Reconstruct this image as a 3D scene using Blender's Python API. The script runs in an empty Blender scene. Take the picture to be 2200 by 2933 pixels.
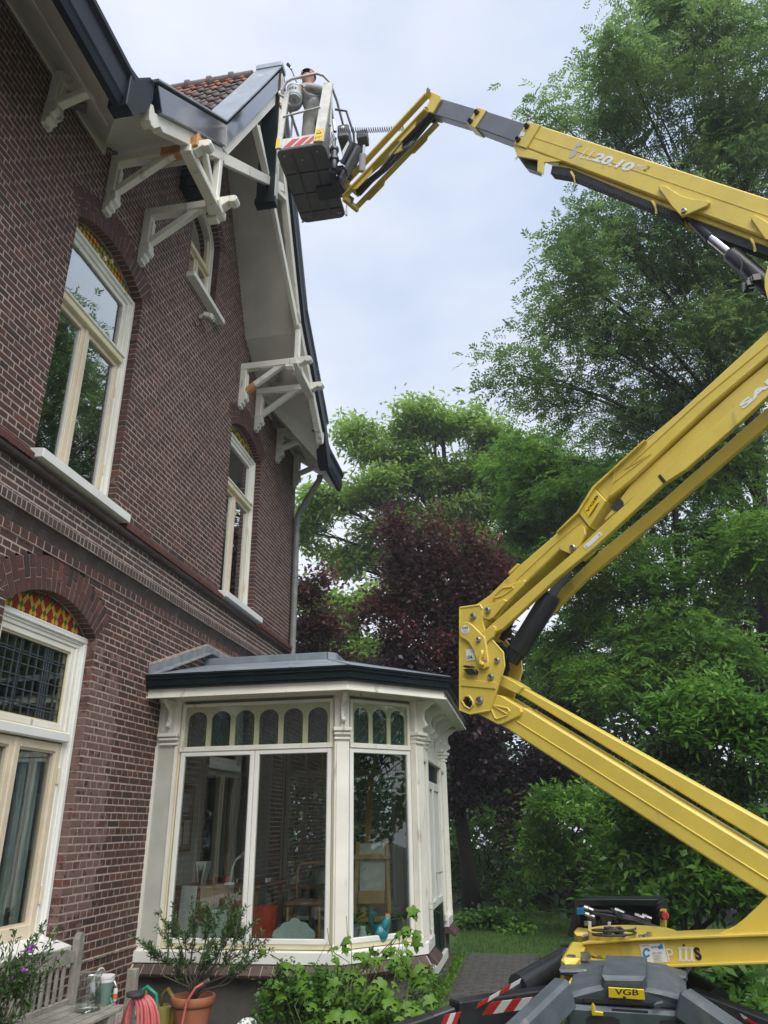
import bpy, bmesh, math, random
import numpy as np
from mathutils import Vector, Matrix
random.seed(7)
S = bpy.context.scene
COL = S.collection
PI = math.pi
# ------------------------------------------------------------------ camera
F_PX = 2127.0; CX, CY = 1100.0, 1466.5          # focal length in photo pixels, photo centre
CAM = np.array([3.75, 0.0, 1.65])
def _rot():
    vy = np.array([1510-CX, 2361-CY, F_PX]); vz = np.array([1025-CX, -3560-CY, F_PX])
    dy = vy/np.linalg.norm(vy); dz = vz/np.linalg.norm(vz)
    dz = dz-dy*dz.dot(dy); dz /= np.linalg.norm(dz)
    return np.array([np.cross(dy, dz), dy, dz])
RM = _rot()
cam = bpy.data.objects.new('camera', bpy.data.cameras.new('camera')); COL.objects.link(cam)
M = Matrix([[RM[i][0], -RM[i][1], -RM[i][2], CAM[i]] for i in range(3)]+[[0, 0, 0, 1]])
cam.matrix_world = M
cam.data.sensor_fit = 'VERTICAL'; cam.data.sensor_height = 36.0; cam.data.lens = 36.0*F_PX/2933.0
cam.data.clip_start = 0.05; cam.data.clip_end = 2000
S.camera = cam
S.render.resolution_x = 768; S.render.resolution_y = 1024
# ------------------------------------------------------------------ sky
SUN_EL, SUN_AZ = math.radians(52), math.radians(150)      # azimuth from +Y towards +X
W = bpy.data.worlds.new('World'); S.world = W; W.use_nodes = True
nt = W.node_tree; nt.nodes.clear()
out = nt.nodes.new('ShaderNodeOutputWorld'); bg = nt.nodes.new('ShaderNodeBackground')
sky = nt.nodes.new('ShaderNodeTexSky'); sky.sky_type = 'NISHITA'; sky.sun_disc = False
sky.sun_elevation = SUN_EL; sky.sun_rotation = SUN_AZ; sky.air_density = 1.0; sky.dust_density = 2.0
tc = nt.nodes.new('ShaderNodeTexCoord'); mp = nt.nodes.new('ShaderNodeMapping'); mp.inputs['Scale'].default_value = (1.0, 1.0, 2.2)
no = nt.nodes.new('ShaderNodeTexNoise'); no.inputs['Scale'].default_value = 1.7; no.inputs['Detail'].default_value = 5; no.inputs['Roughness'].default_value = 0.5
rp = nt.nodes.new('ShaderNodeValToRGB')
rp.color_ramp.elements[0].position = 0.37; rp.color_ramp.elements[0].color = (3.8, 4.5, 5.8, 1)
rp.color_ramp.elements[1].position = 0.64; rp.color_ramp.elements[1].color = (6.1, 6.3, 6.9, 1)
mx = nt.nodes.new('ShaderNodeMixRGB'); mx.inputs[0].default_value = 0.88
nt.links.new(tc.outputs['Generated'], mp.inputs[0]); nt.links.new(mp.outputs[0], no.inputs[0]); nt.links.new(no.outputs[0], rp.inputs[0])
nt.links.new(sky.outputs[0], mx.inputs[1]); nt.links.new(rp.outputs[0], mx.inputs[2])
nt.links.new(mx.outputs[0], bg.inputs[0]); bg.inputs[1].default_value = 0.065
nt.links.new(bg.outputs[0], out.inputs[0])
sl = bpy.data.lights.new('sun', 'SUN'); sl.energy = 1.5; sl.angle = math.radians(55); sl.color = (1.0, 0.97, 0.92)
sun = bpy.data.objects.new('sun', sl); COL.objects.link(sun); sun.location = (10, -10, 20)
sd = Vector((math.sin(SUN_AZ)*math.cos(SUN_EL), math.cos(SUN_AZ)*math.cos(SUN_EL), math.sin(SUN_EL)))
sun.rotation_euler = sd.to_track_quat('Z', 'Y').to_euler()
vs = S.view_settings; vs.view_transform = 'Standard'; vs.look = 'None'; vs.exposure = 1.38; vs.gamma = 1.0; vs.use_curve_mapping = False
S.render.engine = 'CYCLES'
try:
    S.cycles.max_bounces = 7; S.cycles.transparent_max_bounces = 12; S.cycles.caustics_reflective = False; S.cycles.caustics_refractive = False
except Exception: pass
# ------------------------------------------------------------------ unprojection of measured points onto real planes
def ray(x, y): return RM @ np.array([x-CX, y-CY, F_PX])
def onX(x, y, X): d = ray(x, y); return CAM+d*((X-CAM[0])/d[0])
def onY(x, y, Y): d = ray(x, y); return CAM+d*((Y-CAM[1])/d[1])
def onZ(x, y, Z): d = ray(x, y); return CAM+d*((Z-CAM[2])/d[2])
def proj(p):
    q = RM.T @ (np.array(p, float)-CAM)
    if q[2] < 0.05: return None
    return (CX+F_PX*q[0]/q[2], CY+F_PX*q[1]/q[2], q[2])
# ------------------------------------------------------------------ materials
MATS = {}
def mat(name, c1, c2=None, scale=6.0, rough=0.6, bump=0.0, metal=0.0, detail=6, contrast=(0.35, 0.65), rnd=0.0, spec=0.5, bscale=None, trans=0.0, grime=None, coat=0.0):
    m = bpy.data.materials.new(name); m.use_nodes = True; n = m.node_tree; n.nodes.clear()
    o = n.nodes.new('ShaderNodeOutputMaterial'); b = n.nodes.new('ShaderNodeBsdfPrincipled'); n.links.new(b.outputs[0], o.inputs[0])
    b.inputs['Roughness'].default_value = rough; b.inputs['Metallic'].default_value = metal
    b.inputs['Specular IOR Level'].default_value = spec
    if coat: b.inputs['Coat Weight'].default_value = coat; b.inputs['Coat Roughness'].default_value = 0.12
    g = n.nodes.new('ShaderNodeNewGeometry')
    t = n.nodes.new('ShaderNodeTexNoise'); t.inputs['Scale'].default_value = scale; t.inputs['Detail'].default_value = detail
    n.links.new(g.outputs['Position'], t.inputs['Vector'])
    r = n.nodes.new('ShaderNodeValToRGB'); r.color_ramp.elements[0].position = contrast[0]; r.color_ramp.elements[1].position = contrast[1]
    r.color_ramp.elements[0].color = (*c1, 1); r.color_ramp.elements[1].color = (*(c2 or c1), 1)
    n.links.new(t.outputs[0], r.inputs[0]); col = r.outputs[0]
    if rnd:
        h = n.nodes.new('ShaderNodeHueSaturation'); mr = n.nodes.new('ShaderNodeMapRange')
        mr.inputs[3].default_value = 1-rnd; mr.inputs[4].default_value = 1+rnd
        n.links.new(g.outputs['Random Per Island'], mr.inputs[0]); n.links.new(mr.outputs[0], h.inputs['Value']); n.links.new(col, h.inputs['Color']); col = h.outputs[0]
    if grime:                                  # thin streaks of dirt with a shape of their own
        t2 = n.nodes.new('ShaderNodeTexNoise'); t2.inputs['Scale'].default_value = grime[1]; t2.inputs['Detail'].default_value = 8
        mp2 = n.nodes.new('ShaderNodeMapping'); mp2.inputs['Scale'].default_value = (1, 1, 0.3)
        n.links.new(g.outputs['Position'], mp2.inputs[0]); n.links.new(mp2.outputs[0], t2.inputs['Vector'])
        r2 = n.nodes.new('ShaderNodeValToRGB'); r2.color_ramp.elements[0].position = grime[2]; r2.color_ramp.elements[1].position = grime[2]+0.12
        n.links.new(t2.outputs[0], r2.inputs[0])
        m2 = n.nodes.new('ShaderNodeMixRGB'); n.links.new(r2.outputs[0], m2.inputs[0]); n.links.new(col, m2.inputs[1]); m2.inputs[2].default_value = (*grime[0], 1); col = m2.outputs[0]
    n.links.new(col, b.inputs['Base Color'])
    if bump:
        bp = n.nodes.new('ShaderNodeBump'); bp.inputs['Strength'].default_value = bump; bp.inputs['Distance'].default_value = 0.01
        t3 = n.nodes.new('ShaderNodeTexNoise'); t3.inputs['Scale'].default_value = bscale or scale*6; t3.inputs['Detail'].default_value = 6
        n.links.new(g.outputs['Position'], t3.inputs['Vector']); n.links.new(t3.outputs[0], bp.inputs['Height']); n.links.new(bp.outputs[0], b.inputs['Normal'])
    MATS[name] = m; m['col'] = c1
    return m
def glass_mat(name, tint, boost=1.5, rough=0.0, base=0.0):
    m = bpy.data.materials.new(name); m.use_nodes = True; n = m.node_tree; n.nodes.clear()
    o = n.nodes.new('ShaderNodeOutputMaterial'); mixs = n.nodes.new('ShaderNodeMixShader'); n.links.new(mixs.outputs[0], o.inputs[0])
    tr = n.nodes.new('ShaderNodeBsdfTransparent'); tr.inputs[0].default_value = (*tint, 1)
    gl = n.nodes.new('ShaderNodeBsdfGlossy'); gl.inputs['Roughness'].default_value = rough; gl.inputs[0].default_value = (0.97, 1, 1, 1)
    lw = n.nodes.new('ShaderNodeLayerWeight'); lw.inputs[0].default_value = 0.5
    pw = n.nodes.new('ShaderNodeMath'); pw.operation = 'POWER'; pw.inputs[1].default_value = 4.2; n.links.new(lw.outputs['Facing'], pw.inputs[0])
    fr = n.nodes.new('ShaderNodeMath'); fr.operation = 'MULTIPLY_ADD'; fr.inputs[1].default_value = 0.955; fr.inputs[2].default_value = 0.045; n.links.new(pw.outputs[0], fr.inputs[0])
    mu = n.nodes.new('ShaderNodeMath'); mu.operation = 'MULTIPLY_ADD'; mu.inputs[1].default_value = boost; mu.inputs[2].default_value = base; mu.use_clamp = True
    g = n.nodes.new('ShaderNodeNewGeometry'); t = n.nodes.new('ShaderNodeTexNoise'); t.inputs['Scale'].default_value = 1.3
    bp = n.nodes.new('ShaderNodeBump'); bp.inputs['Strength'].default_value = 0.06; bp.inputs['Distance'].default_value = 0.05
    n.links.new(g.outputs['Position'], t.inputs['Vector']); n.links.new(t.outputs[0], bp.inputs['Height']); n.links.new(bp.outputs[0], gl.inputs['Normal'])
    n.links.new(fr.outputs[0], mu.inputs[0]); n.links.new(mu.outputs[0], mixs.inputs[0]); n.links.new(tr.outputs[0], mixs.inputs[1]); n.links.new(gl.outputs[0], mixs.inputs[2])
    MATS[name] = m; return m
def leaf_mat(name, c1, c2, c3, rough=0.45, tr=0.35):
    m = bpy.data.materials.new(name); m.use_nodes = True; n = m.node_tree; n.nodes.clear()
    o = n.nodes.new('ShaderNodeOutputMaterial'); b = n.nodes.new('ShaderNodeBsdfPrincipled'); b.inputs['Roughness'].default_value = rough
    b.inputs['Specular IOR Level'].default_value = 0.4
    g = n.nodes.new('ShaderNodeNewGeometry'); r = n.nodes.new('ShaderNodeValToRGB'); r.color_ramp.elements[0].color = (*c1, 1); r.color_ramp.elements[1].color = (*c3, 1)
    e = r.color_ramp.elements.new(0.55); e.color = (*c2, 1)
    t = n.nodes.new('ShaderNodeTexNoise'); t.inputs['Scale'].default_value = 0.9; t.inputs['Detail'].default_value = 3
    n.links.new(g.outputs['Position'], t.inputs['Vector'])
    a = n.nodes.new('ShaderNodeMath'); a.operation = 'MULTIPLY_ADD'; a.inputs[1].default_value = 0.5
    s = n.nodes.new('ShaderNodeMath'); s.operation = 'MULTIPLY_ADD'; s.inputs[1].default_value = 1.5; s.inputs[2].default_value = -0.5
    n.links.new(t.outputs[0], s.inputs[0]); n.links.new(g.outputs['Random Per Island'], a.inputs[0]); n.links.new(s.outputs[0], a.inputs[2])
    n.links.new(a.outputs[0], r.inputs[0]); n.links.new(r.outputs[0], b.inputs['Base Color'])
    tl = n.nodes.new('ShaderNodeBsdfTranslucent'); n.links.new(r.outputs[0], tl.inputs[0])
    ms = n.nodes.new('ShaderNodeMixShader'); ms.inputs[0].default_value = tr
    n.links.new(b.outputs[0], ms.inputs[1]); n.links.new(tl.outputs[0], ms.inputs[2]); n.links.new(ms.outputs[0], o.inputs[0])
    MATS[name] = m; return m
# ------------------------------------------------------------------ mesh builder
def vv(p): return np.array(p, float)
class MB:
    def __init__(s): s.v = []; s.f = []; s.m = []; s.mats = []; s.cur = 0
    def use(s, m):
        if m not in s.mats: s.mats.append(m)
        s.cur = s.mats.index(m); return s
    def add(s, vs, fs):
        b = len(s.v); s.v.extend([tuple(map(float, p)) for p in vs]); s.f.extend([tuple(b+i for i in f) for f in fs]); s.m.extend([s.cur]*len(fs)); return s
    def box(s, a, b, bev=0.0):
        a = vv(a); b = vv(b); lo = np.minimum(a, b); hi = np.maximum(a, b)
        return s.obox((lo+hi)/2, (1, 0, 0), (0, 1, 0), (0, 0, 1), (hi-lo)/2, bev)
    def obox(s, c, ux, uy, uz, h, bev=0.0):
        c = vv(c); U = [vv(ux), vv(uy), vv(uz)]
        if bev <= 0 or min(h) <= bev*1.5:
            vs = [c+U[0]*i*h[0]+U[1]*j*h[1]+U[2]*k*h[2] for i in (-1, 1) for j in (-1, 1) for k in (-1, 1)]
            return s.add(vs, [(0, 1, 3, 2), (4, 6, 7, 5), (0, 4, 5, 1), (2, 3, 7, 6), (0, 2, 6, 4), (1, 5, 7, 3)])
        vs = []; idx = {}
        for ax in range(3):
            o1, o2 = [q for q in range(3) if q != ax]
            for sg in (-1, 1):
                for a in (-1, 1):
                    for b in (-1, 1):
                        k = [0, 0, 0]; k[ax] = sg*h[ax]; k[o1] = a*(h[o1]-bev); k[o2] = b*(h[o2]-bev)
                        key = [0, 0, 0]; key[ax] = sg; key[o1] = a; key[o2] = b
                        idx[(ax, tuple(key))] = len(vs); vs.append(c+U[0]*k[0]+U[1]*k[1]+U[2]*k[2])
        fs = []
        for ax in range(3):
            o1, o2 = [q for q in range(3) if q != ax]
            for sg in (-1, 1):
                q = []
                for a, b in ((-1, -1), (1, -1), (1, 1), (-1, 1)):
                    key = [0, 0, 0]; key[ax] = sg; key[o1] = a; key[o2] = b; q.append(idx[(ax, tuple(key))])
                fs.append(tuple(q))
        for ax in range(3):
            o1, o2 = [q for q in range(3) if q != ax]
            for a in (-1, 1):
                for b in (-1, 1):
                    k1 = [0, 0, 0]; k1[ax] = -1; k1[o1] = a; k1[o2] = b; k2 = k1[:]; k2[ax] = 1
                    fs.append((idx[(o1, tuple(k1))], idx[(o1, tuple(k2))], idx[(o2, tuple(k2))], idx[(o2, tuple(k1))]))
        for a in (-1, 1):
            for b in (-1, 1):
                for d in (-1, 1): fs.append(tuple(idx[(ax, (a, b, d))] for ax in range(3)))
        return s.add(vs, fs)
    def bar(s, p, q, w, h, up=(0, 0, 1), bev=0.0):
        p = vv(p); q = vv(q); d = q-p; L = np.linalg.norm(d); d /= L; up = vv(up)
        sd = np.cross(d, up); sd /= np.linalg.norm(sd); u = np.cross(sd, d)
        return s.obox((p+q)/2, d, sd, u, (L/2, w/2, h/2), bev)
    def prism(s, pts, off, bev=0.0):
        """closed polygon (3D points) swept by vector off; n-gon caps"""
        pts = [vv(p) for p in pts]; off = vv(off); n = len(pts)
        if bev > 0:
            c = sum(pts)/n; L = np.linalg.norm(off); nrm = off/L; ins = []
            for i in range(n):
                e1 = pts[i]-pts[i-1]; e2 = pts[(i+1) % n]-pts[i]
                n1 = np.cross(nrm, e1); n2 = np.cross(nrm, e2)
                n1 /= (np.linalg.norm(n1)+1e-9); n2 /= (np.linalg.norm(n2)+1e-9)
                area = sum(np.dot(nrm, np.cross(pts[k]-c, pts[(k+1) % n]-c)) for k in range(n))
                sg = 1 if area > 0 else -1
                d = (n1+n2); d = d/(np.linalg.norm(d)**2+1e-9)*2; 
                if np.linalg.norm(d) > 2.5: d = d/np.linalg.norm(d)*2.5
                ins.append(pts[i]+sg*d*bev)
            rings = [ins, [p+nrm*bev for p in pts], [p+off-nrm*bev for p in pts], [p+off for p in ins]]
        else: rings = [pts, [p+off for p in pts]]
        vs = [p for r in rings for p in r]; fs = [tuple(range(n)), tuple(range((len(rings)-1)*n, len(rings)*n))[::-1]]
        for r in range(len(rings)-1):
            for i in range(n): fs.append((r*n+i, (r+1)*n+i, (r+1)*n+(i+1) % n, r*n+(i+1) % n))
        return s.add(vs, fs)
    def tube(s, pts, r, n=8, cap=True):
        pts = [vv(p) for p in pts]; k = len(pts); rs = r if hasattr(r, '__len__') else [r]*k
        vs = []; up = None
        for i in range(k):
            d = pts[min(i+1, k-1)]-pts[max(i-1, 0)]; d = d/(np.linalg.norm(d)+1e-12)
            if up is None: up = np.cross(d, (0.31, 0.2, 0.93) if abs(d[2]) < 0.9 else (1, 0.1, 0))
            up = up-d*np.dot(up, d); up /= (np.linalg.norm(up)+1e-12); w = np.cross(d, up)
            for j in range(n):
                a = 2*PI*j/n; vs.append(pts[i]+(up*math.cos(a)+w*math.sin(a))*rs[i])
        fs = [(i*n+j, i*n+(j+1) % n, (i+1)*n+(j+1) % n, (i+1)*n+j) for i in range(k-1) for j in range(n)]
        if cap: fs += [tuple(range(n))[::-1], tuple((k-1)*n+j for j in range(n))]
        return s.add(vs, fs)
    def lathe(s, c, prof, n=20, ax=(0, 0, 1)):
        c = vv(c); ax = vv(ax); ax /= np.linalg.norm(ax); a = np.cross(ax, (0.3, 0.9, 0.1) if abs(ax[2]) > 0.5 else (0, 0, 1)); a /= np.linalg.norm(a); b = np.cross(ax, a)
        vs = [c+ax*h+(a*math.cos(2*PI*j/n)+b*math.sin(2*PI*j/n))*r for r, h in prof for j in range(n)]
        fs = [(i*n+j, i*n+(j+1) % n, (i+1)*n+(j+1) % n, (i+1)*n+j) for i in range(len(prof)-1) for j in range(n)]
        fs += [tuple(range(n))[::-1], tuple((len(prof)-1)*n+j for j in range(n))]
        return s.add(vs, fs)
def wpos(o):
    p = np.zeros(3)
    while o is not None: p += np.array(o.location); o = o.parent
    return p
def obj(name, mb, m=None, parent=None, smooth=False, kind=None, label=None, origin=None):
    me = bpy.data.meshes.new(name)
    off = wpos(parent) if parent is not None else np.zeros(3)
    og = vv(origin) if origin is not None else off
    me.from_pydata([(x-og[0], y-og[1], z-og[2]) for x, y, z in mb.v], [], mb.f)
    if mb.mats:
        for q in mb.mats: me.materials.append(MATS[q] if isinstance(q, str) else q)
        me.polygons.foreach_set('material_index', mb.m)
    if m is not None and not mb.mats: me.materials.append(MATS[m] if isinstance(m, str) else m)
    bm = bmesh.new(); bm.from_mesh(me); bmesh.ops.recalc_face_normals(bm, faces=bm.faces); bm.to_mesh(me); bm.free()
    if smooth: me.shade_smooth()
    if smooth == 'auto':
        try: me.set_sharp_from_angle(angle=math.radians(40))
        except Exception: pass
    me.update()
    o = bpy.data.objects.new(name, me); COL.objects.link(o)
    if parent is not None: o.parent = parent
    o.location = tuple(og-off)
    if kind: o['kind'] = kind
    if label: o['label'] = label
    return o
def thing(name, loc, label, cat, group=None, rz=0):
    o = bpy.data.objects.new(name, None); COL.objects.link(o); o.location = tuple(loc); o.empty_display_size = 0.2
    o.rotation_euler = (0, 0, rz); o['label'] = label; o['category'] = cat
    if group: o['group'] = group
    return o
def tag(o, label, cat, group=None):
    o['label'] = label; o['category'] = cat
    if group: o['group'] = group
    return o
def rot2(v, a): return (v[0]*math.cos(a)-v[1]*math.sin(a), v[0]*math.sin(a)+v[1]*math.cos(a))
# ------------------------------------------------------------------ the materials
mat('mortar', (0.47, 0.385, 0.31), (0.31, 0.25, 0.20), 9, 0.9, 0.5)
mat('white_paint', (0.82, 0.80, 0.71), (0.73, 0.71, 0.62), 3, 0.42, 0.10, grime=((0.36, 0.34, 0.25), 9, 0.62))
mat('bright_white', (0.80, 0.80, 0.75), (0.74, 0.74, 0.69), 4, 0.4, 0.05)
mat('old_white', (0.74, 0.73, 0.66), (0.60, 0.59, 0.53), 4, 0.6, 0.25, grime=((0.24, 0.25, 0.18), 9, 0.57))
mat('grey_paint', (0.50, 0.50, 0.44), (0.44, 0.44, 0.38), 5, 0.5, 0.1)
mat('cream_paint', (0.70, 0.63, 0.40), (0.62, 0.56, 0.35), 5, 0.45, 0.1)
mat('buff_paint', (0.72, 0.62, 0.46), (0.64, 0.55, 0.40), 5, 0.45, 0.1)
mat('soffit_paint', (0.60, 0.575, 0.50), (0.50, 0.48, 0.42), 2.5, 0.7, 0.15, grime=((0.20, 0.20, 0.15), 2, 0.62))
mat('dark_green_paint', (0.003, 0.009, 0.010), (0.005, 0.013, 0.015), 5, 0.38, 0.04, spec=0.15)
mat('navy_paint', (0.010, 0.016, 0.032), (0.016, 0.024, 0.045), 5, 0.12, 0.06, coat=0.8)
mat('gutter_paint', (0.004, 0.007, 0.015), (0.007, 0.011, 0.021), 5, 0.4, 0.04, spec=0.18)
mat('new_wood', (0.60, 0.30, 0.10), (0.42, 0.19, 0.07), 12, 0.6, 0.2)
mat('zinc', (0.30, 0.34, 0.38), (0.22, 0.26, 0.30), 4, 0.4, 0.1, metal=0.35, grime=((0.42, 0.45, 0.46), 6, 0.6))
mat('lead', (0.20, 0.23, 0.26), (0.32, 0.34, 0.34), 7, 0.55, 0.4, metal=0.3, grime=((0.45, 0.45, 0.40), 5, 0.55))
mat('roof_felt', (0.22, 0.25, 0.29), (0.26, 0.29, 0.33), 2, 0.42, 0.1, grime=((0.34, 0.37, 0.40), 2, 0.6))
mat('pipe_grey', (0.18, 0.18, 0.17), (0.24, 0.24, 0.23), 6, 0.5, 0.1)
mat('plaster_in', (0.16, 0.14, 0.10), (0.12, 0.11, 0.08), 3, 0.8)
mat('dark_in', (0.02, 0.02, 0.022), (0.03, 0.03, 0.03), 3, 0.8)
mat('terracotta_red', (0.135, 0.046, 0.033), (0.085, 0.034, 0.028), 8, 0.6, 0.3, rnd=0.25)
mat('moulding_dark', (0.035, 0.022, 0.018), (0.07, 0.045, 0.04), 7, 0.6, 0.4, grime=((0.18, 0.13, 0.10), 9, 0.64))
mat('concrete', (0.15, 0.145, 0.125), (0.10, 0.10, 0.085), 3, 0.85, 0.4, grime=((0.06, 0.065, 0.05), 3, 0.6))
mat('dark_concrete', (0.055, 0.055, 0.05), (0.08, 0.08, 0.07), 3, 0.85, 0.4)
mat('tile_orange', (0.42, 0.14, 0.06), (0.26, 0.10, 0.06), 9, 0.7, 0.3, rnd=0.15)
mat('tile_dark', (0.14, 0.10, 0.09), (0.08, 0.065, 0.065), 9, 0.7, 0.4, rnd=0.3)
mat('gl_red', (0.30, 0.03, 0.025), (0.22, 0.025, 0.02), 20, 0.18, 0.05)
mat('gl_yellow', (0.62, 0.36, 0.04), (0.52, 0.30, 0.04), 20, 0.18, 0.05)
mat('gl_green', (0.03, 0.13, 0.03), (0.05, 0.18, 0.05), 20, 0.18, 0.05)
mat('came', (0.06, 0.08, 0.09), (0.10, 0.12, 0.13), 20, 0.5, metal=0.5)
mat('steel', (0.45, 0.46, 0.46), (0.36, 0.37, 0.37), 12, 0.32, metal=0.9)
mat('weathered_wood', (0.30, 0.28, 0.24), (0.20, 0.19, 0.16), 9, 0.8, 0.4, grime=((0.13, 0.14, 0.10), 6, 0.6))
mat('brown_wood', (0.24, 0.13, 0.06), (0.16, 0.09, 0.045), 9, 0.6, 0.2)
mat('sill_brown', (0.055, 0.038, 0.032), (0.09, 0.06, 0.05), 10, 0.5, 0.3, rnd=0.25)
mat('white_brick', (0.58, 0.60, 0.58), (0.50, 0.52, 0.50), 7, 0.6, 0.3)
glass_mat('glass', (0.80, 0.84, 0.82), 1.7)
glass_mat('glass_clear', (0.93, 0.96, 0.95), 1.1)
glass_mat('glass_dark', (0.50, 0.55, 0.52), 3.0, base=0.13)
def brick_mat():
    m = bpy.data.materials.new('brick'); m.use_nodes = True; n = m.node_tree; n.nodes.clear(); N = n.nodes.new; L = n.links.new
    o = N('ShaderNodeOutputMaterial'); b = N('ShaderNodeBsdfPrincipled'); L(b.outputs[0], o.inputs[0]); b.inputs['Roughness'].default_value = 0.72
    g = N('ShaderNodeNewGeometry'); oi = N('ShaderNodeObjectInfo')
    ad = N('ShaderNodeMath'); ad.operation = 'ADD'; L(g.outputs['Random Per Island'], ad.inputs[0]); L(oi.outputs['Random'], ad.inputs[1])
    fr = N('ShaderNodeMath'); fr.operation = 'FRACT'; L(ad.outputs[0], fr.inputs[0])
    r = N('ShaderNodeValToRGB'); e = r.color_ramp.elements
    e[0].color = (0.032, 0.018, 0.018, 1); e[1].color = (0.135, 0.048, 0.034, 1)
    for p, c in ((0.10, (0.056, 0.025, 0.021)), (0.5, (0.072, 0.0295, 0.0235)), (0.9, (0.088, 0.034, 0.026))):
        q = e.new(p); q.color = (*c, 1)
    L(fr.outputs[0], r.inputs[0])
    t = N('ShaderNodeTexNoise'); t.inputs['Scale'].default_value = 28; t.inputs['Detail'].default_value = 8; L(g.outputs['Position'], t.inputs['Vector'])
    mr = N('ShaderNodeMapRange'); mr.inputs[1].default_value = 0.3; mr.inputs[2].default_value = 0.7; mr.inputs[3].default_value = 0.72; mr.inputs[4].default_value = 1.28; L(t.outputs[0], mr.inputs[0])
    h = N('ShaderNodeHueSaturation'); L(r.outputs[0], h.inputs['Color']); L(mr.outputs[0], h.inputs['Value'])
    # patches where the old surface has weathered to a paler pink, beside the ground-floor window
    sx = N('ShaderNodeSeparateXYZ'); L(g.outputs['Position'], sx.inputs[0])
    def band(sock, c, w):
        a = N('ShaderNodeMath'); a.operation = 'SUBTRACT'; L(sock, a.inputs[0]); a.inputs[1].default_value = c
        a2 = N('ShaderNodeMath'); a2.operation = 'ABSOLUTE'; L(a.outputs[0], a2.inputs[0])
        a3 = N('ShaderNodeMapRange'); a3.inputs[1].default_value = w*0.5; a3.inputs[2].default_value = w; a3.inputs[3].default_value = 1; a3.inputs[4].default_value = 0; L(a2.outputs[0], a3.inputs[0]); return a3.outputs[0]
    by = band(sx.outputs[1], 6.38, 0.42); bz = band(sx.outputs[2], 2.0, 1.5)
    mm = N('ShaderNodeMath'); mm.operation = 'MULTIPLY'; L(by, mm.inputs[0]); L(bz, mm.inputs[1])
    t2 = N('ShaderNodeTexNoise'); t2.inputs['Scale'].default_value = 9; t2.inputs['Detail'].default_value = 4; L(g.outputs['Position'], t2.inputs['Vector'])
    am = N('ShaderNodeMath'); am.operation = 'MULTIPLY_ADD'; L(mm.outputs[0], am.inputs[0]); am.inputs[1].default_value = 0.28; L(t2.outputs[0], am.inputs[2])
    st = N('ShaderNodeMapRange'); st.inputs[1].default_value = 0.66; st.inputs[2].default_value = 0.70; L(am.outputs[0], st.inputs[0])
    mx = N('ShaderNodeMixRGB'); L(st.outputs[0], mx.inputs[0]); L(h.outputs[0], mx.inputs[1]); mx.inputs[2].default_value = (0.155, 0.088, 0.078, 1)
    # bricks of the band mixed towards dark grey, unevenly by noise
    t4 = N('ShaderNodeTexNoise'); t4.inputs['Scale'].default_value = 1.1; L(g.outputs['Position'], t4.inputs['Vector'])
    b2 = band(sx.outputs[2], 4.15, 0.32)
    m4 = N('ShaderNodeMath'); m4.operation = 'MULTIPLY'; L(b2, m4.inputs[0]); L(t4.outputs[0], m4.inputs[1])
    mx2 = N('ShaderNodeMixRGB'); L(m4.outputs[0], mx2.inputs[0]); L(mx.outputs[0], mx2.inputs[1]); mx2.inputs[2].default_value = (0.055, 0.048, 0.048, 1)
    L(mx2.outputs[0], b.inputs['Base Color'])
    bp = N('ShaderNodeBump'); bp.inputs['Strength'].default_value = 0.35; bp.inputs['Distance'].default_value = 0.004
    t3 = N('ShaderNodeTexNoise'); t3.inputs['Scale'].default_value = 60; t3.inputs['Detail'].default_value = 6; L(g.outputs['Position'], t3.inputs['Vector']); L(t3.outputs[0], bp.inputs['Height']); L(bp.outputs[0], b.inputs['Normal'])
    MATS['brick'] = m
brick_mat()
# ------------------------------------------------------------------ the brick house (its garden wall is the plane X = 0)
house = thing('brick_house', (0, 7.54, 0), 'large dark brick house with white carved gable boards and arched windows', 'house')
REV = 0.11
OPEN = [dict(y0=4.86, y1=6.16, zb=0.80, zs=3.27, zt=3.50, rt=0.29), dict(y0=4.85, y1=6.15, zb=4.545, zs=7.06, zt=7.28, rt=0.29),
        dict(y0=8.92, y1=10.20, zb=4.545, zs=7.06, zt=7.28, rt=0.29), dict(y0=7.10, y1=7.98, zb=8.28, zs=9.46, zt=9.80, rt=0.21)]
for w in OPEN:
    a = (w['y1']-w['y0'])/2; r = w['zt']-w['zs']; w['yc'] = (w['y0']+w['y1'])/2; w['a'] = a
    w['R'] = (a*a+r*r)/(2*r); w['cz'] = w['zt']-w['R']; w['phi'] = math.asin(a/w['R'])
GY = 7.54
def gable_half(z):                                   # half width of the brick gable at height z
    P = [(8.20, 2.52), (8.75, 1.66), (11.9, 0.0)]
    if z <= P[0][0]: return 99
    for (z0, h0), (z1, h1) in zip(P, P[1:]):
        if z <= z1: return h0+(h1-h0)*(z-z0)/(z1-z0)
    return 0
YMIN, YMAX = -0.6, 12.11
def free_intervals(z, brickonly=True):
    iv = [(YMIN, YMAX)]
    if z > 8.2: h = gable_half(z); iv = [(GY-h, GY+h)]
    blk = []
    for w in OPEN:
        if w['zb'] < z < w['zs']: blk.append((w['y0'], w['y1']))
        elif w['zs'] <= z < w['cz']+w['R']+w['rt']:
            h = math.sqrt(max(0, (w['R']+w['rt'])**2-(z-w['cz'])**2)); h = min(h, w['a']+(z-w['zs'])*math.tan(w['phi']))
            blk.append((w['yc']-h, w['yc']+h))
    if z < 3.0 and z > 0.3: blk.append((7.62, 11.42))
    for b0, b1 in blk:
        nv = []
        for a0, a1 in iv:
            if b1 <= a0 or b0 >= a1: nv.append((a0, a1)); continue
            if b0 > a0: nv.append((a0, b0))
            if b1 < a1: nv.append((b1, a1))
        iv = nv
    return iv, blk
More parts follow.
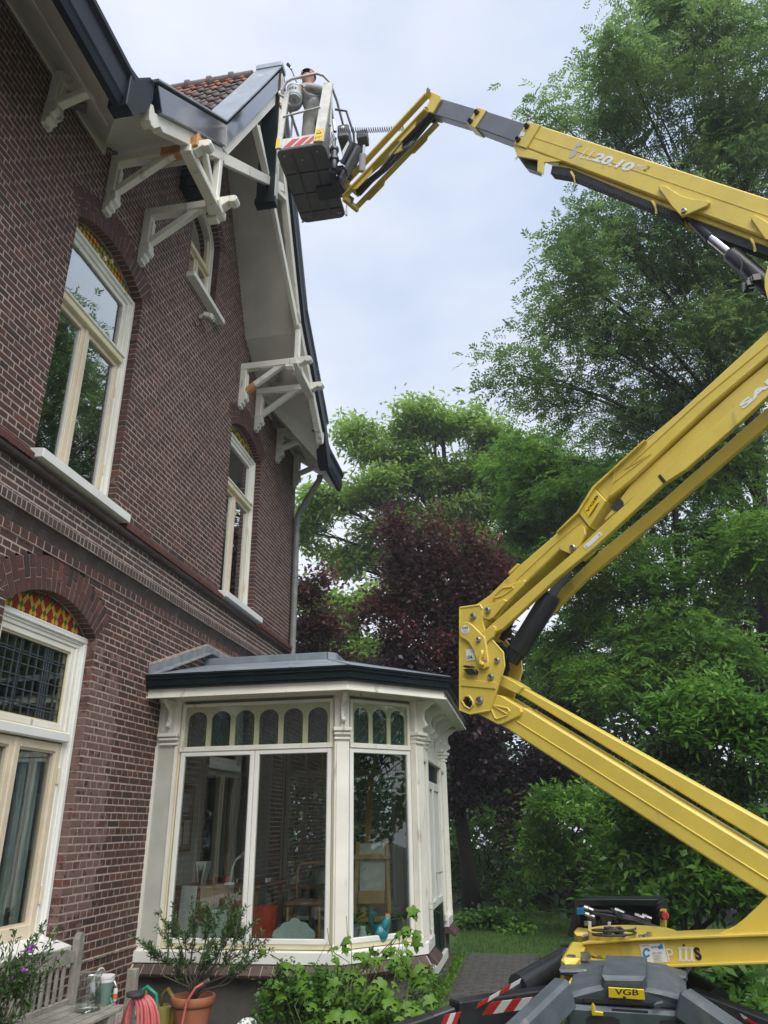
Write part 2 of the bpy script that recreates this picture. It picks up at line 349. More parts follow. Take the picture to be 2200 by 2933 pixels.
BR = []                                             # (y0, y1, z0, z1, proud, deep)
mort = MB(); CH = 0.0635; J = 0.0070
def course(z0, z1, k, mode=None, proud=0.0, jt=0.0095):
    iv, blk = free_intervals((z0+z1)/2)
    for a, b in iv:
        x = 0.0005+proud
        mort.add([(x, a, z0), (x, b, z0), (x, b, z1), (x, a, z1)], [(0, 1, 2, 3)])
        if proud > 0.01: mort.add([(0, a, z0), (0, b, z0), (x, b, z0), (x, a, z0)], [(0, 1, 2, 3)]); mort.add([(0, a, z1), (0, b, z1), (x, b, z1), (x, a, z1)], [(0, 1, 2, 3)])
        for e, e0 in ((a+0.004, a), (b-0.004, b)):
            if YMIN < e0 < YMAX and z0 < 8.2: mort.add([(x, e, z0), (-REV-0.02, e, z0), (-REV-0.02, e, z1), (x, e, z1)], [(0, 1, 2, 3)])
        L, o = (0.211, (0.0 if k % 4 == 0 else 0.1055)) if k % 2 == 0 else (0.1055, 0.0528)
        if mode: L, o = mode, 0.0
        y = math.floor((a-o)/L)*L+o; cuts = [a]
        while y < b:
            if a+0.045 < y < b-0.045: cuts.append(y)
            y += L
        cuts.append(b)
        for p, q in zip(cuts, cuts[1:]):
            if (p < 2.2 and z0 > 5.2) or q-p < 0.012: continue
            ed0 = p == a; ed1 = q == b
            BR.append((p+(0 if ed0 else J/2), q-(0 if ed1 else J/2), z0+jt/2, z1-jt/2, proud+random.uniform(-0.0012, 0.0015), 0.10 if (ed0 or ed1) else 0.016))
k = 0; z = 0.0
while z < 0.575: course(z, z+CH, k); z += CH; k += 1
course(z, 0.652, 1, 0.072, 0.012); z = 0.652
n = round((3.782-z)/CH); h = (3.782-z)/n
for i in range(n): course(z+i*h, z+(i+1)*h, i)
course(3.782, 3.866, 1, 0.1055, 0.015)
course(3.976, 4.060, 1, 0.060, 0.065)
n = 5; h = (4.35-4.06)/n
for i in range(n): course(4.06+i*h, 4.06+(i+1)*h, i+1, None, 0.004, 0.012)
z = 4.545; i = 0
while z < 11.85: course(z, z+CH, i); z += CH; i += 1
obj('wall', mort, 'mortar', house)
# bricks: the 300 that show largest are parts, the others one joined mesh
def brick_area(b):
    P = [proj((b[4], y, z)) for y, z in ((b[0], b[2]), (b[1], b[2]), (b[1], b[3]), (b[0], b[3]))]
    if any(p is None for p in P): return 0
    if not all(0 < p[0] < 2200 and 0 < p[1] < 2840 for p in P): return 0
    if P[0][0] < 190 and P[0][1] > 2660: return 0
    A = sum(P[i][0]*P[(i+1) % 4][1]-P[(i+1) % 4][0]*P[i][1] for i in range(4))
    return abs(A)/2
BR.sort(key=brick_area, reverse=True)
def brick_into(mb, b, off=(0, 0, 0)):
    y0, y1, z0, z1, pr, dp = b; e = 0.0045; x1 = pr+0.003; x0 = pr-dp
    j = lambda: random.uniform(-0.0018, 0.0018)
    o = [(x1-0.004, y0+j(), z0+j()), (x1-0.004, y1+j(), z0+j()), (x1-0.004, y1+j(), z1+j()), (x1-0.004, y0+j(), z1+j())]
    i = [(x1, y0+e, z0+e), (x1, y1-e, z0+e), (x1, y1-e, z1-e), (x1, y0+e, z1-e)]
    k = [(x0, q[1], q[2]) for q in o]
    mb.add(i+o+k, [(0, 1, 2, 3)]+[(a, (a+1) % 4, 4+(a+1) % 4, 4+a) for a in range(4)]+[(4+a, 4+(a+1) % 4, 8+(a+1) % 4, 8+a) for a in range(4)])
cache = {}
for b in BR[:300]:
    key = (round(b[1]-b[0], 2), round(b[3]-b[2], 3), round(b[4]*50), b[5] > 0.05)
    c = ((b[4]), (b[0]+b[1])/2, (b[2]+b[3])/2)
    if key not in cache:
        m = MB(); brick_into(m, b); o = obj('brick', m, 'brick', house, origin=c); cache[key] = o
    else:
        o = cache[key].copy(); COL.objects.link(o); o.location = (c[0]-0, c[1]-GY, c[2])
rest = MB()
for b in BR[300:]: brick_into(rest, b)
obj('brick', rest, 'brick', house, kind='stuff')
# segmental arches of upright bricks
def arch_bricks(w):
    R, rt, yc, cz, phi = w['R'], w['rt'], w['yc'], w['cz'], w['phi']
    n = max(9, int(2*phi*R/0.062)); da = 2*phi/n; g = 0.0035
    back = MB()
    N = 24; P = [(yc+(R+0.002)*math.sin(-phi+2*phi*i/N), cz+(R+0.002)*math.cos(-phi+2*phi*i/N)) for i in range(N+1)]
    Q = [(yc+(R+rt)*math.sin(-phi+2*phi*i/N), cz+(R+rt)*math.cos(-phi+2*phi*i/N)) for i in range(N+1)]
    for i in range(N):
        back.add([(-0.003, *P[i]), (-0.003, *P[i+1]), (-0.003, *Q[i+1]), (-0.003, *Q[i]), (-REV-0.02, *P[i]), (-REV-0.02, *P[i+1])], [(0, 1, 2, 3), (0, 1, 5, 4)])
    obj('arch_backing', back, 'mortar', house)
    for i in range(n):
        a0 = -phi+i*da; a1 = a0+da; am = (a0+a1)/2; segs = [(0, rt*0.63), (rt*0.63, rt)] if i % 2 else [(0, rt*0.36), (rt*0.36, rt)]
        ext = 0.0 if abs(i-n/2) > n*0.13 or w['zt'] > 8 else 0.055
        if ext and abs(i-n/2) < n*0.13 : segs[-1] = (segs[-1][0], rt+ext)
        for s0, s1 in segs:
            r0 = R+s0+(0 if s0 == 0 else g); r1 = R+s1-(g if s1 < rt else 0); pr = random.uniform(0.001, 0.004)
            c = lambda a, r, s: (yc+r*math.sin(a)+s*g*math.cos(a), cz+r*math.cos(a)-s*g*math.sin(a))
            pts = [c(a0, r0, 1), c(a1, r0, -1), c(a1, r1, -1), c(a0, r1, 1)]
            m = MB(); m.prism([(pr, *p) for p in pts], (-REV+0.005, 0, 0), 0.003)
            obj('arch_brick', m, 'brick', house, origin=(0, *c(am, (r0+r1)/2, 0)))
for w in OPEN: arch_bricks(w)
# ---- string course: red capping bricks, dark roll moulding and cove
for a, b in ((3.6, 4.79), (6.28, 8.85), (10.41, 12.15)):
    y = a
    while y < b-0.03:
        e = min(b, y+0.1055); m = MB()
        m.prism([(-0.01, y+0.003, 4.405), (0.085, y+0.003, 4.405), (0.092, y+0.003, 4.455), (-0.01, y+0.003, 4.545)], (0, e-y-0.006, 0), 0.003)
        obj('capping_brick', m, 'terracotta_red', house, origin=(0.04, (y+e)/2, 4.47)); y = e
mo = MB(); cv = MB(); y = 2.2
while y < 12.1:
    e = min(12.13, y+0.211); P = [(0.005, 4.345)]+[(0.045+0.03*math.cos(t), 4.377+0.03*math.sin(t)) for t in (-1.4, -0.7, 0, 0.7, 1.4)]+[(0.005, 4.41)]
    mo.prism([(x, y+0.002, z) for x, z in P], (0, e-y-0.004, 0))
    P = [(-0.005, 3.862), (0.018, 3.862)]+[(0.062-0.044*math.cos(t), 3.87+0.1*math.sin(t)) for t in (0.3, 0.7, 1.1, 1.45)]+[(-0.005, 3.978)]
    cv.prism([(x, y+0.0015, z) for x, z in P], (0, e-y-0.003, 0)); y = e
obj('roll_moulding', mo, 'moulding_dark', house); obj('cove_moulding', cv, 'moulding_dark', house)
# ---- side and back of the house, so that it stands as a solid
sh = MB()
sh.box((-8, 12.0, 0), (-0.02, 12.10, 8.2)); sh.box((-8, -0.6, 0), (-7.9, 12.1, 8.2)); sh.box((-8, -0.6, 0), (-0.13, -0.5, 8.2))
obj('side_wall', sh, 'brick', house)
# ---- arched windows
def yz(x, y0, y1, z0, z1, x1): return (x, y0, z0), (x1, y1, z1)
def diamond_tiles(win, w, z0, X, cw, ch, colors, skip=0):
    bp = MB(); N = 20
    P = [(w['yc']+w['R']*math.sin(t), w['cz']+w['R']*math.cos(t)) for t in np.linspace(-w['phi'], w['phi'], N)]
    bp.prism([(X-0.02, y, z) for y, z in P], (0.012, 0, 0)); obj('tile_backing', bp, 'moulding_dark', win)
    prot = {}; sc = 0.95
    for i in range(-40, 41):
        for j in range(-40, 41):
            yy = w['yc']+(i-j)*cw/2; zz = z0+0.07+(i+j)*ch/2
            if zz < z0+0.005 or zz > w['zt'] or abs(yy-w['yc']) > w['a']: continue
            if zz > w['cz']+math.sqrt(max(0, (w['R']-0.012)**2-(yy-w['yc'])**2)): continue
            c = colors(i, j)
            if c not in prot:
                m = MB(); m.prism([(X-0.008, yy-cw/2*sc, zz), (X-0.008, yy, zz-ch/2*sc), (X-0.008, yy+cw/2*sc, zz), (X-0.008, yy, zz+ch/2*sc)], (0.008, 0, 0), 0.0015)
                prot[c] = obj('tile', m, c, win, origin=(X, yy, zz))
            else:
                o = prot[c].copy(); COL.objects.link(o); o.location = tuple(vv((X, yy, zz))-wpos(win))
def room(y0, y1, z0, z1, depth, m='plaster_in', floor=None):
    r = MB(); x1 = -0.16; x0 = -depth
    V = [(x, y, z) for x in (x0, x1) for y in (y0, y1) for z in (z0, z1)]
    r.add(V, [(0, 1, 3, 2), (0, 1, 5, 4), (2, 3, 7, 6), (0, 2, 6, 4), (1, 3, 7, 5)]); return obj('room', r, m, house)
def upper_window(w, kind):
    y0, y1, zb, zs = w['y0'], w['y1'], w['zb'], w['zs']; X = -0.105
    win = bpy.data.objects.new('window', None); COL.objects.link(win); win.parent = house; win.location = (0, w['yc']-GY, zb)
    f = MB().use('white_paint')
    ztr0, ztr1 = 6.19, 6.295
    f.box((-0.20, y0, zb), (X, y0+0.10, zs), 0.006); f.box((-0.20, y1-0.10, zb), (X, y1, zs), 0.006)
    f.box((-0.20, y0+0.1, zs-0.09), (X, y1-0.1, zs), 0.006)
    f.box((-0.19, y0, zb), (X+0.022, y0+0.045, zs), 0.006); f.box((-0.19, y1-0.045, zb), (X+0.022, y1, zs), 0.006); f.box((-0.19, y0+0.045, zs-0.042), (X+0.022, y1-0.045, zs-0.001), 0.006)
    f.use('cream_paint').box((-0.19, y0+0.1, ztr0), (X+0.035, y1-0.1, ztr1-0.03), 0.008); f.use('white_paint').box((-0.19, y0+0.1, ztr1-0.03), (X+0.05, y1-0.09, ztr1), 0.006)
    # upper sash
    for a, b, c, d in ((y0+0.1, y0+0.16, ztr1, zs-0.09), (y1-0.16, y1-0.1, ztr1, zs-0.09)): f.box((-0.19, a, c), (X-0.018, b, d), 0.006)
    f.box((-0.19, y0+0.16, zs-0.15), (X-0.018, y1-0.16, zs-0.09), 0.006); f.box((-0.19, y0+0.16, ztr1), (X-0.018, y1-0.16, ztr1+0.045), 0.006)
    ym = (y0+y1)/2-0.07
    f.use('buff_paint').box((-0.185, ym-0.018, zb+0.02), (X-0.002, ym+0.018, ztr0), 0.004)
    for a, b in ((y0+0.1, ym-0.018), (ym+0.018, y1-0.1)):
        f.use('buff_paint' ); f.box((-0.185, a, zb+0.02), (X-0.014, a+0.052, ztr0), 0.005); f.box((-0.185, b-0.052, zb+0.02), (X-0.014, b, ztr0), 0.005)
        f.box((-0.185, a+0.052, ztr0-0.055), (X-0.014, b-0.052, ztr0), 0.005); f.box((-0.185, a+0.052, zb+0.02), (X-0.014, b-0.052, zb+0.09), 0.005)
        f.use('bright_white'); f.box((-0.165, a+0.052, zb+0.09), (X-0.03, a+0.062, ztr0-0.055)); f.box((-0.165, b-0.062, zb+0.09), (X-0.03, b-0.052, ztr0-0.055))
    obj('frame', f, None, win)
    for zz in (zb+0.35, zb+1.25): hg = MB(); hg.tube([(X-0.005, y1-0.1, zz), (X-0.005, y1-0.1, zz+0.11)], 0.009, 6); obj('hinge', hg, 'buff_paint', win)
    g = MB(); g.box((-0.156, y0+0.15, ztr1+0.03), (-0.150, y1-0.15, zs-0.14)); obj('pane', g, 'glass_dark' , win)
    for a, b in ((y0+0.15, ym-0.06), (ym+0.06, y1-0.15)):
        g = MB(); g.box((-0.156, a, zb+0.08), (-0.150, b, ztr0-0.05)); obj('pane', g, 'glass_dark', win)
    s = MB(); s.prism([(-0.12, y0-0.045, zb-0.095), (0.125, y0-0.045, zb-0.095), (0.125, y0-0.045, zb-0.015), (-0.12, y0-0.045, zb+0.015)], (0, y1-y0+0.165, 0), 0.006)
    obj('sill', s, 'bright_white', win)
    if kind == 1:
        def cf(i, j):
            q = (i*7+j*3) % 9
            return 'gl_yellow' if (i+j) % 2 == 0 else ('gl_red' if q in (0, 5) else ('bright_white' if q == 7 and abs(i) < 5 else 'gl_green'))
    else:
        def cf(i, j): return 'gl_green' if (i % 3 and j % 3) else ('gl_red' if (i % 3 == 0 and j % 3 == 0 and (i+j) % 2) else 'tile_orange' if (i % 3 == 0) != (j % 3 == 0) and (i+j) % 2 else 'gl_yellow')
    diamond_tiles(win, w, zs, X-0.01, 0.062, 0.07, cf)
    c = MB()
    for s0 in (0, 1):                                  # curtains inside
        pts = []; yy0 = y0+0.14 if s0 == 0 else y1-0.36
        for q in range(12): pts.append((-0.33+0.035*math.sin(q*2.1), yy0+q*0.02))
        for (xa, ya), (xb, yb) in zip(pts, pts[1:]): c.add([(xa, ya, zb), (xb, yb, zb), (xb, yb, zs-0.1), (xa, ya, zs-0.1)], [(0, 1, 2, 3)])
    obj('curtain', c, 'old_white', win)
    return win
upper_window(OPEN[1], 1); upper_window(OPEN[2], 3)
room(4.4, 6.9, 4.4, 7.4, 3.2); room(8.5, 10.8, 4.4, 7.4, 3.2); room(4.2, 6.9, 0.5, 3.6, 3.5)
# ground-floor window with leaded light above and two casements
def ground_window():
    w = OPEN[0]; y0, y1, zb, zs = w['y0'], w['y1'], w['zb'], w['zs']; X = -0.105
    win = bpy.data.objects.new('window', None); COL.objects.link(win); win.parent = house; win.location = (0, w['yc']-GY, zb)
    f = MB().use('white_paint')
    for a, b in ((y0, y0+0.12), (y1-0.12, y1)): f.box((-0.2, a, zb), (X, b, zs-0.11), 0.006)
    f.box((-0.2, y0, zs-0.11), (X, y1, zs), 0.006); f.use('bright_white')
    for a, b in ((y0, y0+0.05), (y1-0.05, y1)): f.box((-0.19, a, zb), (X+0.03, b, zs-0.055), 0.008)
    f.box((-0.19, y0, zs-0.055), (X+0.03, y1, zs-0.001), 0.008); f.box((-0.19, y1-0.066, zb+0.12), (X+0.012, y1-0.05, zs-0.06), 0.003)
    f.box((-0.19, y0+0.05, zs-0.075), (X+0.012, y1-0.05, zs-0.055), 0.003)
    y = y0+0.02
    while y < y1-0.02: f.box((X+0.029, y, zs-0.016), (X+0.036, y+0.012, zs-0.006)); y += 0.03   # small dentils
    # upper sash
    a, b, c, d = y0+0.12, y1-0.12, 2.44, zs-0.11
    f.use('white_paint'); f.box((-0.19, a, c), (X-0.012, a+0.05, d), 0.005); f.box((-0.19, b-0.05, c), (X-0.012, b, d), 0.005); f.box((-0.19, a+0.05, d-0.05), (X-0.012, b-0.05, d), 0.005); f.box((-0.19, a+0.05, c), (X-0.012, b-0.05, c+0.05), 0.005)
    f.use('cream_paint'); f.box((-0.18, a+0.05, c+0.05), (X-0.03, a+0.07, d-0.05)); f.box((-0.18, b-0.07, c+0.05), (X-0.03, b-0.05, d-0.05)); f.box((-0.18, a+0.07, d-0.065), (X-0.03, b-0.07, d-0.05)); f.box((-0.18, a+0.07, c+0.05), (X-0.03, b-0.07, c+0.065))
    f.use('bright_white').box((-0.19, y0+0.1, 2.345), (X+0.045, y1-0.09, 2.425), 0.01)
    f.use('cream_paint').box((-0.19, y0+0.12, 2.425), (X+0.0, y1-0.12, 2.44))
    f.use('buff_paint'); ym = (y0+y1)/2-0.09
    for a, b in ((y0+0.12, ym), (ym+0.004, y1-0.12)):
        f.box((-0.185, a, zb+0.09), (X-0.006, a+0.065, 2.335), 0.006); f.box((-0.185, b-0.065, zb+0.09), (X-0.006, b, 2.335), 0.006)
        f.box((-0.185, a+0.065, 2.265), (X-0.006, b-0.065, 2.335), 0.006); f.box((-0.185, a+0.065, zb+0.09), (X-0.006, b-0.065, zb+0.19), 0.006)
        f.box((-0.175, a+0.065, zb+0.19), (X-0.022, a+0.077, 2.265)); f.box((-0.175, b-0.077, zb+0.19), (X-0.022, b-0.065, 2.265)); f.box((-0.175, a+0.077, 2.253), (X-0.022, b-0.077, 2.265)); f.box((-0.175, a+0.077, zb+0.19), (X-0.022, b-0.077, zb+0.202))
    f.box((-0.18, ym-0.012, zb+0.09), (X+0.004, ym+0.018, 2.335), 0.006)
    obj('frame', f, None, win)
    for zz in (1.13, 2.02):
        h = MB(); h.tube([(X+0.004, y1-0.118, zz), (X+0.004, y1-0.118, zz+0.12)], 0.011, 8); h.lathe((X+0.004, y1-0.118, zz-0.012), [(0.006, 0), (0.014, 0.006), (0.006, 0.012)], 8); obj('hinge', h, 'buff_paint', win)
    g = MB(); g.box((-0.16, y0+0.16, 2.48), (-0.154, y1-0.16, zs-0.15)); obj('pane', g, 'glass', win)
    for a, b in ((y0+0.17, ym-0.055), (ym+0.06, y1-0.17)):
        g = MB(); g.box((-0.16, a, zb+0.17), (-0.154, b, 2.28)); obj('pane', g, 'glass', win)
    cm = MB(); A, B, C, D = y0+0.19, y1-0.19, 2.505, 3.095; n = 9
    def vb(y, c=C, d=D): cm.box((-0.153, y-0.004, c), (-0.144, y+0.004, d))
    def hb(z, a=A, b=B): cm.box((-0.152, a, z-0.004), (-0.1445, b, z+0.004))
    for i in range(n+1): vb(A+(B-A)*i/n)
    for i in range(7): hb(C+(D-C)*i/6)
    for q in (0.80, 0.84, 0.12): hb(C+(D-C)*q)
    for q in (0.30, 0.335, 0.70, 0.735): vb(A+(B-A)*q)
    obj('leading', cm, 'came', win)
    s = MB(); s.prism([(-0.12, y0-0.05, zb-0.02), (0.14, y0-0.05, zb-0.06), (0.14, y0-0.05, zb+0.02), (-0.12, y0-0.05, zb+0.095)], (0, y1-y0+0.08, 0), 0.008)
    obj('sill', s, 'bright_white', win)
    diamond_tiles(win, w, zs, X-0.005, 0.052, 0.074, lambda i, j: 'gl_green' if i % 3 == 0 and j % 3 == 0 else ('gl_yellow' if i % 3 == 0 or j % 3 == 0 else 'gl_red'))
ground_window()
# small gable window
def gable_window():
    w = OPEN[3]; y0, y1, zb, zs = w['y0'], w['y1'], w['zb'], w['zs']; X = -0.105
    win = bpy.data.objects.new('window', None); COL.objects.link(win); win.parent = house; win.location = (0, w['yc']-GY, zb)
    f = MB().use('white_paint')
    for s in (-1, 1):
        yo = w['yc']+s*w['a']; f.box((-0.2, yo, zb), (X, yo-s*0.09, zs), 0.006); f.box((-0.19, yo, zb), (X+0.02, yo-s*0.04, zs), 0.005)
    N = 10; P = lambda r, t: (w['yc']+r*math.sin(t), w['cz']+r*math.cos(t)); T = np.linspace(-w['phi'], w['phi'], N+1)
    for i in range(N): f.prism([(-0.2, *P(w['R'], T[i])), (-0.2, *P(w['R'], T[i+1])), (-0.2, *P(w['R']-0.09, T[i+1])), (-0.2, *P(w['R']-0.09, T[i]))], (0.2+X, 0, 0))
    for i in range(N): f.prism([(-0.2, *P(w['R'], T[i])), (-0.2, *P(w['R'], T[i+1])), (-0.2, *P(w['R']-0.04, T[i+1])), (-0.2, *P(w['R']-0.04, T[i]))], (0.22+X, 0, 0))
    f.use('cream_paint').box((-0.19, y0+0.09, 8.90), (X+0.03, y1-0.09, 8.98), 0.008)
    for s in (-1, 1): f.box((-0.19, w['yc']+s*(w['a']-0.09), 8.98), (X-0.02, w['yc']+s*(w['a']-0.14), zs+0.05), 0.005)
    f.use('buff_paint'); ym = w['yc']
    f.box((-0.185, ym-0.02, zb), (X, ym+0.02, 8.9), 0.004)
    for a, b in ((y0+0.09, ym-0.02), (ym+0.02, y1-0.09)):
        f.box((-0.185, a, zb), (X-0.012, a+0.05, 8.9), 0.005); f.box((-0.185, b-0.05, zb), (X-0.012, b, 8.9), 0.005); f.box((-0.185, a+0.05, 8.85), (X-0.012, b-0.05, 8.9), 0.005); f.box((-0.185, a+0.05, zb), (X-0.012, b-0.05, zb+0.06), 0.005)
    obj('frame', f, None, win)
    g = MB(); g.box((-0.156, y0+0.1, 8.96), (-0.15, y1-0.1, w['zt']-0.02)); obj('pane', g, 'glass_dark', win)
    for a, b in ((y0+0.12, ym-0.04), (ym+0.04, y1-0.12)):
        g = MB(); g.box((-0.156, a, zb+0.05), (-0.15, b, 8.87)); obj('pane', g, 'glass_dark', win)
    s = MB(); s.prism([(-0.12, y0-0.04, zb-0.085), (0.12, y0-0.04, zb-0.085), (0.12, y0-0.04, zb-0.015), (-0.12, y0-0.04, zb+0.015)], (0, y1-y0+0.16, 0), 0.006); obj('sill', s, 'bright_white', win)
    room(7.0, 8.1, 8.2, 9.95, 2.0, 'dark_in')
gable_window()
# ---- eaves, brackets, gable boards
XG = 0.92
def bracket(y, main=False):
    b = MB().use('white_paint'); t = 0.05
    def pl(pts, th=t, bev=0.006): b.prism([(x, y-th, z) for x, z in pts], (0, 2*th, 0), bev)
    b.box((0.0, y-t, 7.66), (0.10, y+t, 8.098), 0.008); b.box((0.1, y-t*0.6, 7.80), (0.125, y+t*0.6, 8.02), 0.006)
    b.use('old_white'); pl([(0, 7.44), (0.05, 7.45), (0.05, 7.49), (0.085, 7.50), (0.085, 7.545), (0.125, 7.56), (0.14, 7.60), (0.125, 7.64), (0.12, 7.70), (0, 7.70)], 0.058)
    b.use('white_paint')
    if not main:
        b.box((0.0, y-t, 8.10), (0.90, y+t, 8.21), 0.008)
        b.bar((0.08, y, 7.72), (0.62, y, 8.10), 0.075, 0.085, bev=0.008)
        pl([(0.28, 8.105), (0.34, 8.085), (0.50, 8.085), (0.60, 8.06), (0.72, 8.09), (0.72, 8.105)], 0.035, 0.004)
        b.prism([(x, y-0.055, z) for x, z in [(0.90, 8.21), (1.08, 8.21), (1.11, 8.185), (1.115, 8.15), (1.09, 8.115), (1.05, 8.11), (1.02, 8.13), (0.99, 8.11), (0.94, 8.08), (0.90, 8.10)]], (0, 0.11, 0), 0.006)
    else:
        b.bar((0.0, y, 8.10), (0.66, y, 7.62), 0.09, 0.10, bev=0.008)
        b.bar((0.08, y, 7.70), (0.46, y, 7.84), 0.075, 0.085, bev=0.008)
        b.lathe((0.70, y-0.10, 7.60), [(0.03, 0), (0.055, 0.004), (0.055, 0.0), (0.085, 0.0), (0.095, 0.01), (0.095, 0.19), (0.085, 0.2), (0.0, 0.2)], 20, (0, 1, 0))
    o = obj('eaves_bracket', b, None, house); return o
for y in (5.22, 5.97, 9.12, 9.84): bracket(y)
for y in (4.18, 10.95, 11.98): bracket(y, True)
# bare new timber spliced into two of the boards
r = MB(); r.bar((0.56, 5.22, 8.145), (0.92, 5.22, 8.145), 0.108, 0.118, bev=0.006); r.prism([(0.80, 5.14, 8.08), (0.98, 5.14, 8.12), (0.98, 5.14, 8.30), (0.90, 5.14, 8.24), (0.80, 5.14, 8.24)], (0, 0.17, 0), 0.01)
obj('new_timber', r, 'new_wood', house)
r = MB(); r.bar((0.09, 9.12, 7.715), (0.24, 9.12, 7.82), 0.082, 0.092, bev=0.006); obj('new_timber', r, 'new_wood', house)
def mir(p): return (2*GY-p[0], p[1])
def xprism(mb, pts, x0, x1, mirror=False, bev=0.006):
    P = [mir(p) if mirror else p for p in pts]; mb.prism([(x0, y, z) for y, z in P], (x1-x0, 0, 0), bev)
for mi in (False, True):
    v = MB(); xprism(v, [(4.35, 7.98), (5.84, 9.24), (5.87, 8.93), (4.48, 7.77)], 0.60, 0.95, mi); xprism(v, [(5.84, 9.24), (7.54, 12.44), (7.54, 12.02), (5.87, 8.93)], 0.60, 0.95, mi, 0.004)
    obj('verge_board', v, 'navy_paint' if not mi else 'dark_green_paint', house)
    c = MB()
    for a, b in (((4.32, 7.985), (5.05, 8.60)), ((5.055, 8.605), (5.80, 9.232)), ((5.80, 9.24), (6.38, 10.33)), ((6.383, 10.335), (6.95, 11.405)), ((6.953, 11.41), (7.52, 12.50))):
        d = vv(b)-vv(a); L = np.linalg.norm(d); nn = np.array([-d[1], d[0]])/L*0.022
        xprism(c, [a, b, tuple(vv(b)+nn), tuple(vv(a)+nn)], 0.57, 0.975, mi, 0.003)
    obj('verge_cap', c, 'zinc', house)
    w_ = MB().use('white_paint')
    xprism(w_, [(4.44, 7.74), (5.87, 8.925), (5.98, 8.86), (5.95, 8.80), (4.62, 7.70), (4.56, 7.70), (4.52, 7.64), (4.47, 7.57), (4.42, 7.55), (4.38, 7.58), (4.36, 7.66), (4.36, 7.76), (4.40, 7.79)], 0.80, 0.90, mi)
    xprism(w_, [(5.87, 8.925), (7.54, 12.02), (7.54, 11.72), (6.05, 9.0)], 0.80, 0.90, mi)
    w_.use('white_paint'); xprism(w_, [(5.90, 8.90), (8.06, 10.66), (8.12, 10.55), (6.0, 8.80)], 0.815 if mi else 0.835, 0.875 if mi else 0.895, mi)
    obj('barge_board', w_, None, house)
    s = MB(); sg = 1 if not mi else -1; L = lambda d: GY-sg*d
    P = [(0.0, 11.9), (1.66, 8.75), (2.50, 8.21)]
    for (d0, z0), (d1, z1) in zip(P, P[1:]):
        s.add([(-0.05, L(d0), z0), (-0.05, L(d1), z1), (0.80, L(d1), z1), (0.80, L(d0), z0)], [(0, 1, 2, 3)])
        s.add([(-0.05, L(d0), z0+0.02), (-0.05, L(d1), z1+0.02), (0.80, L(d1), z1+0.02), (0.80, L(d0), z0+0.02)], [(0, 1, 2, 3)])
    s.add([(0.0, L(2.50), 8.21), (0.80, L(2.50), 8.21), (0.80, L(3.10), 7.74), (0.80, L(3.49), 7.33)], [(0, 1, 2), (0, 2, 3)])
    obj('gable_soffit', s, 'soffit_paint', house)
    st = MB()                                            # plate between the two brackets, posts and struts up to the board
    a, b = (5.12, 6.10) if not mi else (8.98, 9.96)
    st.box((0.80, a, 8.03), (0.92, b, 8.13), 0.008)
    st.prism([(0.80, b, z) if False else (x, b, z) for x, z in ((0.80, 8.03), (0.80, 8.13), (0.92, 8.13), (0.92, 8.03))], (0, 0.001, 0))
    yv = 5.90 if not mi else 2*GY-5.90
    yt = 5.50 if not mi else 2*GY-5.50
    st.bar((0.86, yv, 8.12), (0.86, yv, 8.78), 0.08, 0.08, up=(1, 0, 0), bev=0.008); st.bar((0.86, yv-sg*0.03, 8.13), (0.86, yt, 8.52), 0.06, 0.07, up=(1, 0, 0), bev=0.008)
    st.prism([(0.78, y, z) for y, z in ((yv-0.07, 8.13), (yv-0.07, 8.07), (yv-0.02, 8.02), (yv+0.05, 8.0), (yv+0.10, 8.04), (yv+0.07, 8.13))], (0.16, 0, 0), 0.006)
    st.prism([(0.72, yv+sg*0.10, z0) if False else (0.74, y, z) for y, z in ((yv+sg*0.08, 7.98), (yv+sg*0.16, 7.96), (yv+sg*0.20, 8.0), (yv+sg*0.19, 8.05), (yv+sg*0.10, 8.08))], (0.12, 0, 0), 0.006)
    obj('gable_strut', st, 'white_paint', house)
    st = MB(); st.bar((0.85, GY-sg*0.72, 10.54), (0.85, GY-sg*0.10, 10.18), 0.07, 0.09, up=(1, 0, 0), bev=0.006); obj('gable_strut', st, 'white_paint', house)
kp = MB().use('dark_green_paint'); kp.box((0.70, GY-0.055, 9.74), (0.965, GY+0.055, 12.38), 0.006); kp.box((0.685, GY-0.07, 9.70), (0.985, GY+0.07, 9.80), 0.008)
kp.use('old_white').box((0.965, GY-0.05, 9.82), (0.985, GY+0.05, 12.30), 0.004)
kp.use('zinc').box((0.57, GY-0.10, 12.42), (0.99, GY+0.10, 12.52), 0.01)
obj('king_post', kp, None, house)
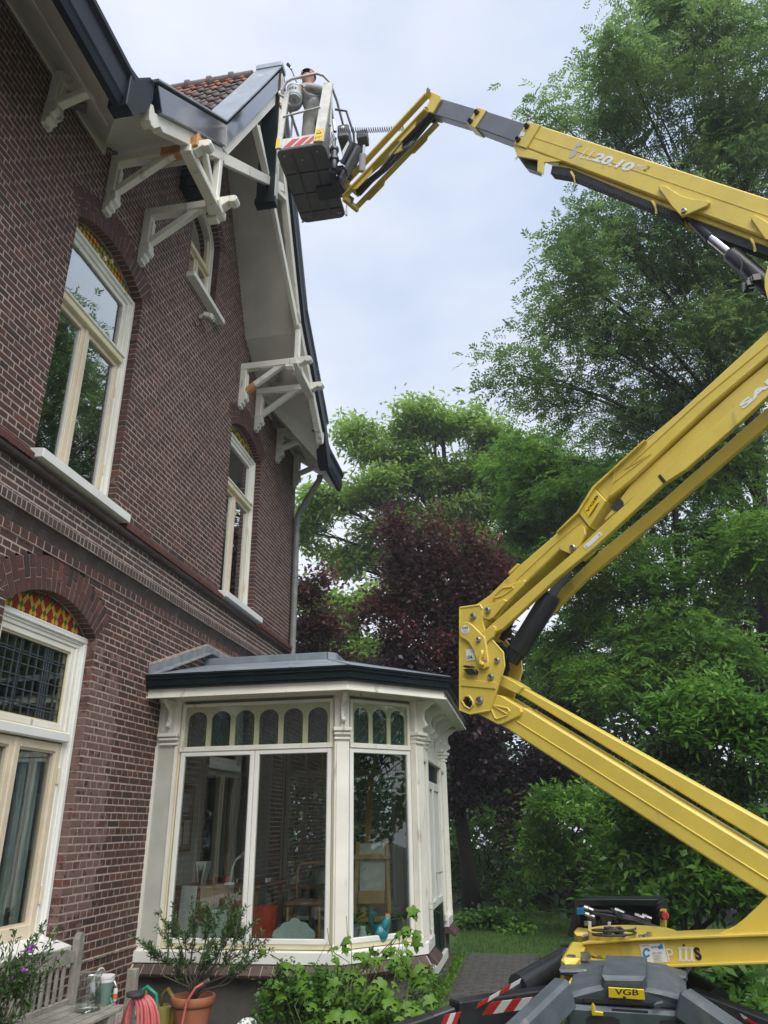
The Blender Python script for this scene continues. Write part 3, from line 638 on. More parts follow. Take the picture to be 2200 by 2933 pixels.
# main eaves: soffit, deep dark gutter, on both sides of the gable
for (ya, yb, yb2) in ((-0.6, 5.04, 4.05), (12.12, 10.04, 11.03)):
    s = MB(); sg = 1 if yb < 8 else -1
    A = [(0.0, ya, 8.20), (0.0, yb, 8.20), (0.80, yb2, 7.33), (0.80, ya, 7.33)]
    s.prism(A, (0.02, 0, 0.02)); s.use('soffit_paint')
    s.box((0.0, min(ya, yb), 8.06), (0.03, max(ya, yb), 8.19), 0.004)
    s.bar((0.36, ya, 7.80), (0.36, yb2+sg*0.45, 7.80), 0.10, 0.02, up=(1, 0, 1.1))
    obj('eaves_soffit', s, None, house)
    g = MB(); yg = 4.34 if sg > 0 else 2*GY-4.34
    zb_ = 0.0 if sg > 0 else 0.07; P = [(0.78, 7.32+zb_), (0.80, 7.27+zb_), (0.86, 7.27+zb_), (0.875, 7.33+zb_), (0.89, 7.36+zb_), (0.89, 7.60), (0.925, 7.64), (0.925, 7.69), (0.78, 7.69)]
    g.prism([(x, ya, z) for x, z in P], (0, yg-sg*0.30-ya, 0), 0.003)
    Q = [(yg-sg*0.36, 7.28), (yg-sg*0.24, 7.28), (yg-sg*0.04, 7.60), (yg+sg*0.01, 7.78), (yg+sg*0.01, 7.995), (yg-sg*0.08, 7.97), (yg-sg*0.25, 7.74), (yg-sg*0.36, 7.71)]
    g.prism([(0.74, y, z) for y, z in Q], (0.18, 0, 0), 0.006)
    obj('gutter', g, 'gutter_paint', house)
    e = MB(); e.prism([(0.0, ya, 8.2), (0.8, ya, 7.33), (0.8, ya, 7.7), (0.0, ya, 8.62)], (0, 0.02 if ya < 5 else -0.02, 0)); obj('eaves_end', e, 'soffit_paint', house)
rf = MB()
rf.add([(0.82, -0.6, 7.66), (0.82, 4.3, 7.66), (-3.7, 7.54, 12.5), (-4.0, 7.54, 12.86), (-4.0, -0.6, 12.86)], [(0, 1, 2, 3, 4)])
rf.add([(0.82, 12.25, 7.66), (0.82, 10.78, 7.66), (-3.7, 7.54, 12.5), (-4.0, 7.54, 12.86), (-4.0, 12.25, 12.86)], [(0, 1, 2, 3, 4)])
rf.add([(-8.8, -0.6, 7.66), (-8.8, 12.25, 7.66), (-4.0, 12.25, 12.86), (-4.0, -0.6, 12.86)], [(0, 1, 2, 3)])
for sg in (-1, 1):
    P = [(3.15, 8.0), (1.70, 9.20), (0, 12.40)]
    for (d0, z0), (d1, z1) in zip(P, P[1:]):
        rf.add([(0.60, GY+sg*d0, z0-0.04), (0.60, GY+sg*d1, z1-0.04), (-3.6, GY+sg*d1, z1-0.04), (-3.6 if d0 < 3 else 0.0, GY+sg*d0, z0-0.04)], [(0, 1, 2, 3)])
obj('roof', rf, 'tile_dark', house)
# roof tiles on the gable slope that faces the lift
sl_ = np.array([0, 1.70, 3.20]); Ls = np.linalg.norm(sl_); sl_ /= Ls; nrm = np.array([0, -sl_[2], sl_[1]])
def pantile():
    m = MB(); n = 8; wdt = 0.225; Lt = 0.40; rows = []
    for yy, lift in ((0, 0.0), (Lt, 0.0)):
        rows.append([vv((0.5*wdt-wdt*i/n, 0, 0))+nrm*(0.030*math.sin(2*PI*i/n+0.6)+(0.045 if yy == 0 else 0.012))+sl_*yy for i in range(n+1)])
    low = [p-nrm*0.016 for p in rows[0]]
    m.add(rows[0]+rows[1]+low, [(i, i+1, n+1+i+1, n+1+i) for i in range(n)]+[(i, i+1, 2*(n+1)+i+1, 2*(n+1)+i) for i in range(n)])
    return m
p0 = None; base = np.array([0, 5.84, 9.20])
for rr in range(11):
    for cc in range(14):
        org = base+sl_*(rr*0.33)+np.array([0.48-cc*0.205, 0, 0])
        om = 'tile_orange' if (rr >= 10 or (rr == 9 and cc in (2, 3, 4, 5, 6, 7)) or (rr == 8 and cc in (4, 5))) and random.random() < 0.8 else 'tile_dark'
        if p0 is None:
            pm = pantile(); pm.v = [tuple(vv(q)+org) for q in pm.v]
            p0 = {'tile_dark': obj('roof_tile', pm, 'tile_dark', house, origin=org, smooth=True)}
            q = obj('roof_tile', pm, 'tile_orange', house, origin=org, smooth=True); p0['tile_orange'] = q; q.location = (0.48+0.205-14*0.205, base[1]-GY+sl_[1]*10*0.33, base[2]+sl_[2]*10*0.33)
        else:
            o = p0[om].copy(); COL.objects.link(o); o.location = tuple(org-np.array([0, GY, 0])+nrm*random.uniform(0, 0.006))
for i in range(8):
    x = 0.50-i*0.36; m = MB(); m.lathe((x, GY, 12.40), [(0.10, 0), (0.10, -0.30), (0.125, -0.31), (0.13, -0.37), (0.115, -0.375)], 14, (1, 0, 0)); obj('ridge_tile', m, 'tile_dark', house, origin=(x, GY, 12.4), smooth='auto')
# downpipe
d = MB(); pX, pY = 0.075, 12.03
d.tube([(0.62, 11.55, 7.42), (0.60, 11.6, 7.36), (0.16, 11.98, 6.98), (0.09, pY, 6.86), (pX, pY, 6.7), (pX, pY, 0.2)], 0.055, 14)
for zz in (6.75, 5.7, 3.6, 2.0): d.lathe((pX, pY, zz), [(0.056, 0), (0.064, 0.0), (0.064, 0.06), (0.056, 0.06)], 14); d.box((-0.01, pY-0.015, zz+0.02), (pX-0.05, pY+0.015, zz+0.04))
obj('downpipe', d, 'pipe_grey', house, smooth='auto')
# louvred vent box beside the gable window
v = MB().use('dark_green_paint'); a, b, z0, z1, dx = 6.62, 7.02, 9.25, 9.62, 0.26
for i in range(12):
    y = a+(b-a)*i/11; v.box((0.0, y-0.006, z0), (dx, y+0.006, z0+0.012)); v.box((dx-0.012, y-0.006, z0), (dx, y+0.006, z1))
for i in range(9):
    x = dx*i/8; v.box((x-0.005, a, z0), (x+0.005, a+0.012, z1)); 
for zz in (z0, (z0+z1)/2, z1): v.box((0, a-0.004, zz-0.01), (dx, a+0.010, zz+0.01)); v.box((dx-0.01, a, zz-0.01), (dx+0.004, b, zz+0.01))
for x in (dx*0.5, dx): v.box((x-0.012, a, z0-0.006), (x, b, z0+0.006))
v.use('pipe_grey')
for zz in np.linspace(z0, z1, 7): v.box((0.0, b-0.012, zz-0.006), (dx, b, zz+0.006))
for x in (0.01, dx*0.5, dx): v.box((x-0.014, b-0.014, z0), (x+0.008, b+0.004, z1))
v.use('dark_in').box((0.0, a+0.02, z0+0.02), (0.10, b-0.02, z1-0.02))
obj('wall_vent', v, None, house)
# small flood light under the gable window sill
p = onX(572, 912, 0); l = MB().use('old_white'); l.obox((0.12, p[1]+0.02, p[2]+0.02), (0.9, 0, -0.43), (0, 1, 0), (0.43, 0, 0.9), (0.07, 0.06, 0.035), 0.01)
l.use('grey_paint').box((0, p[1]-0.03, p[2]-0.02), (0.05, p[1]+0.03, p[2]+0.05), 0.006); l.use('dark_in').tube([(0.02, p[1], p[2]-0.02), (0.05, p[1]-0.02, p[2]-0.14), (0.01, p[1]-0.10, p[2]-0.2), (0.0, p[1]-0.22, p[2]-0.16)], 0.006, 6)
obj('flood_light', l, None, house)
# ------------------------------------------------------------------ conservatory: half octagon against the house wall
cons = thing('conservatory', (1.3, 9.5, 0), 'cream painted glazed conservatory with arched stained lights and dark roof edge', 'conservatory')
OCT = [(0.0, 7.57), (1.98, 7.57), (2.66, 8.25), (2.66, 10.79), (1.98, 11.47), (0.0, 11.47)]
ZF, ZT, ZH = 0.60, 2.385, 2.90                      # sill top, transom, head
def face(i):
    a, b = vv(OCT[i]), vv(OCT[i+1]); d = b-a; L = np.linalg.norm(d); u = np.array([*(d/L), 0]); n = np.array([u[1], -u[0], 0]); return np.array([*a, 0]), u, n, L
def fb(mb, fr, u0, u1, z0, z1, d0, d1, bev=0.0):   # box on a face: along u, up z, outward d
    o, u, n, L = fr; c = o+u*(u0+u1)/2+n*(d0+d1)/2+np.array([0, 0, (z0+z1)/2])
    mb.obox(c, u, n, (0, 0, 1), (abs(u1-u0)/2, abs(d1-d0)/2, abs(z1-z0)/2), bev)
def fpt(fr, u_, z, d): o, u, n, L = fr; return o+u*u_+n*d+np.array([0, 0, z])
def stained(fr, u0, u1, n, parent, bare=False):
    """a row of n round-headed lights cut in a panel, with frame round it"""
    z0, z1 = ZT+0.05, ZH-0.03
    f = MB().use('white_paint')
    fb(f, fr, u0, u0+0.035, z0, z1, -0.05, 0.012, 0.004); fb(f, fr, u1-0.035, u1, z0, z1, -0.05, 0.012, 0.004); fb(f, fr, u0+0.035, u1-0.035, z1-0.035, z1, -0.05, 0.012, 0.004)
    fb(f, fr, u0, u1, ZT, ZT+0.05, -0.05, 0.020, 0.005)
    obj('top_light_frame', f, None, parent)
    a, b, c, d = u0+0.035, u1-0.035, z0, z1-0.035; pitch = (b-a)/n; hw = pitch*0.395; rr = hw; zs = d-0.045-rr*0.85
    p = MB()
    for i in range(n):                              # panel with arched openings: strips between arch outline and cell border
        uc = a+pitch*(i+0.5); K = 10
        arc = [(uc-hw, c+0.006)]+[(uc-hw*math.cos(t), zs+rr*0.85*math.sin(t)) for t in np.linspace(0, PI, K+1)]+[(uc+hw, c+0.006)]
        out = [(uc-pitch/2, c)]+[(uc-pitch/2, zs)]+[(uc-pitch/2*(1 if abs(math.cos(t)) > 0.6 else abs(math.cos(t))/0.6)*(1 if math.cos(t) > 0 else -1), d) for t in np.linspace(0.25, PI-0.25, K-1)]+[(uc+pitch/2, zs)]+[(uc+pitch/2, c)]
        for dd in (-0.012, -0.028):
            b0 = [fpt(fr, q[0], q[1], dd) for q in arc]; b1 = [fpt(fr, q[0], q[1], dd) for q in out]
            m_ = len(arc); p.add(b0+b1, [(k, k+1, m_+k+1, m_+k) for k in range(m_-1)])
        b0 = [fpt(fr, q[0], q[1], -0.012) for q in arc]; b1 = [fpt(fr, q[0], q[1], -0.028) for q in arc]; p.add(b0+b1, [(k, k+1, len(arc)+k+1, len(arc)+k) for k in range(len(arc)-1)])
    obj('arched_panel', p, 'cream_paint', parent)
    g = MB(); fb(g, fr, a, b, c, d, -0.008, -0.005); obj('pane', g, 'glass_clear', parent)
    for i in range(n):                              # stained glass with leading behind each arch
        uc = a+pitch*(i+0.5); s = MB().use('stain'); fb(s, fr, uc-hw-0.005, uc+hw+0.005, c, zs+rr, -0.036, -0.031)
        s.use('came'); q = lambda x, z: fpt(fr, uc+x*hw, c+(z*(zs+rr*0.85-c)), -0.030)
        for poly in ([(-1, .05), (1, .62)], [(1, .05), (-1, .62)], [(-0.6, .95), (0.6, .55)], [(0.6, .95), (-0.6, .55)], [(-.78, 0), (-.78, .75)], [(.78, 0), (.78, .75)]): s.tube([q(*t) for t in poly], 0.004, 4)
        s.use('stain_green'); s.tube([q(-0.62*math.cos(t), 0.30-0.24*math.sin(t)) for t in np.linspace(0, PI, 9)], 0.007, 4); s.use('came'); s.tube([q(0.3*math.cos(t), 0.55+0.1*math.sin(t)) for t in np.linspace(0, 2*PI, 9)], 0.004, 4)
        obj('stained_light', s, None, parent)
mat('stain', (0.02, 0.05, 0.055), (0.06, 0.05, 0.035), 22, 0.2, 0.1)
MATS['stain'].node_tree.nodes['Principled BSDF'].inputs['Alpha'].default_value = 0.78
mat('stain_green', (0.015, 0.09, 0.06), (0.02, 0.06, 0.05), 22, 0.2)
def pane_unit(fr, u0, u1, z0, z1, parent, m='bright_white', w=0.045):
    f = MB().use(m)
    fb(f, fr, u0, u0+w, z0, z1, -0.045, 0.008, 0.005); fb(f, fr, u1-w, u1, z0, z1, -0.045, 0.008, 0.005); fb(f, fr, u0+w, u1-w, z1-w, z1, -0.045, 0.008, 0.005); fb(f, fr, u0+w, u1-w, z0, z0+w, -0.045, 0.008, 0.005)
    f.use('grey_paint')
    fb(f, fr, u0+w, u0+w+0.006, z0+w, z1-w, -0.03, -0.002); fb(f, fr, u1-w-0.006, u1-w, z0+w, z1-w, -0.03, -0.002)
    obj('sash', f, None, parent); g = MB(); fb(g, fr, u0+w-0.005, u1-w+0.005, z0+w-0.005, z1-w+0.005, -0.022, -0.016); obj('pane', g, 'glass', parent)
F1, F2, F3, F4, F5 = [face(i) for i in range(5)]
# side facing the camera
stained(F1, 0.265, 1.895, 6, cons); pane_unit(F1, 0.28, 1.078, 0.66, ZT, cons); pane_unit(F1, 1.082, 1.885, 0.66, ZT, cons)
stained(F2, 0.10, 0.86, 3, cons); pane_unit(F2, 0.10, 0.86, 0.66, ZT, cons)
stained(F4, 0.10, 0.86, 3, cons); pane_unit(F4, 0.10, 0.86, 0.66, ZT, cons)
stained(F5, 0.10, 1.75, 6, cons); pane_unit(F5, 0.10, 0.9, 0.66, ZT, cons); pane_unit(F5, 0.905, 1.75, 0.66, ZT, cons)
for fr, a, b in ((F1, 0.25, 1.91), (F2, 0.07, 0.89), (F4, 0.07, 0.89), (F5, 0.07, 1.8)):
    tr = MB().use('cream_paint'); fb(tr, fr, a, a+0.02, 0.62, ZH, -0.05, -0.002); fb(tr, fr, b-0.02, b, 0.62, ZH, -0.05, -0.002); fb(tr, fr, a, b, 0.62, 0.66, -0.05, 0.0)
    obj('inner_lining', tr, None, cons)
# posts with caps, shafts and moulded faces
def post(c, n, w, parent, front=True):
    n = vv((*n, 0)); n /= np.linalg.norm(n); u = np.array([-n[1], n[0], 0]); c = np.array([*c, 0.0]); m = MB().use('white_paint')
    def b(u0, u1, z0, z1, d0, d1, bev=0.006): m.obox(c+u*(u0+u1)/2+n*(d0+d1)/2+np.array([0, 0, (z0+z1)/2]), u, n, (0, 0, 1), (abs(u1-u0)/2, abs(d1-d0)/2, (z1-z0)/2), bev)
    b(-w/2, w/2, 0.58, ZH+0.06, -0.07, 0.02); b(-w/2+0.022, w/2-0.022, 0.66, 2.43, 0.02, 0.035)
    b(-w/2-0.02, w/2+0.02, 2.535, 2.575, -0.05, 0.075, 0.008); b(-w/2-0.01, w/2+0.01, 2.50, 2.533, -0.05, 0.055, 0.008); b(-w/2-0.005, w/2+0.005, 2.455, 2.478, -0.05, 0.045, 0.006)
    b(-w/2, w/2, 0.58, 0.66, 0.0, 0.034)
    obj('post', m, None, parent)
    k = MB(); P = [(0.02, 2.90), (0.20, 2.90), (0.20, 2.865), (0.175, 2.86), (0.15, 2.83), (0.125, 2.82), (0.10, 2.80), (0.085, 2.765), (0.083, 2.73), (0.095, 2.69), (0.115, 2.665), (0.118, 2.64), (0.10, 2.62), (0.075, 2.615), (0.065, 2.595), (0.062, 2.576), (0.02, 2.576)]
    k.prism([c+n*d-u*0.022+np.array([0, 0, z]) for d, z in P], u*0.044, 0.004); obj('carved_corbel', k, 'white_paint', parent)
    return m
# wall pilaster, wide with a sunk grey panel
m = MB().use('white_paint'); fb(m, F1, 0.0, 0.245, 0.60, 2.95, -0.08, 0.012, 0.006); fb(m, F1, 0.0, 0.03, 0.64, 2.45, 0.012, 0.026, 0.005); fb(m, F1, 0.215, 0.245, 0.64, 2.45, 0.012, 0.026, 0.005)
fb(m, F1, 0.03, 0.255, 2.535, 2.575, 0, 0.085, 0.008); fb(m, F1, 0.04, 0.25, 2.50, 2.533, 0, 0.065, 0.008); fb(m, F1, 0.045, 0.245, 2.455, 2.478, 0, 0.05, 0.006); fb(m, F1, 0.03, 0.06, 2.6, 2.92, 0.012, 0.024, 0.004)
m.use('grey_paint'); fb(m, F1, 0.031, 0.214, 0.64, 2.44, 0.010, 0.0145); obj('post', m, None, cons)
P = [(0.012, 2.90), (0.24, 2.90), (0.24, 2.865), (0.20, 2.86), (0.16, 2.83), (0.13, 2.82), (0.10, 2.80), (0.085, 2.765), (0.083, 2.73), (0.095, 2.69), (0.115, 2.665), (0.118, 2.64), (0.10, 2.62), (0.075, 2.615), (0.062, 2.576), (0.012, 2.576)]
k = MB(); k.prism([fpt(F1, 0.135, z, d) for d, z in P], F1[1]*0.045, 0.004); obj('carved_corbel', k, 'white_paint', cons)
c8 = math.cos(PI/8), math.sin(PI/8)
post((1.985, 7.565), (c8[1], -c8[0]), 0.15, cons); post((2.665, 8.245), (c8[0], -c8[1]), 0.15, cons); post((2.665, 10.795), (c8[0], c8[1]), 0.15, cons); post((1.985, 11.475), (c8[1], c8[0]), 0.15, cons)
# garden front with the double door
ud0, ud1 = 0.62, 1.92
post((2.665, 8.25+ud0-0.06), (1, 0), 0.09, cons); post((2.665, 8.25+ud1+0.06), (1, 0), 0.09, cons)
pane_unit(F3, 0.09, ud0-0.11, 0.66, 2.30, cons); pane_unit(F3, ud1+0.11, 2.45, 0.66, 2.30, cons)
m = MB().use('white_paint')
for a, b in ((0.05, ud0-0.1), (ud1+0.1, 2.49)): fb(m, F3, a, b, 2.30, 2.95, -0.05, 0.0, 0.004); fb(m, F3, a, b, 2.30, 2.34, 0.0, 0.03, 0.006)
fb(m, F3, ud0, ud1, 2.36, 2.95, -0.05, 0.0, 0.004); fb(m, F3, ud0-0.02, ud1+0.02, 2.33, 2.37, -0.02, 0.04, 0.006)
for u in (0.5, 0.95, 1.5): k = MB(); k.prism([fpt(F3, u+0.1, z-0.0, d*0.9) for d, z in P], F3[1]*0.04, 0.004); obj('carved_corbel', k, 'white_paint', cons)
obj('front_panel', m, None, cons)
m = MB(); fb(m, F3, ud0, ud1, 2.14, 2.33, -0.04, -0.01, 0.004); obj('transom_panel', m, 'dark_green_paint', cons)
for a, b in ((ud0, (ud0+ud1)/2-0.004), ((ud0+ud1)/2+0.004, ud1)):
    m = MB().use('bright_white'); fb(m, F3, a, a+0.08, 0.80, 2.13, -0.045, 0.01, 0.006); fb(m, F3, b-0.08, b, 0.80, 2.13, -0.045, 0.01, 0.006); fb(m, F3, a+0.08, b-0.08, 2.04, 2.13, -0.045, 0.01, 0.006); fb(m, F3, a+0.08, b-0.08, 0.80, 0.88, -0.045, 0.01, 0.006)
    fb(m, F3, (a+b)/2-0.012, (a+b)/2+0.012, 0.88, 2.04, -0.03, 0.004)
    m.use('dark_green_paint'); fb(m, F3, a, b, 0.30, 0.80, -0.045, 0.006, 0.004); fb(m, F3, a+0.1, b-0.1, 0.36, 0.72, 0.0, 0.014, 0.004)
    d = obj('door', m, None, cons); g = MB(); fb(g, F3, a+0.075, b-0.075, 0.875, 2.045, -0.022, -0.016); obj('pane', g, 'glass_dark', d)
    h = MB(); h.tube([fpt(F3, b-0.04 if a < 1 else a+0.04, 1.15, 0.01), fpt(F3, b-0.04 if a < 1 else a+0.04, 1.15, 0.06), fpt(F3, b-0.14 if a < 1 else a+0.14, 1.15, 0.06)], 0.008, 8); obj('handle', h, 'steel', d)
m = MB(); fb(m, F3, ud0-0.02, ud1+0.02, 0.20, 0.30, -0.05, 0.04, 0.006); fb(m, F3, ud0-0.02, ud0+0.02, 0.30, 2.33, -0.05, 0.012); obj('door_step', m, 'bright_white', cons)
# white bottom sill, sloping brown brick-on-edge sill, rendered plinth
m = MB().use('bright_white')
def offs(d): # octagon offset outward by d
    out = []
    fr = [face(i) for i in range(5)]
    out.append((0.0, 7.57-d))
    for i in range(1, 5):
        n0, n1 = fr[i-1][2][:2], fr[i][2][:2]; b = (n0+n1); b = b/np.dot(b, n0)*d; out.append((OCT[i][0]+b[0], OCT[i][1]+b[1]))
    out.append((0.0, 11.47+d)); return out
def ringpart(mb, d0, d1, z0, z1, segs=range(5), z1b=None, z0b=None):
    A, B = offs(d0), offs(d1)
    for i in segs:
        za, zb = z1, (z1b if z1b is not None else z1); y0, y1 = z0, (z0b if z0b is not None else z0)
        V = [(*A[i], y0), (*A[i+1], y0), (*B[i+1], y1), (*B[i], y1), (*A[i], za), (*A[i+1], za), (*B[i+1], zb), (*B[i], zb)]
        mb.add(V, [(0, 1, 2, 3), (4, 5, 6, 7), (0, 1, 5, 4), (1, 2, 6, 5), (2, 3, 7, 6), (3, 0, 4, 7)])
ringpart(m, -0.07, 0.055, 0.51, 0.622, (0, 1), 0.60); fb(m, F3, -0.03, ud0-0.1, 0.51, 0.61, -0.07, 0.055, 0.004); obj('sill', m, None, cons)
m = MB().use('bright_white'); ringpart(m, -0.07, 0.055, 0.51, 0.622, (3, 4), 0.60); fb(m, F3, ud1+0.1, 2.57, 0.51, 0.61, -0.07, 0.055, 0.004); obj('sill', m, None, cons)
for fr, a, b in ((F1, 0.02, 2.0), (F2, 0.0, 0.96), (F3, 0.0, 0.52), (F3, 2.02, 2.54), (F4, 0.0, 0.96)):
    u = a
    while u < b-0.04:
        s = MB(); e = min(u+0.105, b); s.prism([fpt(fr, u+0.003, z, d) for d, z in ((-0.05, 0.44), (0.05, 0.44), (0.125, 0.405), (0.135, 0.43), (0.06, 0.500), (-0.05, 0.51))], fr[1]*(e-u-0.008), 0.003)
        obj('sill_brick', s, 'sill_brown', cons, origin=fpt(fr, (u+e)/2, 0.45, 0.05)); u += 0.105
jm = MB(); 
for fr, a, b in ((F1, 0.0, 2.0), (F2, 0.0, 0.96)): jm.prism([fpt(fr, a, z, d) for d, z in ((-0.05, 0.43), (0.05, 0.435), (0.120, 0.41), (0.128, 0.427), (0.055, 0.495), (-0.05, 0.505))], fr[1]*(b-a))
obj('sill_bed', jm, 'mortar', cons)
pl = MB(); ringpart(pl, -0.12, 0.0, -0.05, 0.46, (0, 1)); fb(pl, F3, 0.0, ud0-0.06, -0.05, 0.46, -0.12, 0.0); obj('plinth', pl, 'concrete', cons)
pl = MB(); ringpart(pl, -0.12, 0.0, -0.05, 0.46, (3, 4)); fb(pl, F3, ud1+0.06, 2.54, -0.05, 0.46, -0.12, 0.0); obj('plinth', pl, 'concrete', cons)
fl = MB(); fl.prism([(x, y, 0.42) for x, y in offs(-0.1)], (0, 0, 0.03)); obj('floor', fl, 'sill_brown', cons)
ce = MB(); ce.prism([(x, y, 2.965) for x, y in offs(0.30)], (0, 0, 0.02)); obj('ceiling', ce, 'white_paint', cons)
# eaves: white fascia, dark moulded gutter, zinc roof with raised flat
e = MB(); ringpart(e, 0.22, 0.32, 2.905, 2.985); ringpart(e, 0.30, 0.345, 2.895, 2.912); ringpart(e, -0.06, 0.30, 2.935, 2.962); ringpart(e, 0.0, 0.05, 2.90, 2.935); obj('fascia', e, 'white_paint', cons)
e = MB(); ringpart(e, 0.26, 0.365, 2.985, 3.01); ringpart(e, 0.28, 0.38, 3.01, 3.075, z0b=3.01); ringpart(e, 0.28, 0.40, 3.075, 3.105); ringpart(e, 0.26, 0.415, 3.105, 3.125); obj('gutter', e, 'dark_green_paint', cons, kind=None)
e = MB(); A, B = offs(0.40), offs(-1.02)
B[0] = (0.0, 8.62); B[5] = (0.0, 10.42); zr = 3.50
for i in range(5): e.add([(*A[i], 3.128), (*A[i+1], 3.128), (*B[i+1], zr), (*B[i], zr)], [(0, 1, 2, 3)])
e.use('roof_felt'); e.add([(*b, zr+0.05) for b in B], [(0, 1, 2, 3, 4, 5)])
obj('roof', e, None, cons)
e = MB(); 
for i in range(5): a, b = vv((*B[i], zr+0.035)), vv((*B[i+1], zr+0.035)); e.bar(a, b, 0.05, 0.09, bev=0.006)
obj('roof_upstand', e, 'zinc', cons)
e = MB()
for t in (0.35, 0.72):
    a = vv((*A[0], 3.13))*(1-t)+vv((*A[1], 3.13))*t; b = vv((*B[0], zr))*(1-t)+vv((*B[1], zr))*t; e.bar(a, b, 0.02, 0.008)
a = vv((*A[0], 3.13))*0.55+vv((*B[0], zr))*0.45; b = vv((*A[1], 3.13))*0.55+vv((*B[1], zr))*0.45; e.bar(a, b, 0.02, 0.006)
e.bar(vv((*A[1], 3.13)), vv((*B[1], zr)), 0.03, 0.012); e.bar(vv((*A[2], 3.13)), vv((*B[2], zr)), 0.03, 0.012)
obj('roof_seam', e, 'roof_felt', cons)
e = MB().use('lead'); L0 = [(7.20, 3.10), (8.62, 3.62), (10.42, 3.62), (11.84, 3.10)]
for (y0, z0), (y1, z1) in zip(L0, L0[1:]):
    n = max(2, int(abs(y1-y0)/0.34))
    for i in range(n):
        ya, yb = y0+(y1-y0)*i/n, y0+(y1-y0)*(i+1)/n+0.01; za, zb = z0+(z1-z0)*i/n, z0+(z1-z0)*(i+1)/n; dz = random.uniform(-0.006, 0.006)
        e.prism([(0.006+0.004*(i % 2), ya, za+0.02), (0.006+0.004*(i % 2), yb, zb+0.02), (0.006+0.004*(i % 2), yb, zb+0.125+dz), (0.006+0.004*(i % 2), ya, za+0.125-dz)], (0.012, 0, 0))
e.use('lead'); 
for (y0, z0), (y1, z1) in zip(L0, L0[1:]): e.bar((0.05, y0, z0+0.03), (0.05, y1, z1+0.03), 0.09, 0.015)
e.use('mortar')
for (y0, z0), (y1, z1) in zip(L0, L0[1:]): e.bar((0.008, y0, z0+0.135), (0.008, y1, z1+0.135), 0.02, 0.03)
obj('flashing', e, None, cons)
# ---- inside: whitewashed brick wall, garden-room door into the house
iw = MB()
z = 0.45; k = 0
while z < 2.95:
    y = 7.60-(0.1 if k % 2 else 0)
    while y < 11.45:
        a, b = max(7.60, y), min(11.45, y+0.21)
        if b-a > 0.03 and not (8.75 < (a+b)/2 < 10.35 and z < 2.75): iw.box((-0.02, a+0.005, z+0.005), (0.004, b-0.005, z+0.058))
        y += 0.21
    z += 0.0635; k += 1
obj('inner_brick', iw, 'white_brick', cons, kind='stuff')
iw = MB(); iw.box((-0.03, 7.58, 0.42), (0.0, 8.75, 2.97)); iw.box((-0.03, 10.35, 0.42), (0.0, 11.45, 2.97)); iw.box((-0.03, 8.75, 2.75), (0.0, 10.35, 2.97)); obj('inner_wall', iw, 'white_brick', cons)
iw = MB().use('grey_paint'); iw.box((-0.1, 8.75, 0.45), (0.03, 8.87, 2.75), 0.01); iw.box((-0.1, 10.23, 0.45), (0.03, 10.35, 2.75), 0.01); iw.box((-0.1, 8.87, 2.63), (0.03, 10.23, 2.75), 0.01); iw.box((-0.1, 8.87, 2.28), (0.05, 10.23, 2.36), 0.01); iw.box((-0.06, 9.50, 0.45), (0.02, 9.60, 2.28), 0.01)
for y in (8.87, 9.42, 9.60, 10.15): iw.box((-0.08, y, 0.45), (0.0, y+0.08, 2.28), 0.01)
obj('inner_door_frame', iw, None, cons)
r = MB(); V = [(x, y, z) for x in (-2.5, -0.1) for y in (8.6, 10.5) for z in (0.4, 2.8)]; r.add(V, [(0, 1, 3, 2), (0, 1, 5, 4), (2, 3, 7, 6), (0, 2, 6, 4), (1, 3, 7, 5)]); obj('inner_room', r, 'dark_in', cons)
# ------------------------------------------------------------------ tracked boom lift
mat('lift_yellow', (0.70, 0.535, 0.085), (0.63, 0.48, 0.080), 5, 0.45, 0.08, coat=0.15, grime=((0.33, 0.25, 0.07), 5, 0.63))
mat('lift_grey', (0.085, 0.105, 0.12), (0.06, 0.075, 0.09), 9, 0.5, 0.15, grime=((0.16, 0.17, 0.16), 6, 0.6))
mat('boom_grey', (0.11, 0.13, 0.15), (0.14, 0.16, 0.18), 5, 0.4, 0.05)
mat('black_steel', (0.012, 0.014, 0.018), (0.022, 0.024, 0.028), 8, 0.35, 0.1)
mat('rubber', (0.02, 0.02, 0.022), (0.035, 0.035, 0.036), 9, 0.7, 0.2)
mat('chrome', (0.72, 0.74, 0.76), (0.66, 0.68, 0.70), 9, 0.12, metal=1.0)
mat('alu', (0.62, 0.62, 0.58), (0.50, 0.49, 0.45), 9, 0.5, 0.15, metal=0.15, grime=((0.36, 0.37, 0.36), 9, 0.6))
mat('decal_white', (0.75, 0.76, 0.76), None, 9, 0.5); mat('decal_yellow', (0.78, 0.55, 0.02), None, 9, 0.45); mat('decal_red', (0.62, 0.03, 0.03), (0.5, 0.03, 0.03), 9, 0.45)
mat('decal_black', (0.012, 0.012, 0.014), None, 9, 0.5); mat('decal_grey', (0.42, 0.44, 0.44), None, 9, 0.5); mat('decal_blue', (0.02, 0.22, 0.50), None, 9, 0.5)
mat('floor_rubber', (0.11, 0.115, 0.125), (0.16, 0.16, 0.155), 7, 0.75, 0.3, grime=((0.13, 0.13, 0.12), 6, 0.62))
KD = 2200/1659.
def D(x, y, d): return CAM+ray(x, y)*d/F_PX
c5 = lambda x, y: (1700+x/3.318, 900+y/3.318)
c6 = lambda x, y: (1400+x/3.318, 1300+y/3.318)
c7 = lambda x, y: (1450+x/2.212, 300+y/2.212)
c8 = lambda x, y: (960+x/3.072, 230+y/3.072)
c9 = lambda x, y: (1480+x/2.304, 2650+y/2.304)
cE = lambda x, y: (1280+x/3.95, 1700+y/3.95)
cL = lambda x, y: (1200+x/1.659, 2200+y/1.659)
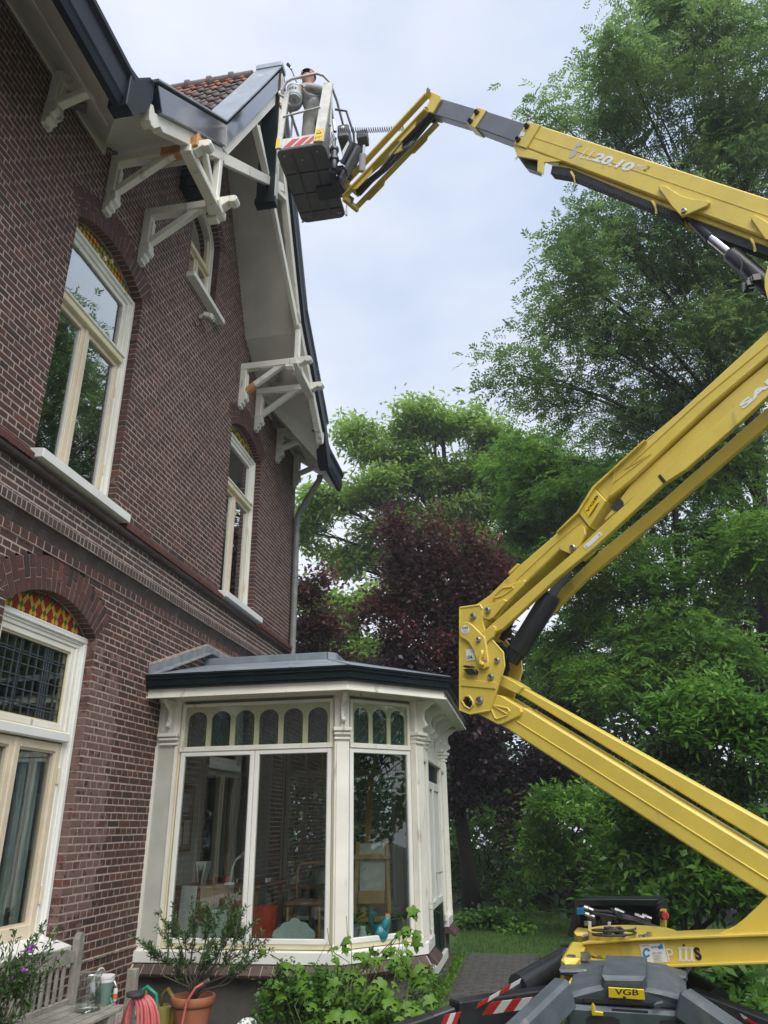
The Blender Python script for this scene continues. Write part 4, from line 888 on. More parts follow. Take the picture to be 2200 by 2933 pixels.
c3 = lambda x, y: (750+x/4.1475, 180+y/4.1475)
S0 = D(1350*KD, 2060*KD, 5.0); A0 = D(745*KD, 440*KD, 9.9)
BD = np.array([*(A0-S0)[:2], 0]); BD /= np.linalg.norm(BD); BN = np.array([-BD[1], BD[0], 0])
if np.dot(BN, CAM-S0) < 0: BN = -BN
def bp(p, off=0.0):                                   # photo point -> the boom's vertical plane, shifted off towards the viewer
    r = ray(*p); o = S0+BN*off; return CAM+r*(np.dot(BN, o-CAM)/np.dot(BN, r))
lift = thing('boom_lift', (S0[0], S0[1], 0), 'yellow tracked boom lift with folded arms raising a work basket', 'boom lift')
def plate(name, pts, off, th, m='lift_yellow', parent=None, bev=0.004, far=0.0):
    mb = MB(); mb.prism([bp(p, off)-BN*far for p in pts], -BN*th, bev); return obj(name, mb, m, parent or lift)
def pin(p, r, off, m='steel', h=0.018, parent=None, name='pin'):
    mb = MB(); c = bp(p, off); rr = r*np.dot(c-CAM, RM[:, 2])/F_PX
    mb.lathe(c, [(rr*1.15, -0.004), (rr*1.15, h*0.4), (rr, h*0.5), (rr, h), (rr*0.8, h*1.15), (rr*0.8, h*0.7), (0.0, h*0.7)], 16, BN); return obj(name, mb, m, parent or lift, smooth='auto')
def text(s, p0, p1, off, m, hpx=None, name='lettering', parent=None, plane=None, bold=0.0, fit=True, shear=0.0):
    cu = bpy.data.curves.new('lettering', 'FONT'); cu.body = s; cu.extrude = 0.0; cu.offset = bold; cu.shear = shear
    to = bpy.data.objects.new('lettering', cu); COL.objects.link(to); bpy.context.view_layer.update()
    me = bpy.data.meshes.new_from_object(to.evaluated_get(bpy.context.evaluated_depsgraph_get())); bpy.data.objects.remove(to)
    V = np.array([v.co[:] for v in me.vertices]); lo = V.min(0); hi = V.max(0)
    if plane: a, u, w, h = plane
    else:
        a = bp(p0, off); b = bp(p1, off); u = b-a; w = np.linalg.norm(u); u /= w
        v_ = np.cross(BN, u); v_ = v_ if v_[2] > 0 else -v_; q = bp((p0[0], p0[1]-hpx), off); h = abs(np.dot(q-a, v_))
    nn = BN if not plane else plane_n[0]
    v_ = np.cross(nn, u); v_ = v_ if v_[2] > 0 or abs(v_[2]) < 0.2 and np.dot(v_, RM[:, 1]) < 0 else -v_
    mb = MB(); P = [a+u*((x-lo[0])/(hi[0]-lo[0])*w)+v_*((y-lo[1])/(hi[1]-lo[1])*h)+nn*0.003 for x, y, z in V]
    mb.add(P, [tuple(p.vertices) for p in me.polygons]); bpy.data.meshes.remove(me)
    return obj(name, mb, m, parent or lift)
def decal(pts, off, m, name='decal', parent=None): mb = MB(); mb.prism([bp(p, off) for p in pts], BN*0.002); return obj(name, mb, m, parent or lift)
HW = 0.12                                              # half width of the arms
# lower arm and its upper link
low = plate('lower_arm', [(1440, 2040), (1501, 2026), (2200, 2453), (2360, 2551), (2360, 2690), (2195, 2568), (1434, 2077), (1400, 2048)], HW-0.02, 2*HW-0.04, bev=0.012)
mb = MB(); mb.tube([bp(cE(780, 1440), HW-0.019), bp((1694, 2200), HW-0.019), bp((2200, 2519), HW-0.019), bp((2350, 2614), HW-0.019)], 0.006, 5); obj('weld_seam', mb, 'lift_yellow', low)
lk = plate('link', [cE(830, 1045), (2200, 2361), (2360, 2452), (2360, 2520), (2200, 2425), cE(800, 1130)], 0.05, 0.10, bev=0.01)
plate('link_end', [cE(590, 975), cE(620, 922), cE(740, 985), cE(860, 1060), cE(800, 1132), cE(720, 1100), cE(590, 1040)], 0.075, 0.15, bev=0.006)
plate('arm_end_plate', [cE(545, 1140), cE(600, 1150), cE(830, 1290), cE(845, 1340), cE(820, 1385), cE(620, 1480), cE(570, 1480), cE(480, 1430), cE(330, 1350), cE(480, 1330)], HW+0.005, 2*HW+0.01, bev=0.006)
mb = MB(); Q = [cE(500, 1300), cE(530, 1265), cE(690, 1300), cE(710, 1330), cE(680, 1380), cE(570, 1420), cE(545, 1405)]; mb.tube([bp(p, HW+0.008) for p in Q+Q[:1]], 0.008, 6); mb.tube([bp(cE(530, 1275), HW+0.008), bp(cE(690, 1370), HW+0.008)], 0.007, 6); obj('stiffener', mb, 'lift_yellow', lift)
# elbow: two side plates with pins
EP = [cE(145, 165), cE(380, 130), cE(398, 170), cE(405, 330), cE(430, 420), cE(512, 530), cE(635, 670), cE(648, 820), cE(615, 930), cE(550, 1130), cE(482, 1325), cE(265, 1365), cE(145, 1325)]
for far in (0.0, 2*HW+0.04):
    off = HW+0.03; bq = lambda p, o, far=far: bp(p, o)-BN*far
    mb = MB(); H = [cE(235+75*math.cos(t)*(0.85 if abs(math.cos(t)) > 0.5 else 1.0), 1230+80*math.sin(t)) for t in np.linspace(-PI, PI, 7)[:-1]]
    # plate with a hexagonal hole: split in an upper piece and a ring round the hole
    up = [cE(145, 165), cE(380, 130), cE(398, 170), cE(405, 330), cE(430, 420), cE(512, 530), cE(635, 670), cE(648, 820), cE(615, 930), cE(571, 1060), cE(145, 1060)]
    mb.prism([bq(p, off) for p in up], -BN*0.02, 0.002)
    O = [cE(145, 1230), cE(145, 1060), cE(350, 1060), cE(350, 1230), cE(350, 1348), cE(265, 1365), cE(145, 1325)]
    Hh = [cE(168, 1210), cE(205, 1160), cE(250, 1158), cE(292, 1215), cE(300, 1262), cE(262, 1305), cE(205, 1275)]
    a = [bq(p, off) for p in O]; b = [bq(p, off) for p in Hh]; V = a+b+[p-BN*0.02 for p in a]+[p-BN*0.02 for p in b]
    mb.add(V, [(i, (i+1) % 7, 7+(i+1) % 7, 7+i) for i in range(7)]+[(14+i, 14+(i+1) % 7, 21+(i+1) % 7, 21+i) for i in range(7)]+[(i, (i+1) % 7, 14+(i+1) % 7, 14+i) for i in range(7)]+[(7+i, 7+(i+1) % 7, 21+(i+1) % 7, 21+i) for i in range(7)])
    mb.prism([bq(p, off) for p in [cE(350, 1060), cE(571, 1060), cE(550, 1130), cE(482, 1325), cE(350, 1348)]], -BN*0.02)
    ep = obj('elbow_plate', mb, 'lift_yellow', lift)
    if far == 0:
        mb = MB(); mb.tube([bp(p, off+0.004) for p in Hh+Hh[:1]], 0.009, 6); mb.tube([bp(cE(148, 165), off-0.004), bp(cE(380, 132), off-0.004), bp(cE(400, 175), off-0.004)], 0.011, 6)
        mb.tube([bp(p, off-0.006) for p in (cE(512, 530), cE(637, 670), cE(650, 820), cE(617, 930))], 0.010, 6); mb.tube([bp(cE(147, 168), off-0.002), bp(cE(147, 1320), off-0.002), bp(cE(265, 1362), off-0.002), bp(cE(480, 1324), off-0.002)], 0.008, 6)
        mb.prism([bp(p, off+0.01) for p in (cE(165, 965), cE(560, 1000), cE(548, 1080), cE(155, 1045))], -BN*0.012, 0.004); obj('stiffener', mb, 'lift_yellow', ep)
EO = HW+0.032
mb = MB(); mb.prism([bp(p, HW+0.06) for p in [cE(135, 420), cE(140, 370), cE(180, 328), cE(235, 322), cE(275, 345), cE(425, 490), cE(445, 600), cE(467, 760), cE(462, 825), cE(410, 858), cE(362, 838), cE(343, 780), cE(300, 640), cE(235, 540), cE(150, 485)]], -BN*0.025, 0.005); obj('lock_lever', mb, 'lift_yellow', lift)
mb = MB(); mb.prism([bp(p, HW+0.045) for p in [cE(385, 435), cE(520, 362), cE(550, 380), cE(552, 410), cE(520, 490), cE(445, 560), cE(420, 480)]], -BN*0.03, 0.005); obj('link_end', mb, 'lift_yellow', lift)
for p, r in ((cE(300, 260), 9), (cE(465, 190), 8), (cE(572, 757), 7.5), (cE(500, 945), 8.5), (cE(372, 1212), 10.5)): pin(p, r, EO)
pin(cE(362, 522), 6.5, HW+0.062); pin(cE(405, 800), 6, HW+0.062, 'lift_yellow', 0.03)
mb = MB(); mb.tube([bp(p, HW+0.085) for p in (cE(400, 640), cE(398, 690), cE(370, 735), cE(378, 790), cE(410, 805))], 0.014, 8); obj('grab_handle', mb, 'lift_yellow', lift, smooth=True)
mb = MB(); mb.prism([bp(p, HW+0.075) for p in (cE(172, 855), cE(300, 850), cE(325, 875), cE(322, 905), cE(225, 912), cE(215, 880))], -BN*0.045, 0.004); mb.prism([bp(p, HW+0.09) for p in (cE(178, 820), cE(200, 810), cE(285, 820), cE(280, 832), cE(190, 834))], -BN*0.05, 0.002); obj('tool_clip', mb, 'black_steel', lift)
cc = [cE(208+46*math.cos(t), 410+50*math.sin(t)) for t in np.linspace(0, 2*PI, 20)[:-1]]; decal(cc, HW+0.061, 'decal_white')
text('DSE', cE(176, 403), cE(243, 398), HW+0.062, 'decal_black', 6, bold=0.02)
for q, (a, b) in enumerate(((178, 240), (190, 228), (186, 232))): decal([cE(a, 413+q*15), cE(b, 411+q*15), cE(b, 416+q*15), cE(a, 418+q*15)], HW+0.063, 'decal_grey')
decal([cE(213, 632), cE(312, 622), cE(322, 750), cE(222, 762)], EO, 'decal_white'); text('104', cE(228, 748), cE(288, 742), EO+0.001, 'decal_black', 11.5, bold=0.02)
text('dB', cE(290, 738), cE(305, 736), EO+0.001, 'decal_grey', 5); text('LwA', cE(268, 664), cE(300, 662), EO+0.001, 'decal_grey', 4)
cc = [cE(433+21*math.cos(t), 751+26*math.sin(t)) for t in np.linspace(0, 2*PI, 16)[:-1]]; decal(cc, HW+0.061, 'decal_red'); cc = [cE(433+15*math.cos(t), 751+19*math.sin(t)) for t in np.linspace(0, 2*PI, 16)[:-1]]; decal(cc, HW+0.0635, 'decal_white')
for a, b in (((423, 738), (443, 764)), ((443, 738), (423, 764))): mb = MB(); mb.bar(bp(cE(*a), HW+0.067), bp(cE(*b), HW+0.067), 0.004, 0.002); obj('decal', mb, 'decal_black', lift)
# second arm: main beam with cranked middle, lower chord, near and far links
ua = plate('upper_arm', [cE(330, 120), c6(0, 1345), c6(300, 1050), c6(640, 755), c6(860, 572), c6(950, 700), c6(890, 775), c6(680, 905), c6(350, 1225), c6(130, 1490), cE(560, 290), cE(400, 290)], HW-0.02, 2*HW-0.04, bev=0.01)
plate('upper_arm_crank', [c6(855, 570), c6(1005, 325), c6(1115, 445), c6(955, 695)], HW+0.0, 2*HW, bev=0.006)
plate('upper_arm', [c6(1005, 325), c6(1350, 5), c5(0, 1655), c5(490, 1197), c5(800, 940), c5(1659, 150), (2360, 795), (2360, 868), c5(1659, 400), c5(1100, 872), c5(680, 1272), c5(390, 1552), c6(1115, 445)], HW-0.02, 2*HW-0.04, bev=0.01)
mb = MB(); mb.tube([bp(p, HW-0.018) for p in (c6(1170, 285), c6(1540, 0), c5(300, 1470), c5(1000, 830), c5(1659, 285), (2350, 840))], 0.006, 5); mb.tube([bp(p, HW-0.018) for p in (c6(265, 1195), c6(600, 880), c6(895, 630))], 0.006, 5); mb.tube([bp(p, HW-0.015) for p in (c6(1205, 140), c6(1145, 400))], 0.006, 5); obj('weld_seam', mb, 'lift_yellow', ua)
mb = MB(); mb.prism([bp(p, HW+0.02) for p in (c6(640, 750), c6(850, 560), c6(1000, 322), c6(1340, 2), c5(490, 1197), c5(480, 1190), c6(1325, 0), c6(985, 310), c6(835, 550), c6(645, 735))], -BN*(2*HW+0.04)); obj('cover_strip', mb, 'lift_yellow', lift)
lc = plate('lower_chord', [c6(1090, 650), c6(1100, 610), c6(1340, 300), c5(380, 1590), c5(1370, 690), c5(1659, 450), (2360, 905), (2360, 985), c5(1659, 640), c5(1100, 1130), c5(560, 1600), c6(1330, 460)], 0.06, 0.12, bev=0.008)
mb = MB(); mb.prism([bp(p, 0.066) for p in [c6(1160, 515)]+[c6(1215+65*math.sin(t), 480-65*math.cos(t)) for t in np.linspace(0.3, 2.8, 8)]+[c6(1200, 542)]], -BN*0.01); obj('black_cap', mb, 'rubber', lift)
for off, name in ((HW+0.03, 'near'), (-HW+0.02, 'far')):
    if name == 'near': P = [cE(400, 450), c6(0, 1640), c6(860, 882), c6(1100, 655), c6(1659, 160), c5(1659, 600), (2360, 912), (2360, 990), c5(1659, 775), c5(1320, 1090), c5(870, 1480), c6(1659, 285), c6(1000, 895), c6(620, 1205), c6(130, 1665), cE(530, 450)]
    else: P = [c6(470, 1480), c6(640, 1330), c6(1050, 930), c6(1659, 432), c5(1659, 880), (2360, 1018), (2360, 1100), c5(1659, 1050), c6(1659, 575), c6(1200, 965), c6(930, 1185), c6(530, 1585), c6(430, 1640)]
    k = plate('link', P, off, 0.05, bev=0.006)
    if name == 'near': nl_ = k
NO = HW+0.031
text('SAFETY LIFT', c5(1425, 905), c5(2650, -170), NO, 'decal_white', 25, bold=0.05)
for a in (c5(1440, 905),): pass
decal([c6(900, 880), c6(1055, 740), c6(1082, 768), c6(925, 910)], NO, 'decal_white'); decal([c5(610, 1540), c5(635, 1520), c5(690, 1585), c5(665, 1610)], NO, 'decal_black')
for p in (c6(930, 878), c6(1052, 768)):
    for s in (-1, 1): mb = MB(); mb.bar(bp((p[0]-3, p[1]-3*s), NO+0.003), bp((p[0]+3, p[1]+3*s), NO+0.003), 0.004, 0.002); obj('decal', mb, 'decal_grey', lift)
decal([(bp_[0], bp_[1]) for bp_ in [c6(905, 520), c6(1000, 380), c6(1060, 450), c6(950, 612)]], HW+0.001, 'decal_yellow')
text('VGB', c6(940, 560), c6(1045, 400), HW+0.003, 'decal_black', 12, bold=0.02)
for q in (0, 14): mb = MB(); mb.bar(bp(c6(948+q, 600-q*0.2), HW+0.005), bp(c6(1035+q*0.6, 468-q*0.2), HW+0.005), 0.005, 0.002); obj('decal', mb, 'decal_black', lift)
P = [c6(665, 875), c6(700, 850), c6(870, 690), c6(905, 690), c6(915, 760), c6(855, 880), c6(770, 950), c6(680, 910)]
plate('cylinder_bracket', P, HW+0.02, 0.03); plate('cylinder_bracket', P, HW+0.02, 0.03, far=2*HW); pin(c6(800, 893), 8, HW+0.022)
P = [c6(-40, 1400), c6(130, 1225), c6(340, 1195), c6(350, 1215), c6(240, 1320), c6(150, 1440), c6(60, 1560), cE(420, 290), cE(400, 250)]
plate('arm_end_plate', [cE(395, 150), cE(640, 60), cE(672, 85), cE(640, 130), cE(520, 270), cE(470, 295), cE(412, 280), cE(400, 250)], HW+0.025, 0.03)
plate('arm_end_plate', [c6(40, 1355), c6(130, 1265), c6(335, 1198), c6(350, 1212), c6(330, 1250), c6(160, 1420), c6(100, 1440), c6(60, 1400)], HW, 0.02)
mb = MB(); Q = [c6(40, 1360), c6(130, 1275), c6(225, 1262), c6(235, 1275), c6(130, 1350), c6(60, 1368)]; mb.tube([bp(p, HW+0.003) for p in Q+Q[:1]], 0.007, 6); obj('stiffener', mb, 'lift_yellow', lift)
plate('cable_clip', [c6(185, 1120), c6(270, 1040), c6(300, 1050), c6(190, 1150)], 0.08, 0.1)
# big cylinder in the elbow
mb = MB(); a, b = bp(cE(730, 770), 0.0), bp(c6(605, 1335), 0.0); d = (b-a)/np.linalg.norm(b-a); mb.use('black_steel').tube([a, a+d*0.10, a+d*0.11, b-d*0.03, b], [0.06, 0.07, 0.086, 0.086, 0.075], 20)
mb.use('boom_grey').tube([b, bp(c6(740, 1120), 0.0), bp(c6(800, 893), 0.0)], 0.038, 14); mb.use('black_steel').tube([bp(cE(560, 570), 0.03), bp(cE(700, 640), 0.03), bp(cE(900, 330), 0.05), bp(cE(1050, 130), 0.05)], 0.022, 8)
for q in range(4): mb.tube([bp(cE(600+q*14, 520+q*6), -0.02+q*0.02), bp(cE(700+q*20, 300), -0.03+q*0.02), bp(cE(760+q*16, 240), -0.02), bp(c6(330+q*10, 1440), -0.01)], 0.010, 6)
obj('hydraulic_cylinder', mb, None, lift, smooth='auto')
for q in range(4):
    mb = MB(); mb.tube([bp(cE(600+q*22, 960+q*6), -0.05+q*0.02), bp(cE(660+q*15, 860), -0.02), bp(cE(640+q*12, 640+q*10), 0.0), bp(cE(560+q*20, 560), -0.02)], 0.009, 6); obj('hose', mb, 'rubber', lift, smooth=True)
# upper pivot (just outside the picture on the right) and telescopic boom
plate('elbow_plate', [c7(1635, 1100), c7(1659, 1010), (2330, 700), (2420, 640), (2420, 1120), (2260, 1010), (2205, 880), c7(1636, 1160)], HW+0.03, 0.03)
plate('elbow_plate', [c7(1675, 1100), (2230, 760), (2330, 700), (2420, 640), (2420, 1120), (2260, 1010)], HW+0.03, 0.03, far=2*HW)
tb = plate('boom', [c7(215, 130), c7(1659, 592), (2420, 673), (2420, 790), c7(1659, 850), c7(125, 272)], 0.10, 0.20, bev=0.012)
plate('boom_collar', [c7(132, 105), c7(217, 127), c7(127, 275), c7(45, 250)], 0.115, 0.23, bev=0.006)
mb = MB(); mb.tube([bp(c7(170, 205), 0.1), bp(c7(900, 445), 0.1), bp(c7(1659, 706), 0.1), (bp((2400, 750), 0.1))], 0.005, 5); obj('weld_seam', mb, 'lift_yellow', tb)
plate('boom_rib', [c7(330, 362), c7(1659, 862), (2400, 800), (2400, 830), c7(1659, 900), c7(330, 392)], 0.055, 0.11, bev=0.006)
plate('nose_bracket', [c7(45, 262), c7(125, 277), c7(230, 318), c7(352, 357), c7(240, 365), c7(232, 440), c7(195, 420), c7(198, 350), c7(70, 325)], 0.10, 0.02); plate('nose_bracket', [c7(70, 325), c7(198, 350), c7(195, 420), c7(120, 395)], 0.02, 0.10, 'black_steel')
ch = MB(); ch.prism([bp(p, 0.06) for p in (c7(280, 435), c7(400, 455), c7(1110, 735), c7(1100, 690), c7(400, 400), c7(290, 385))], -BN*0.10, 0.004); ch.prism([bp(p, 0.04) for p in (c7(1180, 690), c7(1659, 880), (2400, 860), (2400, 905), c7(1659, 960), c7(1300, 830), c7(1170, 740))], -BN*0.10, 0.004)
for t in np.linspace(0.03, 0.97, 40): a = bp(c7(290+810*t, 395+300*t), 0.063); b = bp(c7(300+800*t, 438+290*t), 0.063); ch.bar(a, b, 0.006, 0.006)
obj('cable_chain', ch, 'rubber', lift)
for p in ((410, 425), (925, 610), (1550, 850)): mb = MB(); mb.tube([bp(c7(*p), 0.085), bp(c7(p[0]+18, p[1]+30), 0.085), bp(c7(p[0]+26, p[1]+72), 0.08), bp(c7(p[0]+26, p[1]+72), -0.05)], 0.012, 6); obj('chain_bracket', mb, 'lift_yellow', lift)
P = [c7(960, 520), c7(975, 508), c7(1005, 512), c7(1100, 572), c7(1180, 598), c7(1278, 604), c7(1288, 618), c7(1270, 640), c7(1215, 664), c7(1112, 708), c7(1050, 642)]
plate('cylinder_bracket', P, 0.13, 0.03); plate('cylinder_bracket', P, 0.13, 0.03, far=0.23); pin(c7(1127, 675), 7, 0.132)
plate('cylinder_bracket', [c7(1545, 712), c7(1575, 698), c7(1620, 720), c7(1720, 790), c7(1800, 900), c7(1640, 850)], 0.13, 0.03)
mb = MB(); a, b, c_, e_ = bp(c7(1130, 690)), bp(c7(1300, 845)), bp(c7(1415, 940)), bp(c7(1690, 1170))
mb.use('black_steel').tube([a, b], [0.035, 0.05], 14); mb.use('chrome').tube([b, c_], 0.042, 16); d = (e_-c_)/np.linalg.norm(e_-c_); mb.use('black_steel').tube([c_, c_+d*0.02, c_+d*0.04, e_], [0.05, 0.065, 0.072, 0.072], 18)
mb.tube([bp(c7(1470, 960), 0.08), bp(c7(1500, 1000), 0.1), bp(c7(1490, 1050), 0.1), bp(c7(1540, 1130), 0.08)], 0.010, 6)
for q in range(7): p = bp(c7(1490+random.random()*90, 1100+random.random()*70), 0.05+0.06*random.random()); mb.box(p-0.02, p+0.02+0.015*random.random())
obj('hydraulic_cylinder', mb, None, lift, smooth='auto')
T0 = 0.101
cc = [c7(*p) for p in ((400, 335), (408, 300), (430, 268), (450, 262), (452, 290), (440, 318), (412, 340))]; decal(cc, T0, 'decal_grey'); cc = [c7(*p) for p in ((440, 262), (458, 244), (484, 246), (480, 262), (462, 266), (448, 275))]; decal(cc, T0, 'decal_grey')
text('LL', c7(462, 335), c7(540, 353), T0, 'decal_white', 30, bold=-0.008, shear=0.25); text('20.10', c7(535, 352), c7(785, 428), T0, 'decal_white', 29, bold=0.045, shear=0.2); text('MK', c7(815, 402), c7(860, 415), T0, 'decal_white', 15, bold=0.0, shear=0.3); text('2', c7(862, 415), c7(892, 424), T0, 'boom_grey', 17, shear=0.3)
for p in ((133, 138), (77, 222)): pin(c7(*p), 7, 0.117, 'black_steel', 0.03)
decal([c7(95, 170), c7(122, 175), c7(110, 202), c7(84, 196)], 0.117, 'decal_white')
plate('boom_section', [c8(1325, 268), c8(1659, 375), c7(150, 125), c7(70, 250), c8(1555, 532), c8(1230, 412)], 0.082, 0.164, 'boom_grey', bev=0.008)
plate('boom_collar', [c8(1252, 235), c8(1332, 264), c8(1230, 418), c8(1158, 388)], 0.095, 0.19)
plate('boom_section', [c8(900, 150), c8(1260, 258), c8(1190, 396), c8(830, 288)], 0.068, 0.136, 'boom_grey', bev=0.006)
for p in ((1250, 285), (1193, 362)): pin(c8(*p), 7, 0.097, 'black_steel', 0.03)
plate('boom_head', [c8(845, 98), c8(930, 140), c8(930, 165), c8(858, 286), c8(806, 274), c8(800, 240), c8(832, 180), c8(800, 125)], 0.10, 0.03); plate('boom_head', [c8(845, 98), c8(930, 140), c8(930, 165), c8(858, 286), c8(806, 274), c8(800, 240), c8(832, 180), c8(800, 125)], 0.10, 0.03, far=0.17)
mb = MB(); mb.tube([bp(c8(820, 122), 0.13), bp(c8(820, 122), -0.13)], 0.035, 14); mb.tube([bp(c8(800, 255), 0.12), bp(c8(800, 255), -0.12)], 0.03, 14); obj('pivot_tube', mb, 'lift_yellow', lift, smooth='auto'); pin(c8(822, 88), 6, 0.05, 'steel')
# jib: two upper links, two channel arms, cylinder between
jb = None
for off in (0.12, -0.12):
    a, b = bp(c8(812, 128), off), bp(c8(90, 905), off); mb = MB(); mb.bar(a, b, 0.035, 0.075, up=BN, bev=0.004); obj('jib_link', mb, 'lift_yellow', lift)
    a, b = bp(c8(800, 262), 0.12)-BN*(0.12-off), bp(c8(75, 1030), 0.12)-BN*(0.12-off)
    mb = MB(); dd = (b-a)/np.linalg.norm(b-a); nn = np.cross(BN, dd); nn = nn if nn[2] < 0 else -nn; L = np.linalg.norm(b-a)
    mb.bar(a, b, 0.03, 0.07, up=BN, bev=0.004)
    for t0, t1, w in ((0.1, 0.35, 0.09), (0.62, 0.9, 0.10)): mb.prism([a+dd*L*t0-nn*0.0, a+dd*L*t1, a+dd*L*(t1-0.05)+nn*w, a+dd*L*(t0+0.05)+nn*w], BN*0.008 if off > 0 else -BN*0.008)
    jb = obj('jib_arm', mb, 'lift_yellow', lift)
mb = MB(); mb.bar(bp(c8(75, 1035), 0.13), bp(c8(75, 1035), 0.13)-BN*0.27, 0.05, 0.08, bev=0.004); mb.bar(bp(c8(90, 905), 0.13), bp(c8(90, 905), 0.13)-BN*0.27, 0.05, 0.05, bev=0.004); mb.bar(bp(c8(95, 1000), -0.05), bp(c8(560, 590), -0.05), 0.05, 0.03, bev=0.003); mb.prism([bp(p, 0.02) for p in (c8(545, 545), c8(595, 540), c8(580, 590), c8(600, 610), c8(470, 670))], -BN*0.02); obj('jib_cross_tube', mb, 'lift_yellow', lift)
mb = MB(); mb.prism([bp(p, 0.02) for p in (c8(130, 1010), c8(170, 1040), c8(150, 1095), c8(102, 1055))], BN*0.006); obj('jib_flap', mb, 'boom_grey', lift)
mb = MB().use('black_steel'); a, b = bp(c8(850, 305)), bp(c8(600, 545)); mb.tube([a, b], 0.05, 14); mb.use('navy_paint').tube([b, bp(c8(400, 800))], 0.03, 12); mb.use('black_steel').tube([bp(c8(400, 800)), bp(c8(200, 985))], [0.03, 0.06], 10)
for q in range(5): mb.tube([bp(c8(880, 320), -0.05+q*0.02), bp(c8(640+q*12, 520+q*9), -0.06+q*0.02), bp(c8(430+q*6, 770+q*6), -0.05+q*0.02), bp(c8(190, 960+q*12), -0.04+q*0.02)], 0.009, 6)
mb.tube([bp(c8(845, 320), -0.02), bp(c8(890, 330), -0.1)], 0.07, 12); obj('jib_cylinder', mb, None, lift, smooth='auto')
# ---- turret
TW = 0.17
plate('turret_side', [c9(436, 128), c9(560, 122), c9(800, 102), c9(1659, 72), (2380, 2665), (2380, 2748), c9(1659, 240), c9(900, 266), c9(760, 250), c9(520, 215), c9(440, 180)], TW, 2*TW, bev=0.006)
def flange(top, bot, o): return plate('turret_flange', top+bot[::-1], TW+o, 2*TW+2*o, bev=0.004)
flange([c9(428, 112), c9(560, 106), c9(800, 87), c9(1659, 52), (2380, 2656)], [c9(428, 130), c9(560, 124), c9(800, 104), c9(1659, 74), (2380, 2667)], 0.035)
flange([c9(800, 262), c9(900, 266), c9(1659, 236), (2380, 2743)], [c9(800, 288), c9(900, 286), c9(1659, 258), (2380, 2753)], 0.045)
plate('turret_gusset', [c9(1215, 78), c9(1330, 55), c9(1440, 5), cL(1540, 720), cL(1600, 665), cL(1659, 605), (2300, 2500), (2420, 2420), (2420, 2680), c9(1659, 58)], 0.09, 0.03); plate('turret_gusset', [c9(1215, 78), c9(1330, 55), c9(1440, 5), cL(1540, 720), cL(1600, 665), cL(1659, 605), (2300, 2500), (2420, 2420), (2420, 2680), c9(1659, 58)], 0.09, 0.03, far=0.18)
RC = bp(c9(650, 225), TW)-BN*0.30; RZ = bp(c9(600, 255), TW)[2]
mb = MB().use('lift_yellow'); mb.lathe((RC[0], RC[1], RZ), [(0.0, 0), (0.365, 0), (0.37, 0.005), (0.37, 0.02), (0.365, 0.025), (0.30, 0.025)], 40); mb.lathe((RC[0], RC[1], RZ+0.02), [(0.295, 0), (0.295, 0.15), (0.0, 0.15)], 32)
mb.use('black_steel').lathe((RC[0], RC[1], RZ-0.06), [(0.36, 0), (0.355, 0.01), (0.355, 0.055), (0.0, 0.058)], 40)
obj('slewing_ring', mb, None, lift, smooth='auto')
for q in range(26):
    t = 2*PI*q/26; b = MB(); b.lathe((RC[0]+0.335*math.cos(t), RC[1]+0.335*math.sin(t), RZ+0.024), [(0.014, 0), (0.014, 0.02), (0.0, 0.02)], 6); obj('bolt', b, 'steel', lift)
for p in (c9(822, 78), c9(858, 74), c9(876, 62)): b = MB(); q = bp(p, TW-0.03); b.lathe(q-np.array([0, 0, 0.015]), [(0.018, 0), (0.018, 0.028), (0, 0.028)], 6); obj('bolt', b, 'steel', lift)
TO = TW+0.001
decal([c9(810, 125), c9(972, 117), c9(1000, 243), c9(835, 248)], TO, 'decal_white')
cc = [c9(858+26*math.cos(t), 182+32*math.sin(t)) for t in np.linspace(0.5, 5.8, 14)]+[c9(858+15*math.cos(t), 182+18*math.sin(t)) for t in np.linspace(5.8, 0.5, 14)]; decal(cc, TO+0.002, 'decal_blue')
text('SAFETY', c9(888, 150), c9(945, 147), TO+0.002, 'decal_blue', 4.5, bold=0.03); decal([c9(930, 145), c9(958, 120), c9(968, 150), c9(945, 158)], TO+0.003, 'decal_blue'); text('SAFETY LIFT BV', c9(897, 188), c9(960, 186), TO+0.002, 'decal_black', 3, bold=0.02)
for q in range(5): decal([c9(900+q, 198+q*9), c9(955+q*2-(q % 2)*12, 197+q*9), c9(955+q*2-(q % 2)*12, 200+q*9), c9(900+q, 201+q*9)], TO+0.002, 'decal_grey')
decal([c9(820, 136), c9(873, 134), c9(873, 137), c9(820, 139)], TO+0.002, 'decal_red')
text('P', c9(1005, 238), c9(1045, 236), TO+0.003, 'decal_white', 36, bold=-0.01); 
for x in (1062, 1100, 1138): 
    for a in ([c9(x+10, 150), c9(x+24, 150), c9(x+26, 234), c9(x+12, 234)], [c9(x, 146), c9(x+32, 145), c9(x+32, 154), c9(x, 155)], [c9(x+4, 228), c9(x+37, 227), c9(x+37, 237), c9(x+4, 238)]): decal(a, TO, 'decal_white', 'lettering')
decal([c9(1092, 127), c9(1114, 126), c9(1103, 142)], TO, 'decal_black', 'lettering'); text('S', c9(1186, 232), c9(1228, 230), TO, 'decal_black', 38, bold=0.05)
